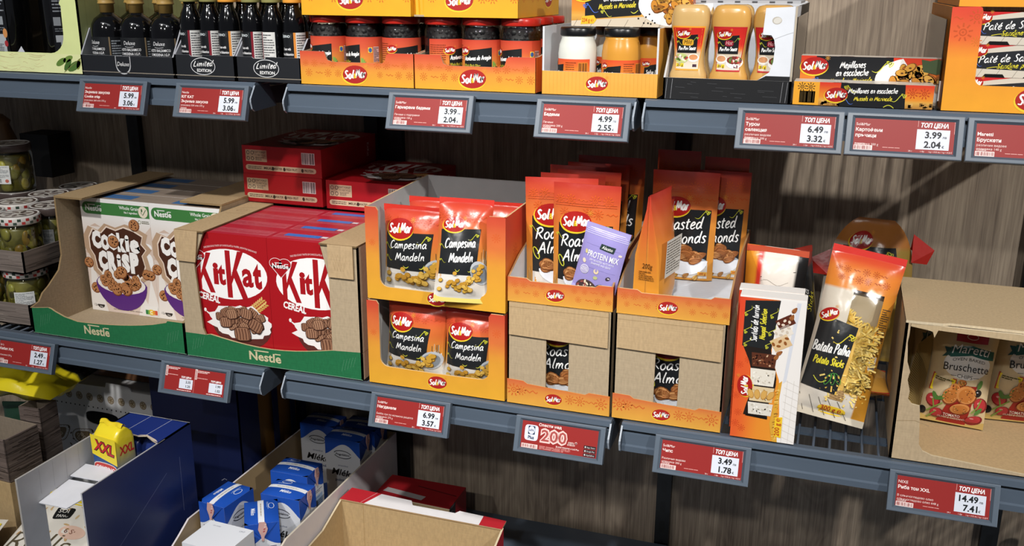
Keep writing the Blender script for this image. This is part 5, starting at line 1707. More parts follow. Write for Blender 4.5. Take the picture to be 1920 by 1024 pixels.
# ------------------------------------------------------------------ soft bags
def bag(name, label, cat, w, h, t_, loc, rot, cfun, decor=None, group=None, style='pillow', seed=0, back=None, seal='#c9352a', taper=0.0, window=None, nu=22, nv=30, lean=0.0, wr=1.0, bseal=None, dome=0.0):
    """soft pouch; local x across, z up, front at -y. style stand = full foot, flat top"""
    o = thing(name, label, cat, loc, rot, group)
    rnd = random.Random(seed)
    ph = [rnd.uniform(0, 6.28) for _ in range(8)]
    def thick(v):
        s = max(0, min(1, v / h))
        if style == 'stand':
            return t_ / 2 * (min(1, .80 + s * 1.2) if s < .16 else max(.03, math.cos((s - .16) / .84 * math.pi / 2) ** .75))
        e = .045
        k = max(0, min(1, (s - e) / (1 - 2 * e)))
        return t_ / 2 * (.02 + .98 * math.sin(math.pi * k) ** .55)
    def width(v):
        s = v / h
        dm = math.sqrt(max(.02, 1 - (max(0, s - .55) / .45) ** 2 * dome)) if dome else 1
        return dm * w * (1 - taper * s) * (1 - .10 * (thick(v) / (t_ / 2)) ** 2 * (t_ / w))
    def prof(s):
        return max(0.0, 1 - abs(2 * s - 1) ** 2.6) ** .75
    def wrk(u, v):
        a = math.sin(u * 95 + v * 60 + ph[0]) * math.sin(v * 75 + ph[1]) * .5 + math.sin(u * 160 - v * 110 + ph[2]) * .3 + math.sin(v * 190 + u * 40 + ph[3]) * .22
        return a * .0011 * wr * min(1, thick(v) / (t_ * .2))
    def m(u, v, off=0.0):
        s = max(0.0, min(1.0, u / w))
        W = width(v)
        return ((u - w / 2) * W / w + lean * (v / h) ** 2, -(thick(v) * prof(s)) - wrk(u, v) * prof(s) - off * 2.2, v)
    m.curved = True
    def mb(u, v, off=0.0):
        p = m(u, v, 0)
        s = max(0.0, min(1.0, u / w))
        return (p[0], thick(v) * prof(s) + .0003 + off, v)
    f = MB()
    sk = None
    if window:
        sk = lambda i, j: 1 if window(i * w, j * h) else None
    f.grid(lambda i, j: m(i * w, j * h), nu, nv, lambda i, j: cfun(i, j), 0, True, sk)
    f.grid(lambda i, j: mb((1 - i) * w, j * h), nu, nv, lambda i, j: (C(back) if back else cfun(1 - i, j)), 0, True)
    if style == 'stand':
        bot = [m(i / nu * w, 0) for i in range(nu + 1)] + [mb(i / nu * w, 0) for i in range(nu, -1, -1)]
        f.face(bot[::-1], back or cfun(.5, 0))
    if decor:
        decor(f, m)
    f.build('pouch', [FILM, CLEAR] if window else FILM, o)
    if seal and style != 'stand':
        for v0, nm in ((h - .011, 'top_seal'), (0.0, 'bottom_seal')):
            q = MB()
            sc_ = seal if v0 else (bseal or seal)
            for sgn in (1, -1):
                q.grid(lambda i, j: (m(i * w, v0 + j * .011)[0], sgn * (-.0013 - .0005 * math.sin(j * 30 * math.pi / 3)) + m(i * w, v0 + j * .011)[1] * .0, v0 + j * .011), 10, 10, C(sc_))
            q.build(nm, FILM, o)
    return o, m
SUNBAG = [(0, '#d99a32'), (.35, '#d68a32'), (.72, '#d06634'), (.88, '#c44a30'), (1, '#b8382c')]

def campesina_decor(w, h):
    def d(b, m):
        d_quad(b, m, [(w * .05, h * .21), (w * .97, h * .21), (w * .97, h * .40), (w * .05, h * .28)], '#d9d6d0', 1, n=10)
        d_quad(b, m, [(w * .05, h * .27), (w * .75, h * .27), (w * .80, h * .72), (w * .06, h * .70)], '#232527', 2, n=12)
        rnd = random.Random(4)
        for i in range(12):
            d_rect(b, m, w * (.83 + .010 * i), h * .32, w * (.838 + .010 * i), h * (.40 + .14 * rnd.random()), rnd.choice(['#c9b79a', '#5a4a38', '#e8ddc8']), 2)
        d_brush(b, m, 'Campesina', w * .43, h * .535, h * .088, '#f1f1ef', 4, 'c', w * .58, .07)
        d_brush(b, m, 'Mandeln', w * .46, h * .395, h * .088, '#f1f1ef', 4, 'c', w * .46, .07)
        logo(b, m, w * .30, h * .75, w * .42, 4)
        curl(b, m, w * .66, h * .64, w * .18, '#c9c93a', 4, -1); curl(b, m, w * .11, h * .54, w * .12, '#c9c93a', 4)
        curl(b, m, w * .12, h * .40, w * .11, '#c9c93a', 4)
        d_line(b, m, [(w * (.36 + .012 * i), h * (.325 - .022 * math.sin(i * .45))) for i in range(8)], w * .012, '#d6d648', 4, taper=True)
        d_line(b, m, [(w * (.60 + .012 * i), h * (.31 - .022 * math.sin(i * .45) + .006 * i)) for i in range(8)], w * .012, '#d6d648', 4, taper=True)
        d_ell(b, m, w * .83, h * .30, w * .17, h * .12, '#b9bec4', 4, n=22, rot=.5)
        d_ell(b, m, w * .82, h * .29, w * .145, h * .095, '#7f868d', 5, n=20, rot=.5)
        for i in range(46):
            if i < 26:
                a, q = rnd.uniform(0, 6.28), rnd.uniform(0, 1) ** .5
                cx, cy = w * (.72 + .17 * q * math.cos(a)), h * (.24 + .09 * q * math.sin(a) + .10 * q * math.cos(a))
            else:
                cx, cy = w * rnd.uniform(.08, .62), h * rnd.uniform(.12, .22)
            r_ = w * rnd.uniform(.042, .052)
            d_ell(b, m, cx, cy, r_, r_ * .86, '#7d5a1f', 6 + i % 4 * 2, n=12, rot=rnd.uniform(-.5, .8))
            d_ell(b, m, cx - r_ * .08, cy + r_ * .1, r_ * .88, r_ * .74, rnd.choice(['#d2a745', '#c99a3a', '#dcb456', '#bf8d33']), 7 + i % 4 * 2, n=12, rot=.3)
        d_ell(b, m, w * .36, h * .285, w * .04, w * .036, '#c99a3a', 14, n=12)
        suns(b, m, w * .04, h * .76, w * .96, h * .90, '#c9502a', 3, 3, 1, 6)
    return d
def sunfun(i, j):
    return grad(j, [(0, '#d9d6d0'), (.20, '#d6cfc4'), (.30, '#d2953c'), (.66, '#cf6c35'), (.86, '#c64a30'), (1, '#b4342a')])

# coated nut trays
def nut_tray(label, x, z, w, d, h, sidew, cut, top_logo, hb):
    t = thing('cardboard_tray', label, 'carton', (x, 1.456, z), group='orange nut trays')
    r_ = .016
    out = [(0, 0), (w, 0), (w, h), (w - sidew[1] + .004, h)]
    out += [(w - sidew[1], h - .006)] + fillet(w - sidew[1] - r_, cut + r_, r_, 0, -90, 5) + [(w * .5, cut - .001)] + fillet(sidew[0] + r_, cut + r_, r_, -90, -180, 5)
    out += [(sidew[0], h - .006), (sidew[0] - .004, h), (0, h)]
    b = MB()
    panel(b, FRONT(), out, .003, '#e0a52c', '#c9c4bb', '#d9b98a')
    d_grad(b, FRONT(), out, [(0, '#dea32f'), (.42, '#da9832'), (.72, '#d36c38'), (1, '#c4452f')], 1, 12)
    logo(b, FRONT(), w * .515, cut * .5, .036)
    sun(b, FRONT(), w - sidew[1] * .5, h * .78, .008, '#cf5a26', 2); sun(b, FRONT(), sidew[0] * .5, h * .62, .006, '#cf5a26', 2)
    b.build('front_panel', PRINT, t)
    for xx, m in ((0, PL((0, 0, 0), (0, -1, 0), (0, 0, 1))), (w, RIGHT(w, 0, 0))):
        b = MB()
        pts = [(0, 0), (d, 0), (d, hb), (.02, h), (0, h)]
        if xx == 0:
            pts = [(-u, v) for u, v in pts][::-1]
        panel(b, m, pts, .003, '#d9552a', '#c9c9c8', '#d9b98a')
        if xx:
            d_grad(b, m, pts, [(0, '#e3a32a'), (.35, '#dd7a2c'), (.8, '#cf4029'), (1, '#c93a28')], 1, 10)
            sun(b, m, .05, h * .6, .012, '#c24a22', 2)
        b.build('side_panel', PRINT, t)
    b = MB(); b.box(.003, w - .003, d - .003, d, 0, hb, '#c9cbcc'); b.build('back_panel', PRINT, t)
    b = MB(); b.box(.003, w - .003, .003, d - .003, 0, .003, '#c9c4bb'); b.build('base_panel', PRINT, t)
    return t
nut_tray('upper orange tray with cut-out front holding two coated nut bags', -.7605, MZ + .1605, .257, .27, .1655, (.025, .033), .0235, True, .172)
nut_tray('lower orange tray with cut-out front holding two coated nut bags', -.7635, MZ, .259, .27, .1565, (.023, .029), .034, True, .1565)
W1 = .130
bag('nut_bag', 'coated nut bag facing out at the left of the upper orange tray', 'bag', W1, .153, .046, (-.6795, 1.490, MZ + .170), (R(-3), 0, R(-2)), sunfun, campesina_decor(W1, .153), 'coated nut bags', seed=1, bseal='#cfcac2')
bag('nut_bag', 'coated nut bag twisted and leaning forward over the front of the upper orange tray', 'bag', .092, .176, .040, (-.580, 1.4440, MZ + .1755), (R(-13), R(4), R(20)), sunfun, campesina_decor(.092, .175), 'coated nut bags', seed=2, wr=1.6, bseal='#d6c46a')
bag('nut_bag', 'coated nut bag leaning left in the lower orange tray', 'bag', .118, .143, .048, (-.688, 1.490, MZ + .009), (R(-2), R(3), R(-3)), sunfun, campesina_decor(.118, .140), 'coated nut bags', seed=3, bseal='#cfcac2')
bag('nut_bag', 'coated nut bag at the right of the lower orange tray', 'bag', .110, .138, .048, (-.574, 1.486, MZ + .008), (R(-2), R(2), R(3)), sunfun, campesina_decor(.110, .138), 'coated nut bags', seed=4, bseal='#cfcac2')
bag('nut_bag', 'red-topped nut bag standing behind the left one in the upper orange tray', 'bag', .12, .158, .045, (-.668, 1.56, MZ + .166), (R(-4), 0, 0), sunfun, None, 'coated nut bags', seed=5)
bag('nut_bag', 'red-topped nut bag standing behind the twisted one in the upper orange tray', 'bag', .11, .150, .045, (-.566, 1.60, MZ + .166), (R(-4), 0, R(4)), sunfun, None, 'coated nut bags', seed=6)

# roasted almond trays and pouches
def almond_decor(w, h, txt=True):
    def d(b, m):
        d_quad(b, m, [(w * .10, h * .02), (w * .92, h * .02), (w * .92, h * .16), (w * .10, h * .17)], '#cfcac3', 1, n=8)
        d_quad(b, m, [(w * .10, h * .16), (w * .90, h * .13), (w * .92, h * .66), (w * .10, h * .66)], '#1d1f21', 2, n=12)
        for i in range(10):
            d_rect(b, m, w * (.03 + .006 * i), h * (.02 + .01 * (i % 3)), w * (.034 + .006 * i), h * (.14 + .02 * (i % 4)), ('#b98a4a', '#7d5a2e', '#d6b070')[i % 3], 1)
        d_brush(b, m, 'Roasted', w * .48, h * .475, h * .098, '#f3f3f1', 4, 'c', w * .66, .10)
        d_brush(b, m, 'Almonds', w * .53, h * .345, h * .098, '#f3f3f1', 4, 'c', w * .70, .10)
        logo(b, m, w * .37, h * .68, w * .47, 4)
        curl(b, m, w * .78, h * .62, w * .20, '#c9c93a', 4, -1); curl(b, m, w * .14, h * .55, w * .13, '#c9c93a', 4)
        e = ell(w * .16, h * .33, w * .09, w * .035, 10, 2.0)
        d_line(b, m, e + e[:1], w * .014, '#c9c93a', 4)
        d_ell(b, m, w * .56, h * .185, w * .35, h * .045, '#9aa3ad', 5, n=24)
        d_ell(b, m, w * .56, h * .19, w * .36, h * .145, '#e3e7ee', 6, n=24, a0=math.pi, a1=2 * math.pi)
        rnd = random.Random(3)
        for i in range(20):
            a, q = rnd.uniform(0, 6.28), rnd.uniform(0, 1) ** .5
            cx, cy = w * (.56 + .28 * q * math.cos(a)), h * (.222 + .055 * q * math.sin(a) + .04 * (1 - abs(math.cos(a) * q)))
            almond(b, m, cx, cy, w * .215, rnd.uniform(-.6, .6), 7 + (i % 4) * 3, i, (rnd.choice(['#b5794a', '#a8693a', '#c08a56']), '#7d4a26'))
        for i, (u, v) in enumerate(((.22, .045), (.42, .035), (.60, .045), (.75, .03))):
            almond(b, m, w * u, h * v, w * .12, .3 * i, 8, i, (('#b98446', '#e0b45a')[i % 2], '#8a5a2a'))
        d_rect(b, m, w * .78, h * .05, w * .92, h * .085, '#d9a23a', 8)
        d_text(b, m, '200 g', w * .85, h * .058, h * .020, '#a83a1c', 9, 'c', w * .11, .1, .02)
        suns(b, m, w * .06, h * .70, w * .94, h * .92, '#cf5a26', 3, 3, 2, 5)
        for v in (.815, .835):
            d_line(b, m, [(w * (.04 + .092 * i), h * v) for i in range(11)], h * .005, '#c9562c', 4)
    return d
def almfun(i, j):
    return grad(j, [(0, '#c98a35'), (.5, '#cd8434'), (.72, '#cd6c34'), (.9, '#c04a2e'), (1, '#b0342a')])
def almond_lower(label, x, w):
    t = thing('cardboard_carton', label, 'carton', (x, 1.456, MZ), group='brown almond cartons')
    h = .1835
    x0, x1, z0 = w * .38, w * .60, .034
    b = MB()
    panel(b, FRONT(), [(0, 0), (w, 0), (w, h), (x1, h), (x1, z0), (x0, z0), (x0, h), (0, h)], .003, KR, KR, '#8f7754')
    b.build('front_panel', KRAFT, t)
    b = MB()
    strip = [(0, 0), (w, 0), (w, .036), (w * .80, .037), (w * .765, .033), (w * .20, .0385), (w * .16, .043), (0, .044)]
    m = FRONT(0, -.0008, 0)
    panel(b, m, strip, .0006, '#e09a30')
    d_grad(b, m, strip, [(0, '#d9a140'), (.4, '#d6943e'), (1, '#cb643a')], 1, 5)
    suns(b, m, .006, .012, w * .3, .038, '#c9622a', 2, 2, 1, 3); suns(b, m, w * .6, .008, w * .98, .032, '#c9622a', 2, 4, 1, 4)
    logo(b, m, w * .46, .0165, .030)
    b.build('printed_strip', PRINT, t)
    b = MB()
    panel(b, FRONT(0, -.004, 0), [(.004, .126), (w - .006, .122), (w - .006, h), (.004, h)], .003, '#b89e79', KR, '#8f7754')
    d_line(b, FRONT(0, -.004, 0), [(.004, h - .008), (w - .006, h - .008)], .0007, '#9d845f', 1)
    flap = b
    for xx in (0, w):
        b = MB()
        panel(b, RIGHT(xx if xx else .003, 0, 0), rect(.24, h), .003, KR, KR, '#8f7754'); b.build('side_panel', KRAFT, t)
    b = MB(); b.box(.003, w - .003, .003, .24, h - .003, h, KR); tpn = b.build('top_panel', KRAFT, t)
    flap.build('top_flap', KRAFT, tpn)
    b = MB(); b.box(.003, w - .003, .003, .24, 0, .003, KR); b.build('base_panel', KRAFT, t)
    b = MB(); b.box(.003, w - .003, .237, .24, .003, h - .003, KR); b.build('back_panel', KRAFT, t)
    return t
def almond_upper(label, x, w):
    t = thing('cardboard_tray', label, 'carton', (x, 1.455, MZ + .1845), group='open orange almond trays')
    strip = [(0, 0), (w, 0), (w, .0425), (w * .86, .0425), (w * .83, .0385), (w * .22, .0375), (w * .18, .042), (0, .0425)]
    b = MB()
    panel(b, FRONT(), strip, .003, '#e09a30', '#d9dadc', '#d9b98a')
    d_grad(b, FRONT(), strip, [(0, '#d9a040'), (.35, '#d58f3c'), (1, '#c95f38')], 1, 5)
    suns(b, FRONT(), .006, .010, w * .4, .038, '#c9622a', 2, 2, 2, 4); suns(b, FRONT(), w * .62, .008, w * .98, .036, '#c9622a', 2, 4, 2, 4)
    logo(b, FRONT(), w * .46, .0175, .032)
    b.build('front_panel', PRINT, t)
    sd = [(0, 0), (.27, 0), (.27, .09), (.20, .086), (.10, .078), (.055, .066), (0, .0425)]
    for xx in (0, w):
        b = MB()
        if xx == 0:
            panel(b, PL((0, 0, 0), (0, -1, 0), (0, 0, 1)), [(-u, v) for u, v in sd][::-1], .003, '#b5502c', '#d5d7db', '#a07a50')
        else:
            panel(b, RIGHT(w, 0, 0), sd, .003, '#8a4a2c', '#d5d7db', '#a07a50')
        b.build('side_panel', PRINT, t)
    b = MB(); b.box(.003, w - .003, .003, .27, 0, .003, '#d9dde3')
    for i in range(24):
        d_rect(b, TOP(0, 0, .003), .004, .006 + i * .011, w - .004, .0065 + i * .011, '#c9ced6', 1)
    b.build('base_panel', PRINT, t)
    b = MB(); b.box(.003, w - .003, .267, .27, 0, .09, '#d5d7db'); b.build('back_panel', PRINT, t)
    return t
almond_lower('closed brown carton with a slot showing an almond pouch, left of the two', -.4995, .1805)
almond_lower('closed brown carton with a slot showing an almond pouch, right of the two', -.3145, .1785)
almond_upper('open orange tray crowded with almond pouches and one purple snack bag', -.4990, .1795)
almond_upper('open orange tray with bare white floor, nearly sold out of almond pouches', -.3130, .1795)
AZ = MZ + .1895
def pouch(label, x, y, z, rz=0, tx=-2, ry=0, w=.122, h=.192, seed=0, t_=.042, dec=True):
    return bag('almond_pouch', label, 'bag', w, h, t_, (x, y, z), (R(tx), R(ry), R(rz)), almfun, almond_decor(w, h) if dec else None, 'roasted almond pouches', 'stand', seed, seal=None, taper=-.02)[0]
p0 = pouch('roasted almond pouch at the front left of the crowded orange tray', -.4305, 1.537, AZ, 6, -2, -1, seed=11, t_=.030)
p1 = pouch('roasted almond pouch behind the purple snack bag', -.3800, 1.501, AZ, -2, -1, 0, .112, .192, 12, .030)
for i, (x, y, rz, lab) in enumerate(((-.425, 1.577, 2, 'first'), (-.405, 1.611, -2, 'second'), (-.428, 1.645, 3, 'third'), (-.405, 1.679, 0, 'fourth'))):
    dup(p1, (x, y, AZ + .001 * i), (R(-1), 0, R(rz * .4)), 'dark red-topped almond pouch in the crowded tray, %s behind the front left one' % lab).scale = (1, .75, 1)
dup(p0, (-.3865, 1.707, AZ + .012), (0, 0, 0), 'rearmost almond pouch in the crowded tray, raised above its neighbours')
p1b = pouch('almond pouch seen through the slot of the left brown carton', -.405, 1.500, MZ + .006, 0, 0, 0, .122, .172, 13)
dup(p1b, (-.4325, 1.555, MZ + .006), (0, 0, R(2)), 'almond pouch deeper behind the slot of the left brown carton')
dup(p1b, (-.2155, 1.500, MZ + .006), (0, 0, 0), 'almond pouch seen through the slot of the right brown carton')
dup(p1b, (-.243, 1.555, MZ + .006), (0, 0, R(2)), 'almond pouch deeper behind the slot of the right brown carton')
# nearly empty tray: one pouch edge-on, two facing, more behind
pe = pouch('almond pouch turned edge-on at the front of the nearly empty tray', -.2620, 1.512, AZ, -100, 0, -1, .10, .188, 14, .055, False)
b = MB()
b.face([(.046, -.022, .004), (.046, .024, .004), (.0475, .020, .09), (.049, .004, .165), (.0495, .002, .186), (.0495, -.002, .186), (.049, -.004, .165), (.0475, -.020, .09)][::-1], [grad(k, SUNBAG) for k in (0, 0, .4, .9, 1, 1, .9, .4)][::-1])
mm = RIGHT(.0488, 0, 0)
d_text(b, mm, '200g', .002, .070, .008, '#3a2412', 2, 'c', .017, .1)
d_lines(b, mm, -.012, .050, .014, .066, 5, '#6a4018', 2, .35, 5)
d_rect(b, RIGHT(.0466, 0, 0), -.014, .008, .008, .018, '#e3ddd2', 2)
d_lines(b, RIGHT(.0466, 0, 0), -.013, .009, .007, .017, 3, '#5a4a38', 3, .4, 5)
b.build('side_gusset', FILM, pe)
f = MB()
bm = PL((0, .0285, 0), (-1, 0, 0), (0, 0, 1))
f.face([bm(-.040, .055), bm(.030, .055), bm(.034, .115), bm(-.036, .115)], '#d9d4cb')
d_lines(f, bm, -.034, .06, .028, .112, 12, '#6b655c', 1, .45, 8)
f.build('ingredients_label', PRINT, pe)
p2 = pouch('roasted almond pouch facing out in the middle of the nearly empty tray', -.2455, 1.669, AZ, 0, -2, 0, .114, .192, 15, .024)
dup(p2, (-.1865, 1.6945, AZ), (R(-2), 0, 0), 'roasted almond pouch facing out at the right of the nearly empty tray').scale = (.86, .7, 1)
pr = dup(p2, (-.1810, 1.711, AZ + .022), (0, 0, 0), 'dark red almond pouch top, behind the right pouch of the nearly empty tray')
pl = dup(p2, (-.2650, 1.711, AZ + .03), (0, 0, 0), 'dark red almond pouch top, behind the middle pouch of the nearly empty tray')
pr.scale = pl.scale = (.66, .4, 1)
pm = pouch('clear-sided nut pouch standing at the left wall of the nearly empty tray', -.2730, 1.606, AZ, 66, 0, 0, .07, .15, 16, .040)

# purple snack bag
def purple(b, m):
    w, h = .076, .118
    for k in range(5):
        d_rect(b, m, .0005, h - .003 - k * .0030, w - .0005, h - .0042 - k * .0030, '#c5bfe6', 2, cell=.008)
    for v in (.05, .072, .09):
        d_line(b, m, [(w * i / 8, h * v * 8 + .0004 * math.sin(i * 3)) for i in range(9)], .0004, '#7d76ae', 1)
    q = SUB(m, .046, .086, -.02)
    d_quad(b, q, [(-.013, -.004), (.012, -.005), (.013, .005), (-.012, .005)], '#2c3b3a', 3)
    d_text(b, q, 'Alesto', 0, -.0022, .0052, '#efeeea', 5, 'c', .019, .1, .01)
    d_text(b, m, 'PROTEIN MIX', .042, .0655, .0098, '#f5f4f6', 3, 'c', .054, 0, .01)
    d_text(b, m, 'DRY ROASTED NUTS WITH', .042, .0595, .0034, '#eceaf4', 3, 'c', .042)
    d_text(b, m, 'EDAMAME AND SEEDS', .042, .0545, .0034, '#eceaf4', 3, 'c', .034)
    d_ell(b, m, .016, .042, .0078, .0078, '#f0eff4', 3); d_ell(b, m, .016, .042, .0072, .0072, '#b3accf', 4)
    d_text(b, m, 'HIGH', .016, .043, .003, '#f4f3f8', 5, 'c', .009); d_text(b, m, 'PROTEIN', .016, .0395, .003, '#f4f3f8', 5, 'c', .012)
    for (x, y, a, bb, r_, c_) in ((.012, .072, .0022, .0038, .2, '#cfc48a'), (.012, .056, .003, .004, .5, '#e6d6bb'), (.037, .044, .0045, .0045, 0, '#e3cfae'), (.038, .033, .004, .003, .3, '#b8bd85'), (.059, .038, .0042, .003, .6, '#3c3540'), (.069, .080, .003, .002, 0, '#e2cfc4')):
        d_ell(b, m, x, y, a, bb, c_, 3, n=12, rot=r_)
    d_ell(b, m, .037, .046, .002, .0028, '#9b93c2', 4, n=10)
    d_ell(b, m, .060, .0385, .002, .0012, '#d8d2dc', 4, n=8)
    d_ell(b, m, .026, .010, .019, .0155, '#4c3a3a', 3, n=22)
    rnd = random.Random(7)
    for i in range(34):
        a, q_ = rnd.uniform(0, 6.28), rnd.uniform(0, 1) ** .5
        d_ell(b, m, .026 + .016 * q_ * math.cos(a), .010 + .0125 * q_ * math.sin(a), .0034, .0018, rnd.choice(['#e3d6bc', '#d2c39a', '#8f4d48', '#2f2a2c', '#a9ad75', '#efe6d2', '#a8605a']), 4 + i % 4, n=9, rot=rnd.uniform(0, 3))
    d_ell(b, m, .052, .013, .0125, .012, '#2f4a40', 4, n=22)
    for i, s_ in enumerate(('PEANUTS', 'EDAMAME', 'PUMPKIN SEEDS', 'CASHEWS')):
        d_text(b, m, s_, .052, .018 - i * .0042, .0024, '#dfe6e0', 5, 'c', .014)
bag('snack_bag', 'purple protein nut mix bag tilted in front of the almond pouches', 'bag', .076, .118, .017, (-.3590, 1.4715, AZ + .014), (R(-3), R(12), R(-6)), lambda i, j: C('#988fcb'), purple, None, seed=21, seal='#a9a1d8', wr=.6)

# nougat boxes
def nougat(label, x, y, rot=0):
    W, H, D = .0985, .2375, .030
    t = thing('nougat_box', label, 'box', (x, y, MZ + .001), (0, 0, rot), 'nougat boxes')
    b = MB()
    b.box(0, W, .0005, D, 0, H, '#e6d9cc', top='#eceae6', left='#d9482a')
    m = FRONT()
    Lf = LEFT(0, 0, 0)
    def strip(u0, u1, n=12):
        for i in range(n):
            d_rect(b, m, u0, H * i / n, u1, H * (i + 1) / n, '#dc5a2c', 1)
    b.grid(lambda i, j: m(W * i, H * j, LAY), 12, 16, lambda i, j: grad(i * .75 + (1 - j) * .25, [(0, '#d9452b'), (.25, '#dd5c2c'), (.6, '#e58f30'), (1, '#e9a836')]), 0, False)
    d_rect(b, m, 0, H - .003, W, H, '#f0ede8', 2)
    wht = [(W * .60, H - .003), (W, H - .003), (W, 0), (W * .70, 0), (W * .74, H * .20), (W * .69, H * .44), (W * .545, H * .60), (W * .54, H * .66)]
    d_poly(b, m, wht, '#ece8e4', 2)
    for i in range(9):
        y_ = H * (.02 + .05 * i)
        d_line(b, m, [(W * .78, y_ + .006), (W, y_ - .002)], .0005, '#c4bcb4', 3)
    for u in (.80, .90):
        d_line(b, m, [(W * u, 0), (W * (u + .02), H * .45)], .0004, '#c9c2ba', 3)
    d_poly(b, m, [(W * .085, H * .655), (W * .53, H * .645), (W * .615, H * .985), (W * .085, H * .965)], '#222426', 4)
    d_brush(b, m, 'Surtido de turrón', W * .30, H * .815, .0098, '#f1f1ef', 5, 'c', H * .25, R(90))
    d_brush(b, m, 'Nougat Selection', W * .42, H * .815, .0085, '#ddd13c', 5, 'c', H * .21, R(90), .2, .14)
    for x_, y_ in ((.14, .90), (.15, .78), (.16, .69), (.53, .90), (.52, .78), (.49, .69)):
        curl(b, SUB(m, W * x_, H * y_, 1.5), 0, 0, .016, '#c9c93a', 5)
    # the picture of nougat bars
    for (x_, y_, a, bb, c1, c2) in ((.71, .845, .013, .008, '#5a2a1c', '#e3d2c0'), (.69, .775, .013, .0085, '#e6ded2', '#cdbfae'), (.67, .70, .014, .010, '#d9b98c', '#8f5527')):
        q = SUB(m, W * x_, H * y_, .55)
        d_poly(b, q, [(-a, -bb), (a, -bb), (a, bb), (-a, bb)], c1, 5)
        for i in range(5):
            d_ell(b, q, -a * .8 + a * .4 * i, bb * .3 * (-1) ** i, a * .16, bb * .35, c2, 6, n=8, rot=i)
    for (x_, y_, r_) in ((.83, .93, 1.0), (.80, .88, 1.2), (.62, .60, 1.0), (.66, .63, .7)):
        almond(b, m, W * x_, H * y_, .011, r_, 6, 1, ('#b0703c', '#7a4320'))
    d_poly(b, m, [(W * .75, H * .42), (W * .80, H * .44), (W * .92, H * .98), (W * .86, H * .98)], '#d5d8e0', 3)
    # window onto the bars
    win = [(W * .10, H * .655), (W * .53, H * .645)] + [(W * (.55 + .10 * math.sin(i * .45)), H * (.60 - .05 * i)) for i in range(8)] + [(W * .56, H * .16), (W * .18, H * .17)] + [(W * (.18 + .10 * math.sin(i * .4)), H * (.20 + .05 * i)) for i in range(1, 8)]
    d_poly(b, m, win, '#241c18', 4)
    def bar(y0, y1, base, dots):
        d_poly(b, m, [(W * .26, y0), (W * .61, y0), (W * .63, y1), (W * .24, y1)], base, 5)
        rnd = random.Random(int(y0 * 1000))
        for i in range(26):
            d_ell(b, m, W * rnd.uniform(.27, .60), rnd.uniform(y0 + .003, y1 - .003), rnd.uniform(.001, .0026), rnd.uniform(.0008, .0018), rnd.choice(dots), 6, n=8, rot=rnd.uniform(0, 3))
    bar(H * .52, H * .615, '#5a3020', ['#8f5a3c', '#c9a684', '#3a1d14', '#2a140e'])
    bar(H * .39, H * .505, '#e3ddd0', ['#f0ece2', '#cfc6b5', '#d9d2c4'])
    bar(H * .275, H * .38, '#d9c39a', ['#e6d6b4', '#c9ab74'])
    for i in range(4):
        d_ell(b, m, W * (.27 + .105 * i), H * .325, .0048, .0085, '#b9853c', 7, n=12, rot=.4 - .3 * i)
        d_ell(b, m, W * (.268 + .105 * i), H * .327, .0040, .0074, '#d2a457', 8, n=12, rot=.4 - .3 * i)
    bar(H * .18, H * .265, '#dcd7cc', ['#efece4', '#c5bfb0', '#d2ccbe'])
    d_line(b, m, [(W * .22, H * .172), (W * .56, H * .162)], .003, '#111111', 9)
    d_poly(b, m, [(W * .66, 0), (W * .60, .03), (W * .69, H * .42), (W * .74, H * .44), (W * .70, H * .2), (W * .74, 0)], '#d9a33a', 4)
    rnd = random.Random(4)
    for i in range(40):
        y_ = rnd.uniform(0, H * .42)
        d_line(b, m, [(W * (.64 + .06 * rnd.random()), y_), (W * (.69 + .03 * rnd.random()), y_ + .002)], .0009, rnd.choice(['#8a5f22', '#f0cf7a', '#b07a2a']), 5)
    d_poly(b, m, [(W * .68, .010), (W * .795, .008), (W * .795, .044), (W * .68, .042)], '#efc52f', 6)
    d_text(b, m, '200 g ℮', W * .76, .026, .0072, '#b33a1c', 7, 'c', .030, 0, .02, rot=R(90))
    logo(b, SUB(m, W * .175, H * .375, R(90)), 0, 0, .036, 5)
    for u, v in ((.07, .52), (.10, .18), (.07, .10), (.17, .07), (.05, .30), (.20, .56)):
        sun(b, m, W * u, H * v, .006, '#c94a24', 3)
    b.build('box', GLOSS, t)
    return t
n1 = nougat('white and orange nougat box standing at the shelf edge, front one', -.1195, 1.449)
dup(n1, (-.1245, 1.482, MZ + .001), (0, 0, R(1)), 'nougat box just behind the front one, showing only its edges')

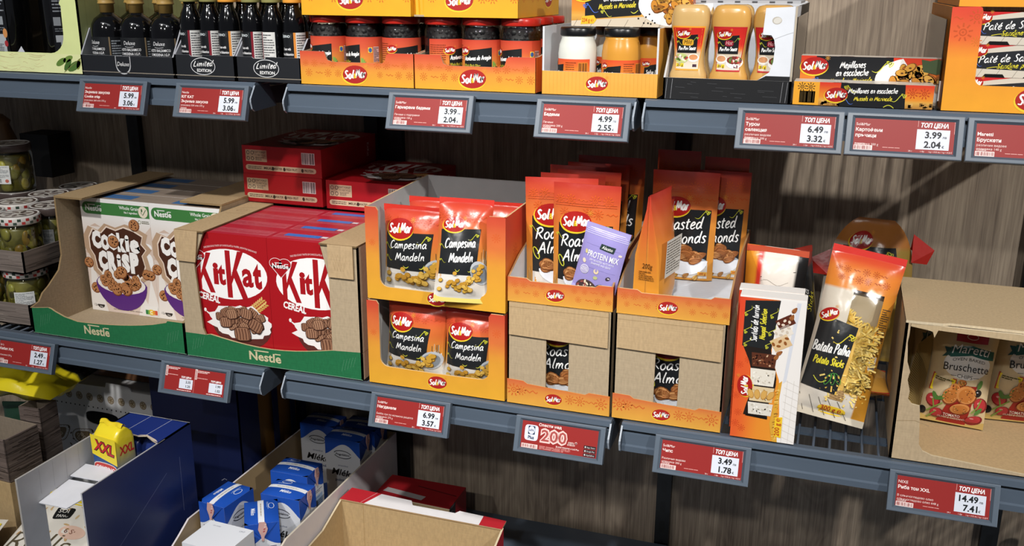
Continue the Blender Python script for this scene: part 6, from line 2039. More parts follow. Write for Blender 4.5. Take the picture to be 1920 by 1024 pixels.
# potato stick bags
w, h = .114, .278
def palha_win(u, v):
    return .40 * w < u < .83 * w and .175 * h < v < .765 * h and not (u < .62 * w - (v - .2 * h) * 0 and v < .575 * h and u < .60 * w)
def palha_col(i, j):
    if i > .80 or j > .76:
        return grad(j, [(0, '#d6942f'), (.6, '#d99a36'), (.86, '#d67c32'), (.95, '#c94a30'), (1, '#bb2e2a')])
    if j < .18:
        return C('#d9d2c6')
    return C('#cfc6b6') if i < .42 else C('#d9b05a')
def palha_dec(b, m):
    d_quad(b, m, [(w * .03, h * .17), (w * .52, h * .155), (w * .58, h * .56), (w * .05, h * .59)], '#26282a', 3, n=12)
    d_brush(b, m, 'Batata Palha', w * .30, h * .385, .0155, '#f1f1ef', 5, 'c', w * .51, .05)
    d_brush(b, m, 'Potato Sticks', w * .31, h * .315, .0115, '#dcd03a', 5, 'c', w * .42, .05, .2, .14)
    logo(b, m, w * .15, h * .60, .030, 5, .5)
    curl(b, m, w * .42, h * .48, .030, '#d6c83a', 5, -1)
    for k in range(3):
        e = ell(w * .36 + .007 * k, h * .235 + .002 * k, .0035, .010, 12, -.3 + .5 * k)
        d_line(b, m, e + e[:1], .0009, '#4d9a45', 5)
    d_line(b, m, [(w * .16 + .003 * i, h * .235 - .008 * math.sin(i * .4)) for i in range(8)], .0011, '#d6d648', 5)
    d_quad(b, m, [(w * .44, h * .125), (w * .64, h * .125), (w * .62, h * .19), (w * .45, h * .19)], '#a8875a', 2, n=6)
    for i in range(5):
        d_line(b, m, [(w * (.05 + .13 * i), h * .12), (w * (.16 + .15 * i), h * .02)], .0008, '#4a423a', 4)
    for i in range(40):
        d_line(b, m, [(w * (.43 + .2 * ((i * 37) % 100) / 100), h * (.13 + .055 * ((i * 53) % 100) / 100)), (w * (.45 + .2 * ((i * 37) % 100) / 100), h * (.134 + .055 * ((i * 53) % 100) / 100))], .0009, ('#6b5230', '#c9a878')[i % 2], 3)
    d_ell(b, m, w * .53, h * .058, .022, .0075, '#e9c22e', 4, n=18, p=3)
    d_text(b, m, '300 g ℮', w * .52, h * .050, .0085, '#b33a1c', 5, 'c', .032, 0, .02)
    d_lines(b, m, w * .845, h * .50, w * .97, h * .70, 16, '#5a4a3a', 4, .4, 3)
    d_text(b, m, '300g ℮', w * .90, h * .455, .006, '#4a3216', 5, 'c', .017)
    d_rect(b, m, w * .85, h * .34, w * .95, h * .42, '#e3e0da', 4)
    d_lines(b, m, w * .86, h * .345, w * .94, h * .415, 7, '#8a8a88', 5, .4, 6)
    d_lines(b, m, w * .84, h * .22, w * .96, h * .31, 9, '#5a4220', 4, .35, 5)
    suns(b, m, w * .1, h * .80, w * .85, h * .90, '#b8562a', 3, 3, 2, 6)
pb, pmap = bag('potato_stick_bag', 'large orange and black potato stick bag with clear window leaning over the bare wires', 'bag', w, h, .060, (.024, 1.512, MZ + .024), (R(-16), R(9.5), R(2)), palha_col, palha_dec, 'potato stick bags', 'pillow', 31, '#c9b694', '#c9322a', 0, palha_win, 40, 60, wr=1.5, bseal='#cfc6b4')
b = MB()
rnd = random.Random(17)
for i in range(1300):
    for _ in range(20):
        u, v = rnd.uniform(.36, .84) * w, rnd.uniform(.15, .66) * h
        if v < (.60 + .05 * math.sin(u * 60)) * h:
            break
    px, py, pz = pmap(u, v, 0)
    dpt = rnd.uniform(.0025, .010)
    a = rnd.uniform(0, math.pi)
    L = rnd.uniform(.008, .017)
    q = .0012
    cx, cy, cz = px, py + dpt, pz
    dx, dz, dy = math.cos(a) * L, math.sin(a) * L, rnd.uniform(-.0025, .0025)
    nx, nz = -math.sin(a) * q, math.cos(a) * q
    P = []
    for s_ in (-1, 1):
        for (e, g) in ((-1, -1), (1, -1), (1, 1), (-1, 1)):
            P.append((cx + s_ * dx + nx * e, cy + s_ * dy + q * g, cz + s_ * dz + nz * e))
    b.mesh(P, [(0, 1, 2, 3), (4, 7, 6, 5), (0, 4, 5, 1), (1, 5, 6, 2), (2, 6, 7, 3), (3, 7, 4, 0)], rnd.choice(['#e6c766', '#dcb850', '#eed27c', '#cfa63e', '#e9cd72']))
sticks = b.build('potato_sticks', FOOD, pb)
sticks['kind'] = 'stuff'
b = MB()
b.grid(lambda i, j: (pmap(w * (.34 + .54 * i), h * (.12 + .68 * j))[0], pmap(w * (.34 + .54 * i), h * (.12 + .68 * j))[1] + .016, pmap(w * .5, h * (.12 + .68 * j))[2]), 14, 20, lambda i, j: C('#c9a85a' if j < .7 else '#b9a88a'))
b.build('inner_lining', FILM, pb)

def palha_back(b, m):
    w, h = .150, .26
    d_quad(b, m, [(w * .10, h * .56), (w * .86, h * .58), (w * .84, h * .83), (w * .12, h * .81)], '#1f2123', 2, n=12)
    d_brush(b, m, 'Batata Palha', w * .42, h * .685, .022, '#c9c9c7', 4, 'c', w * .64, -.08)
    logo(b, m, w * .34, h * .86, .050, 4)
    curl(b, m, w * .66, h * .76, .034, '#b5b03a', 4, -1)
bag('potato_stick_bag', 'potato stick bag slumped against the wall, behind the large leaning one', 'bag', .158, .262, .07, (.066, 1.80, MZ + .030), (R(-4), R(3), R(2)), lambda i, j: C('#b8783c') if j > .83 else (C('#cfc8ba') if i < .18 else C('#a8893f')), palha_back, 'potato stick bags', 'pillow', 32, '#b9a070', None, 0, wr=2.0, dome=.85)
o = [c for c in COL.objects if c.get('label', '').startswith('potato stick bag slumped')][0]
for sx, zz in ((-1, .170), (1, .212)):
    b = MB()
    b.mesh([(sx * .068, -.012, zz - .02), (sx * .104, -.004, zz + .006), (sx * .096, 0, zz - .022), (sx * .066, 0, zz + .030), (sx * .066, .014, zz)], [(0, 1, 3), (0, 2, 1), (1, 2, 4), (1, 4, 3)], '#c4332c')
    b.build('seal_ear', FILM, o)
bag('potato_stick_bag', 'potato stick bag turned to its white wood-print back, behind the nougat boxes', 'bag', .104, .262, .060, (-.085, 1.64, MZ + .004), (R(-2), R(1), R(-6)), lambda i, j: C('#e0942c') if i < .20 else (C('#cf3a2c') if i < .28 else (C('#ddd6cc') if i < .84 else C('#232324'))),
    lambda b, m: ([d_line(b, m, [(.03 + .006 * i, h_ + .004 * math.sin(i * .9)) for i in range(9)], .0006, '#9a9186', 2) for h_ in (.17, .175, .182, .188, .196, .205)], d_line(b, m, [(.03, .212), (.088, .226)], .0009, '#26241f', 3)), 'potato stick bags', 'pillow', 33, None, '#c4553a', 0, wr=1.4)
bag('potato_stick_bag', 'black potato stick bag standing edge-on beside the white wood-print one', 'bag', .075, .255, .05, (-.022, 1.70, MZ + .004), (R(-2), R(-6), R(40)), lambda i, j: grad(j, [(0, '#1d1e1f'), (.86, '#232425'), (.93, '#7a2a22'), (1, '#a8322a')]),
    lambda b, m: (d_brush(b, m, 'Palha', .036, .165, .013, '#c9c9c7', 3, 'c', .04, R(70)), d_brush(b, m, 'Sticks', .05, .16, .012, '#cfc33a', 3, 'c', .036, R(70))), 'potato stick bags', 'pillow', 34, None, '#9a2f26', .25)
bag('potato_stick_bag', 'potato stick bag lying flat on the wires against the bruschetta carton', 'bag', .10, .17, .045, (.070, 1.752, MZ + .026), (R(82), 0, 0), lambda i, j: C('#c99440') if i > .4 else C('#2a2622'), None, 'potato stick bags', 'pillow', 35, None, '#b8322a')

# bruschetta carton
BW, BH, BD = .38, .222, .235
t = thing('cardboard_carton', 'big plain brown carton with torn open front at the right edge, holding bruschetta bags', 'carton', (.1195, 1.456, MZ))
b = MB()
edge = [(0, 0), (BW, 0), (BW, .002), (.19, .003), (.114, .0085), (.060, .0125), (.046, .018), (.040, .027), (.036, .075), (.034, .090), (.022, .092), (.0165, .099), (.0175, .112), (.0125, .130), (.0145, .143), (.009, .158), (.0075, .176), (.006, .188), (.007, .200), (.007, BH), (0, BH)]
panel(b, FRONT(), edge, .004, '#b8a384', KR, '#c9b898')
d_line(b, FRONT(), [(.004, .062), (.03, .066), (.05, .060)], .001, '#9d8766', 1)
b.build('front_panel', KRAFT, t)
b = MB(); panel(b, PL((0, 0, 0), (0, -1, 0), (0, 0, 1)), [(-BD, 0), (0, 0), (0, BH), (-BD, BH)], .004, '#b8a384', KR); b.build('side_panel', KRAFT, t)
b = MB(); panel(b, RIGHT(BW, 0, 0), rect(BD, BH), .004, KR); b.build('side_panel', KRAFT, t)
b = MB(); panel(b, TOP(0, 0, BH + .001), [(0, .000), (.015, -.001), (.05, .001), (.06, .006), (BW, .0), (BW, BD), (0, BD)], .004, '#b49e7c', KR, '#d0c0a2'); tpn = b.build('top_panel', KRAFT, t)
b = MB(); panel(b, FRONT(), [(.0075, BH - .0035), (.0075, BH - .008), (.03, BH - .011), (.038, BH - .013), (.041, BH - .022), (.045, BH - .010), (.10, BH - .012), (.20, BH - .016), (BW, BH - .016), (BW, BH - .0035)], .004, '#bfa986', KR, '#d6c8ac'); b.build('torn_edge', KRAFT, tpn)
b = MB(); b.box(.004, BW - .004, BD - .004, BD, 0, BH - .004, KR); b.build('back_panel', KRAFT, t)
b = MB(); b.box(.004, BW - .004, .004, BD - .004, 0, .003, '#b89c74'); b.build('base_panel', KRAFT, t)
def brusch(b, m):
    w, h = .098, .182
    d_quad(b, m, [(w * .36, h * .80), (w * .84, h * .80), (w * .84, h * .955), (w * .36, h * .955)], '#a81f27', 2, n=8)
    d_ring(b, m, w * .60, h * .85, .0085, .0045, .0009, '#e6c9b8', 3); d_lines(b, m, w * .48, h * .875, w * .74, h * .90, 2, '#e6c9b8', 3, .4, 3)
    for k in range(4):
        d_rect(b, m, 0, h * (.955 - .014 * k), w * .36, h * (.958 - .014 * k), '#a58a52', 2, cell=.01)
    d_ell(b, m, w * .58, h * .60, w * .36, h * .13, '#e6e2dc', 2, n=26)
    pts = [(w * .30, h * .745), (w * .60, h * .79), (w * .96, h * .735), (w * .97, h * .655), (w * .60, h * .71), (w * .30, h * .655)]
    d_quad(b, m, [pts[0], (w * .62, h * .78), (w * .63, h * .695), pts[5]], '#22594e', 3, n=8)
    d_quad(b, m, [(w * .62, h * .78), pts[2], pts[3], (w * .63, h * .695)], '#22594e', 3, n=8)
    d_poly(b, m, [(w * .20, h * .735), (w * .31, h * .735), (w * .31, h * .665), (w * .18, h * .645), (w * .24, h * .69)], '#1c4a44', 3)
    d_text(b, m, 'Maretti', w * .61, h * .690, .0135, '#f2f1ec', 6, 'c', w * .58, .2, .0, arc=.004)
    d_text(b, m, 'OVEN BAKED', w * .60, h * .625, .0048, '#4a443c', 5, 'c', w * .50, 0, 0, arc=.004)
    d_text(b, m, 'Bruschette', w * .58, h * .535, .0125, '#1e1c1a', 5, 'c', w * .70, 0, .0, arc=.003)
    d_text(b, m, 'CHIPS', w * .58, h * .485, .0062, '#3a3530', 5, 'c', w * .24)
    d_line(b, m, [(w * .36, h * .498), (w * .45, h * .498)], .0008, '#3a3530', 5); d_line(b, m, [(w * .71, h * .498), (w * .80, h * .498)], .0008, '#3a3530', 5)
    d_quad(b, m, [(w * .27, h * .01), (w * .72, h * .01), (w * .80, h * .42), (w * .50, h * .42)], '#a3231f', 2, n=10)
    q = SUB(m, w * .27, h * .39, -.10)
    d_poly(b, q, [(-.0185, -.0155), (.0185, -.0155), (.0185, .0155), (-.0185, .0155)], '#b8322a', 5)
    d_poly(b, q, [(-.0170, -.0140), (.0170, -.0140), (.0170, .0140), (-.0170, .0140)], '#ecd431', 6)
    d_lines(b, q, -.014, .006, .014, .0125, 2, '#4a4a20', 7, .5, 3)
    rnd = random.Random(5)
    for (x, y, a, bb, r_) in ((.66, .33, .0165, .0175, .2), (.42, .30, .0125, .0165, -.3), (.60, .185, .0165, .0105, .3), (.47, .385, .008, .008, 0), (.56, .44, .007, .006, .5)):
        d_ell(b, m, w * x, h * y, a, bb, '#8a3f1f', 7, n=18, rot=r_)
        d_ell(b, m, w * x - .0006, h * y + .0008, a * .9, bb * .9, '#d08a4c', 8, n=18, rot=r_)
        d_ell(b, m, w * x, h * y, a * .7, bb * .7, '#bd7436', 9, n=14, rot=r_)
        for i in range(12):
            d_ell(b, m, w * x + rnd.uniform(-.6, .6) * a, h * y + rnd.uniform(-.6, .6) * bb, .001, .0008, rnd.choice(['#5a3a1c', '#7a2a1c', '#4f5a2a', '#e3b070']), 10, n=6)
    for (x, y, a, bb) in ((.17, .22, .011, .0125), (.26, .10, .0105, .010), (.83, .08, .014, .009), (.90, .24, .010, .014)):
        d_ell(b, m, w * x, h * y, a, bb, '#7e1a20', 5, n=16, rot=.4)
        d_ell(b, m, w * x - .001, h * y + .001, a * .85, bb * .85, '#b8323a', 6, n=16, rot=.4)
        d_ell(b, m, w * x - .003, h * y + .004, a * .25, bb * .15, '#e39a98', 7, n=8)
    for k, pts in enumerate(([(.10, .10), (.20, .16), (.32, .22)], [(.20, .16), (.16, .24)], [(.78, .16), (.86, .22), (.90, .30)], [(.12, .03), (.24, .12)])):
        d_line(b, m, [(w * u, h * v) for u, v in pts], .0022, '#7d9a45', 8)
    for (x, y, r_) in ((.26, .26, .4), (.33, .30, 1.2), (.18, .27, 2.0), (.84, .44, 1.4), (.88, .18, .9)):
        d_ell(b, m, w * x, h * y, .008, .0035, '#4f7d3a', 8, n=10, rot=r_)
    d_ell(b, m, w * .83, h * .36, .0055, .0065, '#17171a', 8, n=14); d_ell(b, m, w * .04, h * .10, .0055, .007, '#17171a', 8, n=14)
    d_ell(b, m, w * .82, h * .37, .0014, .001, '#c9c9d0', 9, n=6)
    d_text(b, m, 'TOMATO', w * .49, h * .088, .0055, '#f0e6de', 6, 'c', w * .26, 0, .01)
    d_text(b, m, 'OLIVES & OREGANO', w * .49, h * .062, .0038, '#f0e6de', 6, 'c', w * .42)
def bcol(i, j):
    return grad(j, [(0, '#cbb489'), (.4, '#d6c29c'), (.8, '#cdb686'), (1, '#b99c5e')])
b1, bm1 = bag('chips_bag', 'bruschetta chips bag standing alone at the front of the torn carton', 'bag', .098, .182, .050, (.2170, 1.600, MZ + .007), (R(-3), R(2), R(-5)), bcol, brusch, 'bruschetta chips bags', 'pillow', 41, '#b9a06a', '#b89a58', 0, wr=1.3)
b = MB()
b.mesh([(-.050, -.006, .012), (-.078, .012, .030), (-.066, .020, .120), (-.046, .0, .150), (-.046, -.010, .09), (-.050, .02, .012)], [(0, 4, 2, 1), (4, 3, 2), (0, 1, 5)], '#a8905c')
gm = lambda u, v, off=0.0: tuple(Vector((-.050, -.006, .012)) * (1 - u) * (1 - v) + Vector((-.078, .012, .030)) * u * (1 - v) + Vector((-.066, .020, .120)) * u * v + Vector((-.046, -.010, .09)) * (1 - u) * v + Vector((-off, -off * 2, 0)))
for i in range(22):
    d_line(b, gm, [(.02, .04 * i + .02), (.50, .04 * i + .07), (.98, .04 * i + .02)], .016, '#6b5a34', 1)
b.build('side_gusset', FILM, b1)
dup(b1, (.3200, 1.648, MZ + .006), (R(-3), 0, R(4)), 'bruschetta chips bag cut by the right picture edge, in the torn carton')
dup(b1, (.180, 1.662, MZ + .007), (R(-2), 0, 0), 'bruschetta chips bag in shadow at the back left of the torn carton').scale = (.6, .8, 1)

# ------------------------------------------------------------------ lower deck
DZ = .381
# milk tray
t = thing('cardboard_tray', 'long white-walled brown tray of blue and white milk cartons on the lowest deck', 'carton', (-1.178, 1.30, DZ))
TW, TD, TH = .230, .635, .176
b = MB(); panel(b, RIGHT(TW, 0, 0), [(0, 0), (TD, 0), (TD, TH), (.135, TH), (.115, TH - .008), (.10, TH - .03), (0, TH - .07)], .004, '#d3cdd0', '#a8906c', '#c9bfae')
for i in range(30):
    d_rect(b, RIGHT(TW, 0, 0), i * .021, 0, i * .021 + .0008, TH - .075, '#c6c0c4', 1)
b.build('side_panel', PRINT, t)
b = MB(); panel(b, PL((0, 0, 0), (0, -1, 0), (0, 0, 1)), [(-TD, 0), (0, 0), (0, TH - .07), (-.10, TH - .02), (-.135, TH), (-TD, TH)], .004, '#d3cdd0', '#a8906c'); b.build('side_panel', PRINT, t)
b = MB(); b.box(.004, TW - .004, TD - .004, TD, 0, TH, '#a8906c'); b.build('back_panel', KRAFT, t)
b = MB(); b.box(.004, TW - .004, 0, .004, 0, TH - .10, '#a8906c'); b.build('front_panel', KRAFT, t)
b = MB(); b.box(.004, TW - .004, .004, TD - .004, 0, .003, '#a8906c'); b.build('base_panel', KRAFT, t)

BLU = '#1f4fae'
def milk(label, x, y, rot, group='milk cartons'):
    W, D, H = .090, .066, .206
    t = thing('milk_carton', label, 'milk carton', (x, y, DZ + .0035), (0, 0, rot), group)
    b = MB()
    x0, x1, y0, y1 = -W / 2, W / 2, -D / 2, D / 2
    hz = H
    b.box(x0, x1, y0, y1, 0, hz - .004, '#d9dde4')
    # slightly domed blue top
    b.grid(lambda i, j: (x0 + W * i, y0 + D * j, hz - .004 + .006 * math.sin(math.pi * i) ** .5 * math.sin(math.pi * j) ** .5), 8, 8, BLU)
    for m, ww, kind in ((FRONT(x0, y0, 0), W, 0), (PL((x1, y1, 0), (-1, 0, 0), (0, 0, 1)), W, 0), (RIGHT(x1, y0, 0), D, 1), (LEFT(x0, y1, 0), D, 1)):
        if kind == 0:
            wave = [(0, hz - .004), (0, hz - .052)] + [(ww * i / 16, hz - .050 + .030 * math.sin(math.pi * min(1, (i / 16) * 1.18)) - .012 * (i / 16) ** 3) for i in range(17)] + [(ww, hz - .004)]
            top = [(ww * i / 16, hz - .004) for i in range(17)]
            low = [(ww * i / 16, hz - .046 + .030 * math.sin(math.pi * (i / 16) ** 1.15) ** 1.2) for i in range(17)]
            V = [m(*p, LAY) for p in low] + [m(*p, LAY) for p in top]
            b.mesh(V, [(i, i + 1, 18 + i, 17 + i) for i in range(16)], BLU)
            d_ring(b, m, ww * .50, hz - .042, .023, .0105, .0018, '#1b2030', 2, 24, -.05, .3, 3.0)
            d_ring(b, m, ww * .50, hz - .042, .023, .0105, .0018, '#1b2030', 2, 24, -.05, 3.5, 6.1)
            d_text(b, m, 'Pragolaktos', ww * .50, hz - .0445, .0052, '#1b2030', 2, 'c', .036, .15, .02)
            d_text(b, m, 'trvanlivé', ww * .5, hz - .073, .0042, '#4a5a80', 2, 'c', .026, .1)
            d_text(b, m, 'Mléko', ww * .50, hz - .097, .016, '#17181d', 2, 'c', .062, .25, .02, rot=-.05)
            d_text(b, m, 'polotučné', ww * .5, hz - .112, .0068, '#3a4a7a', 2, 'c', .043, 0, .02)
            d_text(b, m, '1,5%', ww * .52, hz - .128, .0082, '#22304f', 2, 'c', .020, .1, .03)
            d_poly(b, m, [(0, .0), (ww, .0), (ww, .035), (ww * .8, .055), (ww * .6, .048), (ww * .42, .068), (ww * .34, .045), (ww * .18, .06), (0, .045)], '#2a55a8', 1)
            d_poly(b, m, [(ww * .25, .0), (ww * .55, .0), (ww * .50, .04), (ww * .42, .058), (ww * .36, .035), (ww * .28, .045)], '#cfd6e4', 2)
        else:
            V = [m(ww * i / 12, hz - .034 - .018 * abs(math.cos(math.pi * i / 12)) , LAY) for i in range(13)] + [m(ww * i / 12, hz - .004, LAY) for i in range(13)]
            b.mesh(V, [(i, i + 1, 14 + i, 13 + i) for i in range(12)], BLU)
            d_lines(b, m, ww * .12, hz - .062, ww * .88, hz - .054, 2, '#5a4a6a', 2, .4, 4)
            d_rect(b, m, ww * .10, hz - .100, ww * .90, hz - .068, '#9db6d6', 1)
            d_lines(b, m, ww * .13, hz - .098, ww * .87, hz - .070, 6, '#5a78a8', 2, .35, 5)
            d_lines(b, m, ww * .10, hz - .16, ww * .90, hz - .108, 9, '#8a8fa0', 1, .35, 6)
            # folded ear of the brick
            e = [m(ww * .06, hz - .0045, .0008), m(ww * .94, hz - .0045, .0008), m(ww * .5, hz - .036, .0045)]
            b.face(e, '#1b47a0'); b.face([e[0], e[2], m(ww * .5, hz - .036, .0005)], '#16398a'); b.face([e[1], m(ww * .5, hz - .036, .0005), e[2]], '#16398a')
    body = b.build('carton', GLOSS, t, bevel=.0016, seg=2)
    b = MB()
    tp = lambda u, v, off=0.0: (x0 + u, y0 + v, hz - .004 + .006 * math.sin(math.pi * max(0, min(1, u / W))) ** .5 * math.sin(math.pi * max(0, min(1, v / D))) ** .5 + off)
    d_rect(b, tp, .001, D * .40, W - .001, D * .58, '#dfe1e6', 2, cell=.006)
    d_lines(b, tp, .02, D * .46, .07, D * .52, 1, '#a9a08c', 3, .5, 3)
    d_text(b, tp, 'Mléko', W * .55, D * .20, .008, '#e3e8f2', 2, 'c', .026, .2, .02)
    d_ring(b, tp, W * .35, D * .80, .012, .006, .0012, '#e3e8f2', 2, 16)
    d_lines(b, tp, W * .16, D * .66, W * .5, D * .72, 2, '#9db6e0', 2, .5, 4)
    b.build('seam_strip', PRINT, body)
    b = MB()
    for sx in (1,):
        m = RIGHT(x1 + .005, y0, 0)
        pts = [(D * .42, hz + .002), (D * .60, hz + .001), (D * .66, hz - .014), (D * .62, hz - .022), (D * .55, hz - .030), (D * .53, hz - .040), (D * .47, hz - .040), (D * .45, hz - .028), (D * .38, hz - .014)]
        panel(b, m, pts, .0012, '#c9a09a', '#b98a86')
        for k in range(4):
            d_ell(b, m, D * .60 - .0012 * k, hz - .004 - .005 * k, .0024, .0014, '#a8444a' if k > 1 else '#e0c2bc', 1, n=8, rot=.5)
    b.build('pull_tab', PRINT, body)
    return t
mk1 = milk('milk carton standing in shade at the back right of the tray', -1.023, 1.835, R(0))
dup(mk1, (-1.118, 1.885, DZ + .0035), (0, 0, R(0)), 'milk carton standing in shade at the back left of the tray')
dup(mk1, (-1.016, 1.8975, DZ + .0035), (0, 0, 0), 'milk carton hidden right behind the shaded back right one')
dup(mk1, (-1.053, 1.652, DZ + .0035), (0, 0, R(0)), 'milk carton in the second lit row, its top half in shadow')
dup(mk1, (-1.018, 1.560, DZ + .0035), (0, 0, R(0)), 'brightly lit milk carton standing square to the shelf, right side of the tray')
dup(mk1, (-1.128, 1.500, DZ + .0035), (0, 0, R(-96)), 'milk carton turned sideways at the left wall of the tray')
dup(mk1, (-1.021, 1.464, DZ + .0035), (0, 0, R(-56)), 'milk carton turned at an angle, nearest the front of the tray')
t = thing('white_carton', 'white carton end with faint print at the bottom edge, in front of the milk cartons', 'carton', (-1.040, 1.362, DZ + .0035), (0, 0, R(-3)))
b = MB(); b.box(-.055, .045, -.05, .035, 0, .206, '#dfe2e8')
d_text(b, TOP(0, 0, .206), 'ZDE OTEVŘÍT', -.03, .02, .003, '#8a90a0', 1, 'c', .018); d_text(b, TOP(0, 0, .206), 'UHT', .028, .02, .005, '#7a8090', 1, 'c', .012)
b.build('carton', GLOSS, t, bevel=.001)

# brown carton with red and white flap, red carton behind
t = thing('cardboard_carton', 'open empty brown carton with red and white back flap, bottom centre', 'carton', (-.943, 1.335, DZ))
w, d, h = .372, .31, .155
b = MB(); b.box(.004, w - .004, d - .004, d, 0, h, '#b39a72'); d_line(b, FRONT(0, d - .004, 0), [(.055, 0), (.055, h)], .0008, '#95794f', 1); b.build('back_panel', KRAFT, t)
b = MB(); panel(b, PL((0, 0, 0), (0, -1, 0), (0, 0, 1)), [(-d, 0), (0, 0), (0, h - .045), (-d * .72, h - .03), (-d, h)], .004, '#c9b595', '#b39a72', '#d3c3a4'); b.build('side_panel', KRAFT, t)
b = MB(); panel(b, RIGHT(w, 0, 0), [(0, 0), (d, 0), (d, h), (d * .7, h - .03), (0, h - .05)], .004, '#a3202a', '#b39a72', '#d3c3a4'); b.build('side_panel', KRAFT, t)
b = MB(); b.box(.004, w - .004, .004, d - .004, 0, .003, '#b39a72'); b.build('base_panel', KRAFT, t)
b = MB(); b.box(.004, w - .004, .0, .004, 0, h - .06, '#b39a72'); b.build('front_panel', KRAFT, t)
b = MB()
m = TOP(0, d - .004, h + .0005)
fl = [(0, -.002), (w - .002, -.002), (w, .022), (w * .72, .026), (w * .70, .018), (w * .44, .018), (w * .42, .03), (.012, .036)]
m2 = lambda u, v, off=0.0: (u, d - .004 + v * .93, h + .001 + v * .28 + off)
panel(b, m2, fl, .003, '#dcd9da', '#b39a72', '#a98c66')
d_poly(b, m2, [(0, -.002), (.058, -.002), (.085, .0335), (.012, .036)], '#ac1d28', 1)
d_poly(b, m2, [(w * .86, -.002), (w - .002, -.002), (w, .022), (w * .865, .0243)], '#ac1d28', 1)
d_line(b, m2, [(.050, -.001), (.074, .034)], .0008, '#d3a9a9', 2)
b.build('back_flap', PRINT, t)
t = thing('cardboard_carton', 'dark red carton with pale label and torn tan corner, behind the open brown carton', 'carton', (-.920, 1.745, DZ))
w, d, h = .186, .105, .110
b = MB(); b.box(0, w, 0, d, 0, h, '#a31a22', right='#1d1a1c')
tp = TOP(0, 0, h)
d_quad(b, tp, [(.012, .030), (.112, .018), (.116, .036), (.016, .048)], '#b9b4b4', 1, n=2)
d_line(b, tp, [(.08, .075), (w - .005, .060)], .0025, '#3a0a0e', 1)
d_rect(b, RIGHT(w, 0, 0), .04, 0, d, h, '#8e1720', 1)
d_lines(b, RIGHT(w, 0, 0), .003, .05, .036, .112, 6, '#5a565a', 2, .4, 3)
b.build('box', PRINT, t)
b = MB(); panel(b, FRONT(0, -.004, 0), [(.085, .078), (w + .002, .080), (w + .003, .112), (.086, .114)], .004, '#b9a27c', '#a98c66', '#d3c0a0'); b.build('torn_flap', KRAFT, t)

# blue pasta display
NAVY = '#17275c'
t = thing('cardboard_display', 'blue display carton with a sloping white inner wall holding pasta packs, lower left', 'display box', (-1.350, 1.195, DZ))
w, d, h = .150, .305, .357
b = MB(); panel(b, RIGHT(w, 0, 0), rect(d, h), .003, NAVY, '#cfd1d6', '#b9bac0')
for (u0, v0, u1, v1) in ((.06, .20, .22, .285), (.20, .05, .205, .12), (.26, .18, .262, .30), (.03, .03, .033, .15), (.27, .08, .273, .15)):
    d_line(b, RIGHT(w, 0, 0), [(u0, v0), (u1, v1)], .0006, '#8a93b5', 1)
d_line(b, RIGHT(w, 0, 0), [(0, h), (d - .08, h)], .0014, '#c9c6c0', 1)
b.build('side_panel', GLOSS, t)
b = MB()
out = [(-d, 0), (-d, h), (0, h), (0, 0), (-.055, 0), (-.055, h - .075), (-.072, h - .062), (-.215, h - .062), (-.23, h - .075), (-.23, 0)]
panel(b, PL((0, 0, 0), (0, -1, 0), (0, 0, 1)), out[::-1], .004, NAVY, '#c3c5ca', '#a9a6a2')
for i in range(7):
    d_line(b, PL((.004, 0, 0), (0, 1, 0), (0, 0, 1)), [(.05 + .033 * i, h - .055), (.052 + .033 * i, h - .004)], .0012, '#b0b2b8', 1)
b.build('side_panel', PRINT, t)
b = MB(); b.box(.003, w - .003, d - .003, d, 0, h, NAVY); b.build('back_panel', GLOSS, t)
b = MB(); panel(b, TOP(0, 0, h), [(0, d), (0, d - .080), (.03, d - .076), (.06, d - .080), (.09, d - .084), (.105, d - .078), (.13, d - .092), (w, d - .10), (w, d)], .003, '#22347a', '#b9a78c', '#d3c4ae')
for u in (.052, .104):
    d_line(b, TOP(0, 0, h), [(u, d - .078), (u + .004, d)], .0012, '#b5bad0', 1)
d_poly(b, TOP(0, 0, h), [(.088, d - .082), (.105, d - .076), (.135, d - .088), (.146, d - .096), (.13, d - .093), (.105, d - .079)], '#d6c6b4', 2)
d_line(b, TOP(0, 0, h), [(0, d - .001), (w, d - .001)], .0016, '#c9c8c8', 1)
b.build('top_panel', GLOSS, t)
b = MB(); b.box(.003, w - .003, .003, d - .003, 0, .003, '#c3c5ca'); b.build('base_panel', PRINT, t)
t = thing('cardboard_divider', 'white card flaps lying inside the blue display carton', 'cardboard', (-1.345, 1.235, DZ + .278))
b = MB()
panel(b, PL((0, 0, .012), (1, 0, -.06), (.0, 1, .10)), [(.0, 0), (.060, .004), (.078, .085), (.0, .078)], .002, '#d9dbe2', '#c3c5ca')
b.build('card_flap', PRINT, t)
b = MB(); panel(b, PL((0, .082, .026), (1, 0, -.02), (0, 1, .1)), [(.0, 0), (.082, .004), (.090, .045), (.0, .042)], .002, '#d3d5dc', '#c3c5ca'); b.build('card_flap', PRINT, t)
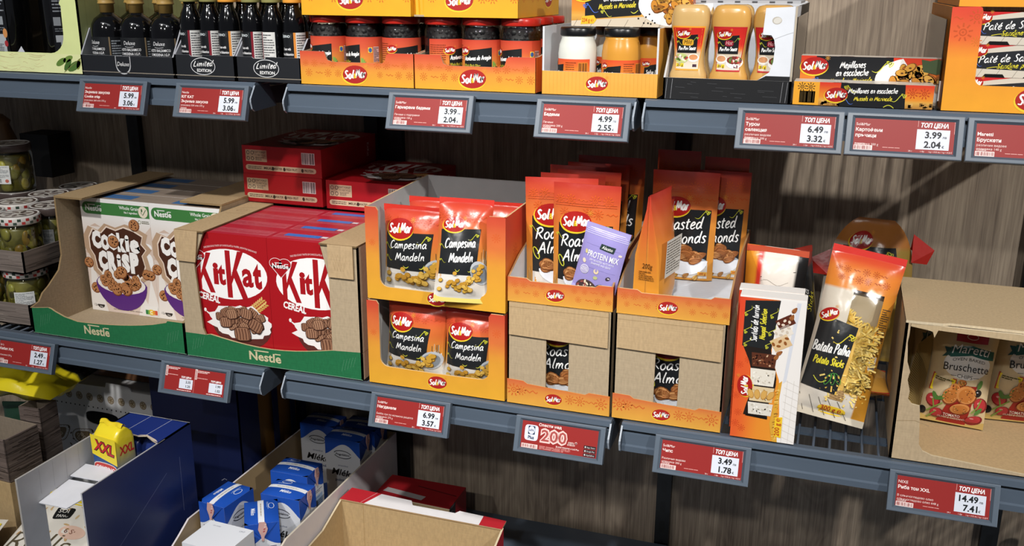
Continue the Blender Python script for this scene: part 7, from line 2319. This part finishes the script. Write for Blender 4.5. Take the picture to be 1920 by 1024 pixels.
def pasta(label, x, y, z, rot, yellow):
    w_, d_, h_ = .065, .050, .150
    t = thing('pasta_pack', label, 'pasta pack', (x, y, z), (0, 0, rot), 'pasta packs in the blue display')
    b = MB()
    secs = []
    for z_, k, kd in ((0, .94, .94), (.006, 1, 1), (.06, 1.02, 1.03), (.122, 1, 1), (.134, .97, .9), (.144, .93, .5), (.150, .92, .16)):
        secs.append([(u * k, v * kd, z_ + .0012 * math.sin(u * 180 + v * 90)) for u, v in ell(0, 0, w_ / 2, d_ / 2, 36, 0, 7)])
    stops = [(0, '#2a4a8a'), (.52, '#2f568f'), (.53, '#ecd62e'), (1, '#efdc3a')] if yellow else [(0, '#1c2c66'), (.3, '#cfd2d8'), (.66, '#d9dbe0'), (.68, '#1d2d6a'), (1, '#22347a')]
    def cf(i, j):
        zz = (0, .006, .06, .122, .134, .144, .150)
        return C('#ecd62e' if j > .34 else '#2f568f') if yellow else C('#22326e' if j > .4 else '#cfd2d8')
    b.loft(secs, cf)
    m = FRONT(0, -d_ / 2 * 1.02, 0)
    if yellow:
        d_rect(b, m, -.031, .004, .031, .092, '#234a86', 1)
        d_poly(b, m, [(-.033, .092), (.033, .078), (.034, .134), (-.034, .134)], '#ecd62e', 2)
        d_text(b, m, 'XXL', 0, .100, .022, '#1d1a20', 3, 'c', .056, .1, .07, rot=-.12)
        d_text(b, m, 'XXL', 0, .1003, .0215, '#c5262a', 4, 'c', .053, .1, .03, rot=-.12)
        d_ell(b, m, 0, .066, .032, .013, '#e8e2da', 4, n=20, p=3); d_ell(b, m, 0, .066, .0305, .0115, '#c0302a', 5, n=20, p=3)
        d_text(b, m, 'COMBINO', 0, .062, .0085, '#f3f1ee', 6, 'c', .052, 0, .03)
        d_ell(b, m, .0, .040, .024, .012, '#3f7ac0', 3, n=18); d_ell(b, m, .004, .042, .012, .006, '#a9c6e6', 4, n=14)
        d_text(b, m, 'PACIFIC', -.004, .018, .010, '#e8ebf2', 4, 'c', .045)
        d_text(b, RIGHT(w_ / 2 * 1.02, 0, 0), 'XXL', 0, .098, .017, '#c5262a', 3, 'c', .036, .1, .03)
    else:
        d_rect(b, m, -.02, .03, .026, .088, '#d9dbe0', 1)
        d_line(b, m, [(-.02, .05), (.026, .046)], .0012, '#5a6488', 2)
    body = b.build('pack', FILM, t)
    b = MB()
    b.grid(lambda i, j: (-w_ * .46 + w_ * .92 * i, -.004 + .012 * j + .002 * math.sin(i * 12), .1495 + .007 * math.sin(math.pi * j) + .0015 * math.sin(i * 9)), 12, 4, '#e3c92a' if yellow else '#1d2d6a')
    b.build('folded_top', FILM, body)
    return t
ZP = DZ + .240
t0 = pasta('yellow and blue XXL pasta pack leaning in the front of the blue display carton', -1.292, 1.384, ZP, R(-8), True)
t1 = pasta('blue and white pasta pack under the torn lid, behind the yellow one', -1.2385, 1.450, ZP - .049, R(-6), False)
dup(t1, (-1.3070, 1.452, ZP - .049), (0, 0, R(-4)), 'blue and white pasta pack at the left wall of the blue display carton')
t = thing('cardboard_block', 'white carton filling the foot of the blue display carton under its packs', 'carton', (-1.345, 1.355, DZ + .004))
b = MB(); b.box(0, .138, 0, .138, 0, .186, '#cfd1d6'); b.build('carton', PRINT, t)

# paisley carton
t = thing('cardboard_carton', 'white carton with brown paisley print and hand hole, under the middle shelf at left', 'carton', (-1.790, 1.705, DZ))
w, d, h = .346, .235, .292
b = MB()
m = FRONT()
# front built round the hand hole
up = [(0, h), (0, .208)] + [p for p in ell(.172, .208, .050, .0185, 12, 0, 3, math.pi, 0)] + [(w, .208), (w, h), (.268, h), (.264, h + .009), (.258, h + .012), (.196, h + .014), (.192, h + .002), (.112, h), (.108, h + .010), (.102, h + .014), (.044, h + .015), (.042, h)]
lowp = [(0, .208), (0, 0), (w, 0), (w, .208)] + [p for p in ell(.172, .208, .050, .0185, 12, 0, 3, 0, -math.pi)]
panel(b, m, up, .003, '#d9d9da', '#6a6458'); panel(b, m, lowp, .003, '#d9d9da', '#6a6458')
for i in range(11):
    cx, cy = .018 + i * .031, .262
    d_ell(b, m, cx, cy, .0095, .0105, '#7d6a4c', 1, n=18); d_ring(b, m, cx, cy, .0075, .0085, .001, '#c9bfae', 2, 14)
    for k in range(5):
        d_ell(b, m, cx + .0042 * math.cos(k * 1.257), cy + .0048 * math.sin(k * 1.257), .0015, .0015, '#cfc4b0', 2, n=6)
for i in range(25):
    d_ell(b, m, .014 + i * .0135, .236, .002, .0022, '#2a2724', 1, n=8)
def paisley(cx, cy, s):
    def shape(k):
        r = []
        for i in range(26):
            a = 2 * math.pi * i / 26
            x, y = math.cos(a), math.sin(a) * .78
            tail = max(0, math.cos(a - .55)) ** 6
            r.append((cx + s * k * (x + .55 * tail), cy + s * k * (y + .45 * tail)))
        return r
    d_poly(b, m, shape(1.0), '#6b5a40', 1); d_poly(b, m, shape(.93), '#d9d9da', 2)
    for p in shape(.86)[::1]:
        d_ell(b, m, p[0], p[1], s * .035, s * .035, '#6b5a40', 3, n=6)
    d_poly(b, m, shape(.70), '#7d6a4c', 3)
    for k in range(5):
        d_ring(b, m, cx + s * .34 * math.cos(k * 1.257), cy + s * .28 * math.sin(k * 1.257), s * .17, s * .15, s * .07, '#cfc4b0', 4, 10)
    for k in range(3):
        d_ell(b, m, cx + s * (1.25 + .2 * k), cy + s * (.75 - .55 * k), s * .14, s * .07, '#5a4c38', 2, n=8, rot=1.8 - k)
for i in range(4):
    paisley(.030 + i * .071, .150, .028)
for i in range(4):
    for k in (0, 1):
        d_ell(b, m, .066 + i * .071, .117 + k * .008, .0045, .002, '#6b5a40', 2, n=8, rot=1 + k * 1.4)
b.build('front_panel', PRINT, t)
b = MB(); panel(b, RIGHT(w, 0, 0), rect(d, h), .003, '#cfcfd0', '#6a6458')
for i in range(7):
    d_ell(b, RIGHT(w, 0, 0), .02 + i * .031, .262, .0095, .0105, '#7d6a4c', 1, n=16)
    d_ell(b, RIGHT(w, 0, 0), .014 + i * .027, .236, .002, .0022, '#2a2724', 1, n=8)
b.build('side_panel', PRINT, t)
b = MB(); b.box(0, .003, .003, d, 0, h, '#cfcfd0'); b.build('side_panel', PRINT, t)
b = MB(); b.box(.003, w - .003, d - .003, d, 0, h, '#cfcfd0'); b.build('back_panel', PRINT, t)
b = MB(); b.box(.003, w - .003, .003, d - .003, h - .003, h, '#c3c3c4'); b.build('top_panel', PRINT, t)
b = MB(); b.box(.003, w - .003, .003, d - .003, 0, .003, '#c3c3c4'); b.build('base_panel', PRINT, t)
t = thing('snack_bag', 'crumpled brown bag lying in shade on top of the paisley carton', 'bag', (-1.60, 1.83, DZ + h + .001))
b = MB(); b.grid(lambda i, j: (-.10 + .20 * i, -.07 + .14 * j, .002 + .055 * (math.sin(math.pi * i) * math.sin(math.pi * j)) ** .6 + .006 * math.sin(i * 17 + j * 9) * math.sin(math.pi * i) * math.sin(math.pi * j)), 24, 16, '#6a4a34'); b.build('bag', FILM, t)

# dark blue display further back
t = thing('cardboard_display', 'tall dark navy carton with slotted side windows, behind the milk tray', 'display box', (-1.425, 1.655, DZ))
w, d, h = .232, .275, .465
b = MB(); panel(b, FRONT(), rect(w, h), .003, '#141f4a', '#2a2a30')
# printed rose
q = FRONT(.196, 0, .105)
for k in range(9):
    d_ell(b, q, .010 * math.cos(k * .7), .007 * math.sin(k * .7) + .004, .011, .007, ('#cfc9a6', '#ddd8bd', '#b9b38c')[k % 3], 1 + k, n=12, rot=k * .7)
d_ell(b, q, 0, .006, .006, .005, '#a8a070', 11, n=12)
d_ell(b, q, -.020, .004, .008, .009, '#c9c6bc', 1, n=12)
for k in range(5):
    d_line(b, q, [(-.03 + k * .01, -.006), (-.026 + k * .012, -.016)], .0012, '#c9c9c4', 1)
d_line(b, q, [(-.024, .030), (-.016, .036), (-.010, .034)], .0014, '#a9adc0', 1)
b.build('front_panel', PRINT, t)
b = MB()
for (u0, u1, v0, v1) in ((0, .075, 0, h), (.135, .155, 0, h), (.21, .228, 0, h), (.262, d, 0, h), (.075, .262, 0, .12), (.075, .262, h - .03, h)):
    panel(b, RIGHT(w, 0, 0), [(u0, v0), (u1, v0), (u1, v1), (u0, v1)], .003, '#141f4a', '#2a2a30')
b.build('side_panel', PRINT, t)
b = MB(); b.box(0, .003, .003, d, 0, h, '#141f4a'); b.build('side_panel', PRINT, t)
b = MB(); b.box(.003, w - .003, d - .003, d, 0, h, '#141f4a'); b.build('back_panel', PRINT, t)
b = MB(); b.box(.003, w - .003, .003, d - .003, h - .003, h, '#141f4a'); b.build('top_panel', PRINT, t)
t = thing('pasta_pack', 'amber goods seen dimly through the side slots of the tall navy carton', 'pack', (-1.30, 1.74, DZ))
b = MB(); b.box(0, .095, 0, .165, .003, .42, '#8a6228', right='#94692c'); b.build('pack', PRINT, t)

# far left clutter
def woodlook_box(label, x, y, z, w, d, h, rot):
    t = thing('cardboard_carton', label, 'carton', (x, y, z), rot, 'wood-look cartons of bags at the lower left')
    for nm, m, ww in (('front_panel', FRONT(), w), ('side_panel', RIGHT(w, 0, 0), d)):
        b = MB()
        panel(b, m, rect(ww, h), .003, '#6f625c', '#a89a86')
        rnd = random.Random(int(h * 1000) + len(nm))
        for i in range(46):
            yy, xx = rnd.uniform(.002, h - .003), rnd.uniform(0, ww * .7)
            L = min(rnd.uniform(.02, .10), ww - xx - .001)
            d_line(b, m, [(xx + L * k / 4, yy + .0008 * math.sin(k * 2 + i)) for k in range(5)], rnd.uniform(.0006, .002), rnd.choice(['#453a35', '#574a44', '#8f827a', '#352c28']), 1)
        for k in range(1, int(h / .032)):
            d_rect(b, m, 0, k * .032, ww, k * .032 + .0012, '#2c2420', 2)
        b.build(nm, BARK, t)
    b = MB(); b.box(0, .003, .003, d, 0, h, '#8f8272'); b.build('side_panel', KRAFT, t)
    b = MB(); b.box(.003, w - .003, d - .003, d, 0, h, '#8f8272'); b.build('back_panel', KRAFT, t)
    b = MB(); b.box(.003, w - .003, .003, d - .003, 0, .003, '#8f8272'); b.build('base_panel', KRAFT, t)
    return t
woodlook_box('upright wood-look carton between the green bag and the paisley carton', -1.656, 1.505, DZ, .056, .052, .322, (0, 0, R(2)))
woodlook_box('grey wood-look carton at the left picture edge in front of the green bag', -1.770, 1.405, DZ + .205, .185, .085, .098, (0, 0, R(-4)))
t = thing('rice_bag', 'yellow XXL bag lying across the wood-look cartons at the left edge', 'bag', (-1.735, 1.60, DZ + .322), (0, R(6), R(8)))
def yb(i, j, s):
    e = (math.sin(math.pi * i) * math.sin(math.pi * j)) ** .45
    return (-.16 + .30 * i, -.10 + .18 * j, s * .034 * e + .034 + .009 * math.sin(i * 21 + j * 8) * e + .007 * math.sin(j * 26 - i * 9) * e)
b = MB()
b.grid(lambda i, j: yb(i, j, 1), 36, 24, lambda i, j: C('#e3d024' if j < .62 else '#20231f'))
b.grid(lambda i, j: yb(i, 1 - j, -1), 36, 24, '#d9c522')
ym = lambda u, v, off=0.0: tuple(Vector(yb(u, v, 1)) + Vector((0, -.3 * off, off * 2)))
for u in (.14, .40, .68):
    d_text(b, ym, 'XXL', u, .60, .14, '#b8402a', 3, 'c', .17, .1, .05)
b.build('bag', FILM, t)
bag('coffee_bag', 'dark green bag with oval emblem standing beside the upright wood-look carton', 'bag', .080, .20, .05, (-1.702, 1.545, DZ + .10), (R(-6), R(-6), R(4)), lambda i, j: C('#1f3a2c') if j > .34 else C('#1d191a'),
    lambda b, m: (d_ell(b, m, .046, .108, .026, .018, '#cfcac0', 2, n=20), d_ell(b, m, .046, .108, .022, .014, '#8f9a80', 3, n=20), d_poly(b, m, [(.046, .10), (.062, .102), (.058, .118), (.048, .116)], '#b04a40', 4), d_text(b, m, 'ARABICA', .044, .055, .012, '#a8a4a0', 3, 'c', .055)), None, 'pillow', 51, None, '#2a4a38')
t = thing('cardboard_block', 'plain tan carton under the grey wood-look one at the far left', 'carton', (-1.80, 1.385, DZ))
b = MB(); b.box(0, .215, .005, .11, 0, .203, '#b39a72'); b.build('carton', KRAFT, t)
# bread packs at the bottom left
def bread(label, x, y, z, rot, w, d, seed):
    t = thing('bread_bag', label, 'bread bag', (x, y, z), rot, 'white flatbread bags')
    rnd = random.Random(seed)
    def f(i, j, s=1, off=0.0):
        e = (max(0, math.sin(math.pi * i)) * max(0, math.sin(math.pi * j))) ** .4
        return (-w / 2 + w * i, -d / 2 + d * j, .018 + s * .018 * e + .0025 * math.sin(i * 14 + seed) * math.sin(j * 11) * e + off)
    b = MB()
    b.grid(lambda i, j: f(i, j), 26, 26, '#e3ded3')
    b.grid(lambda i, j: f(1 - i, j, -1), 12, 12, '#d6d0c4')
    m = lambda u, v, off=0.0: f(min(.999, max(.001, u / w + .5)), min(.999, max(.001, v / d + .5)), 1, off * 1.6)
    for k in range(30):
        x_, y_ = rnd.uniform(-.42, .42) * w, rnd.uniform(-.42, .30) * d
        d_ell(b, m, x_, y_, rnd.uniform(.003, .008), rnd.uniform(.002, .004), rnd.choice(['#c9a878', '#d3b88c', '#b8905c']), 1, n=9, rot=rnd.uniform(0, 3))
    d_rect(b, m, -w * .48, d * .28, w * .48, d * .43, '#ead12c', 2, cell=.01)
    d_rect(b, m, -w * .48, d * .25, w * .48, d * .265, '#ead12c', 2, cell=.01)
    for k in range(4):
        d_text(b, m, 'XXL', -w * .34 + w * .23 * k, d * .315, d * .075, '#a8302a', 4, 'c', w * .17, .15, .05)
    q = SUB(m, -w * .06, d * .12, .1)
    d_poly(b, q, ell(0, 0, .020, .017, 16, 0, 6), '#1c1d1e', 3)
    d_text(b, q, 'SOL', 0, .001, .010, '#e6e2da', 4, 'c', .026); d_text(b, q, 'PANO', .001, -.012, .008, '#e6e2da', 4, 'c', .026)
    d_ell(b, m, w * .18, -d * .10, w * .14, d * .08, '#e3c0ac', 3, n=20)
    d_text(b, m, '6 Stk', w * .18, -d * .12, .012, '#7a4a3c', 4, 'c', w * .16)
    d_text(b, m, 'Rolls', -w * .10, -d * .36, d * .22, '#5a503c', 3, 'c', w * .72, .3, -.01)
    b.build('bag', FILM, t)
    return t
br = bread('white flatbread bag with yellow XXL stripe seen through the cut-out of the blue display carton', -1.462, 1.40, DZ + .10, (R(14), 0, R(8)), .20, .22, 3)
dup(br, (-1.660, 1.250, DZ + .085), (R(14), 0, R(12)), 'white flatbread bag at the bottom left corner of the picture')
t = thing('cardboard_block', 'tan carton carrying the white flatbread bags at the bottom left', 'carton', (-1.72, 1.11, DZ))
b = MB(); b.box(0, .36, 0, .24, 0, .055, '#b39a72'); b.build('carton', KRAFT, t)

# right end
t = thing('green_bottle', 'dark green bottle in shade at the bottom right corner, past the last upright', 'bottle', (.475, 1.86, DZ))
b = MB(); b.lathe([(.036, 0), (.040, .004), (.040, .15), (.034, .18), (.016, .21), (.014, .235), (.001, .236)], 24, '#0f1a14'); b.build('bottle', DARKG, t)

for s_ in list(bpy.data.scenes):
    if s_.name == 'lettering':
        bpy.data.scenes.remove(s_)
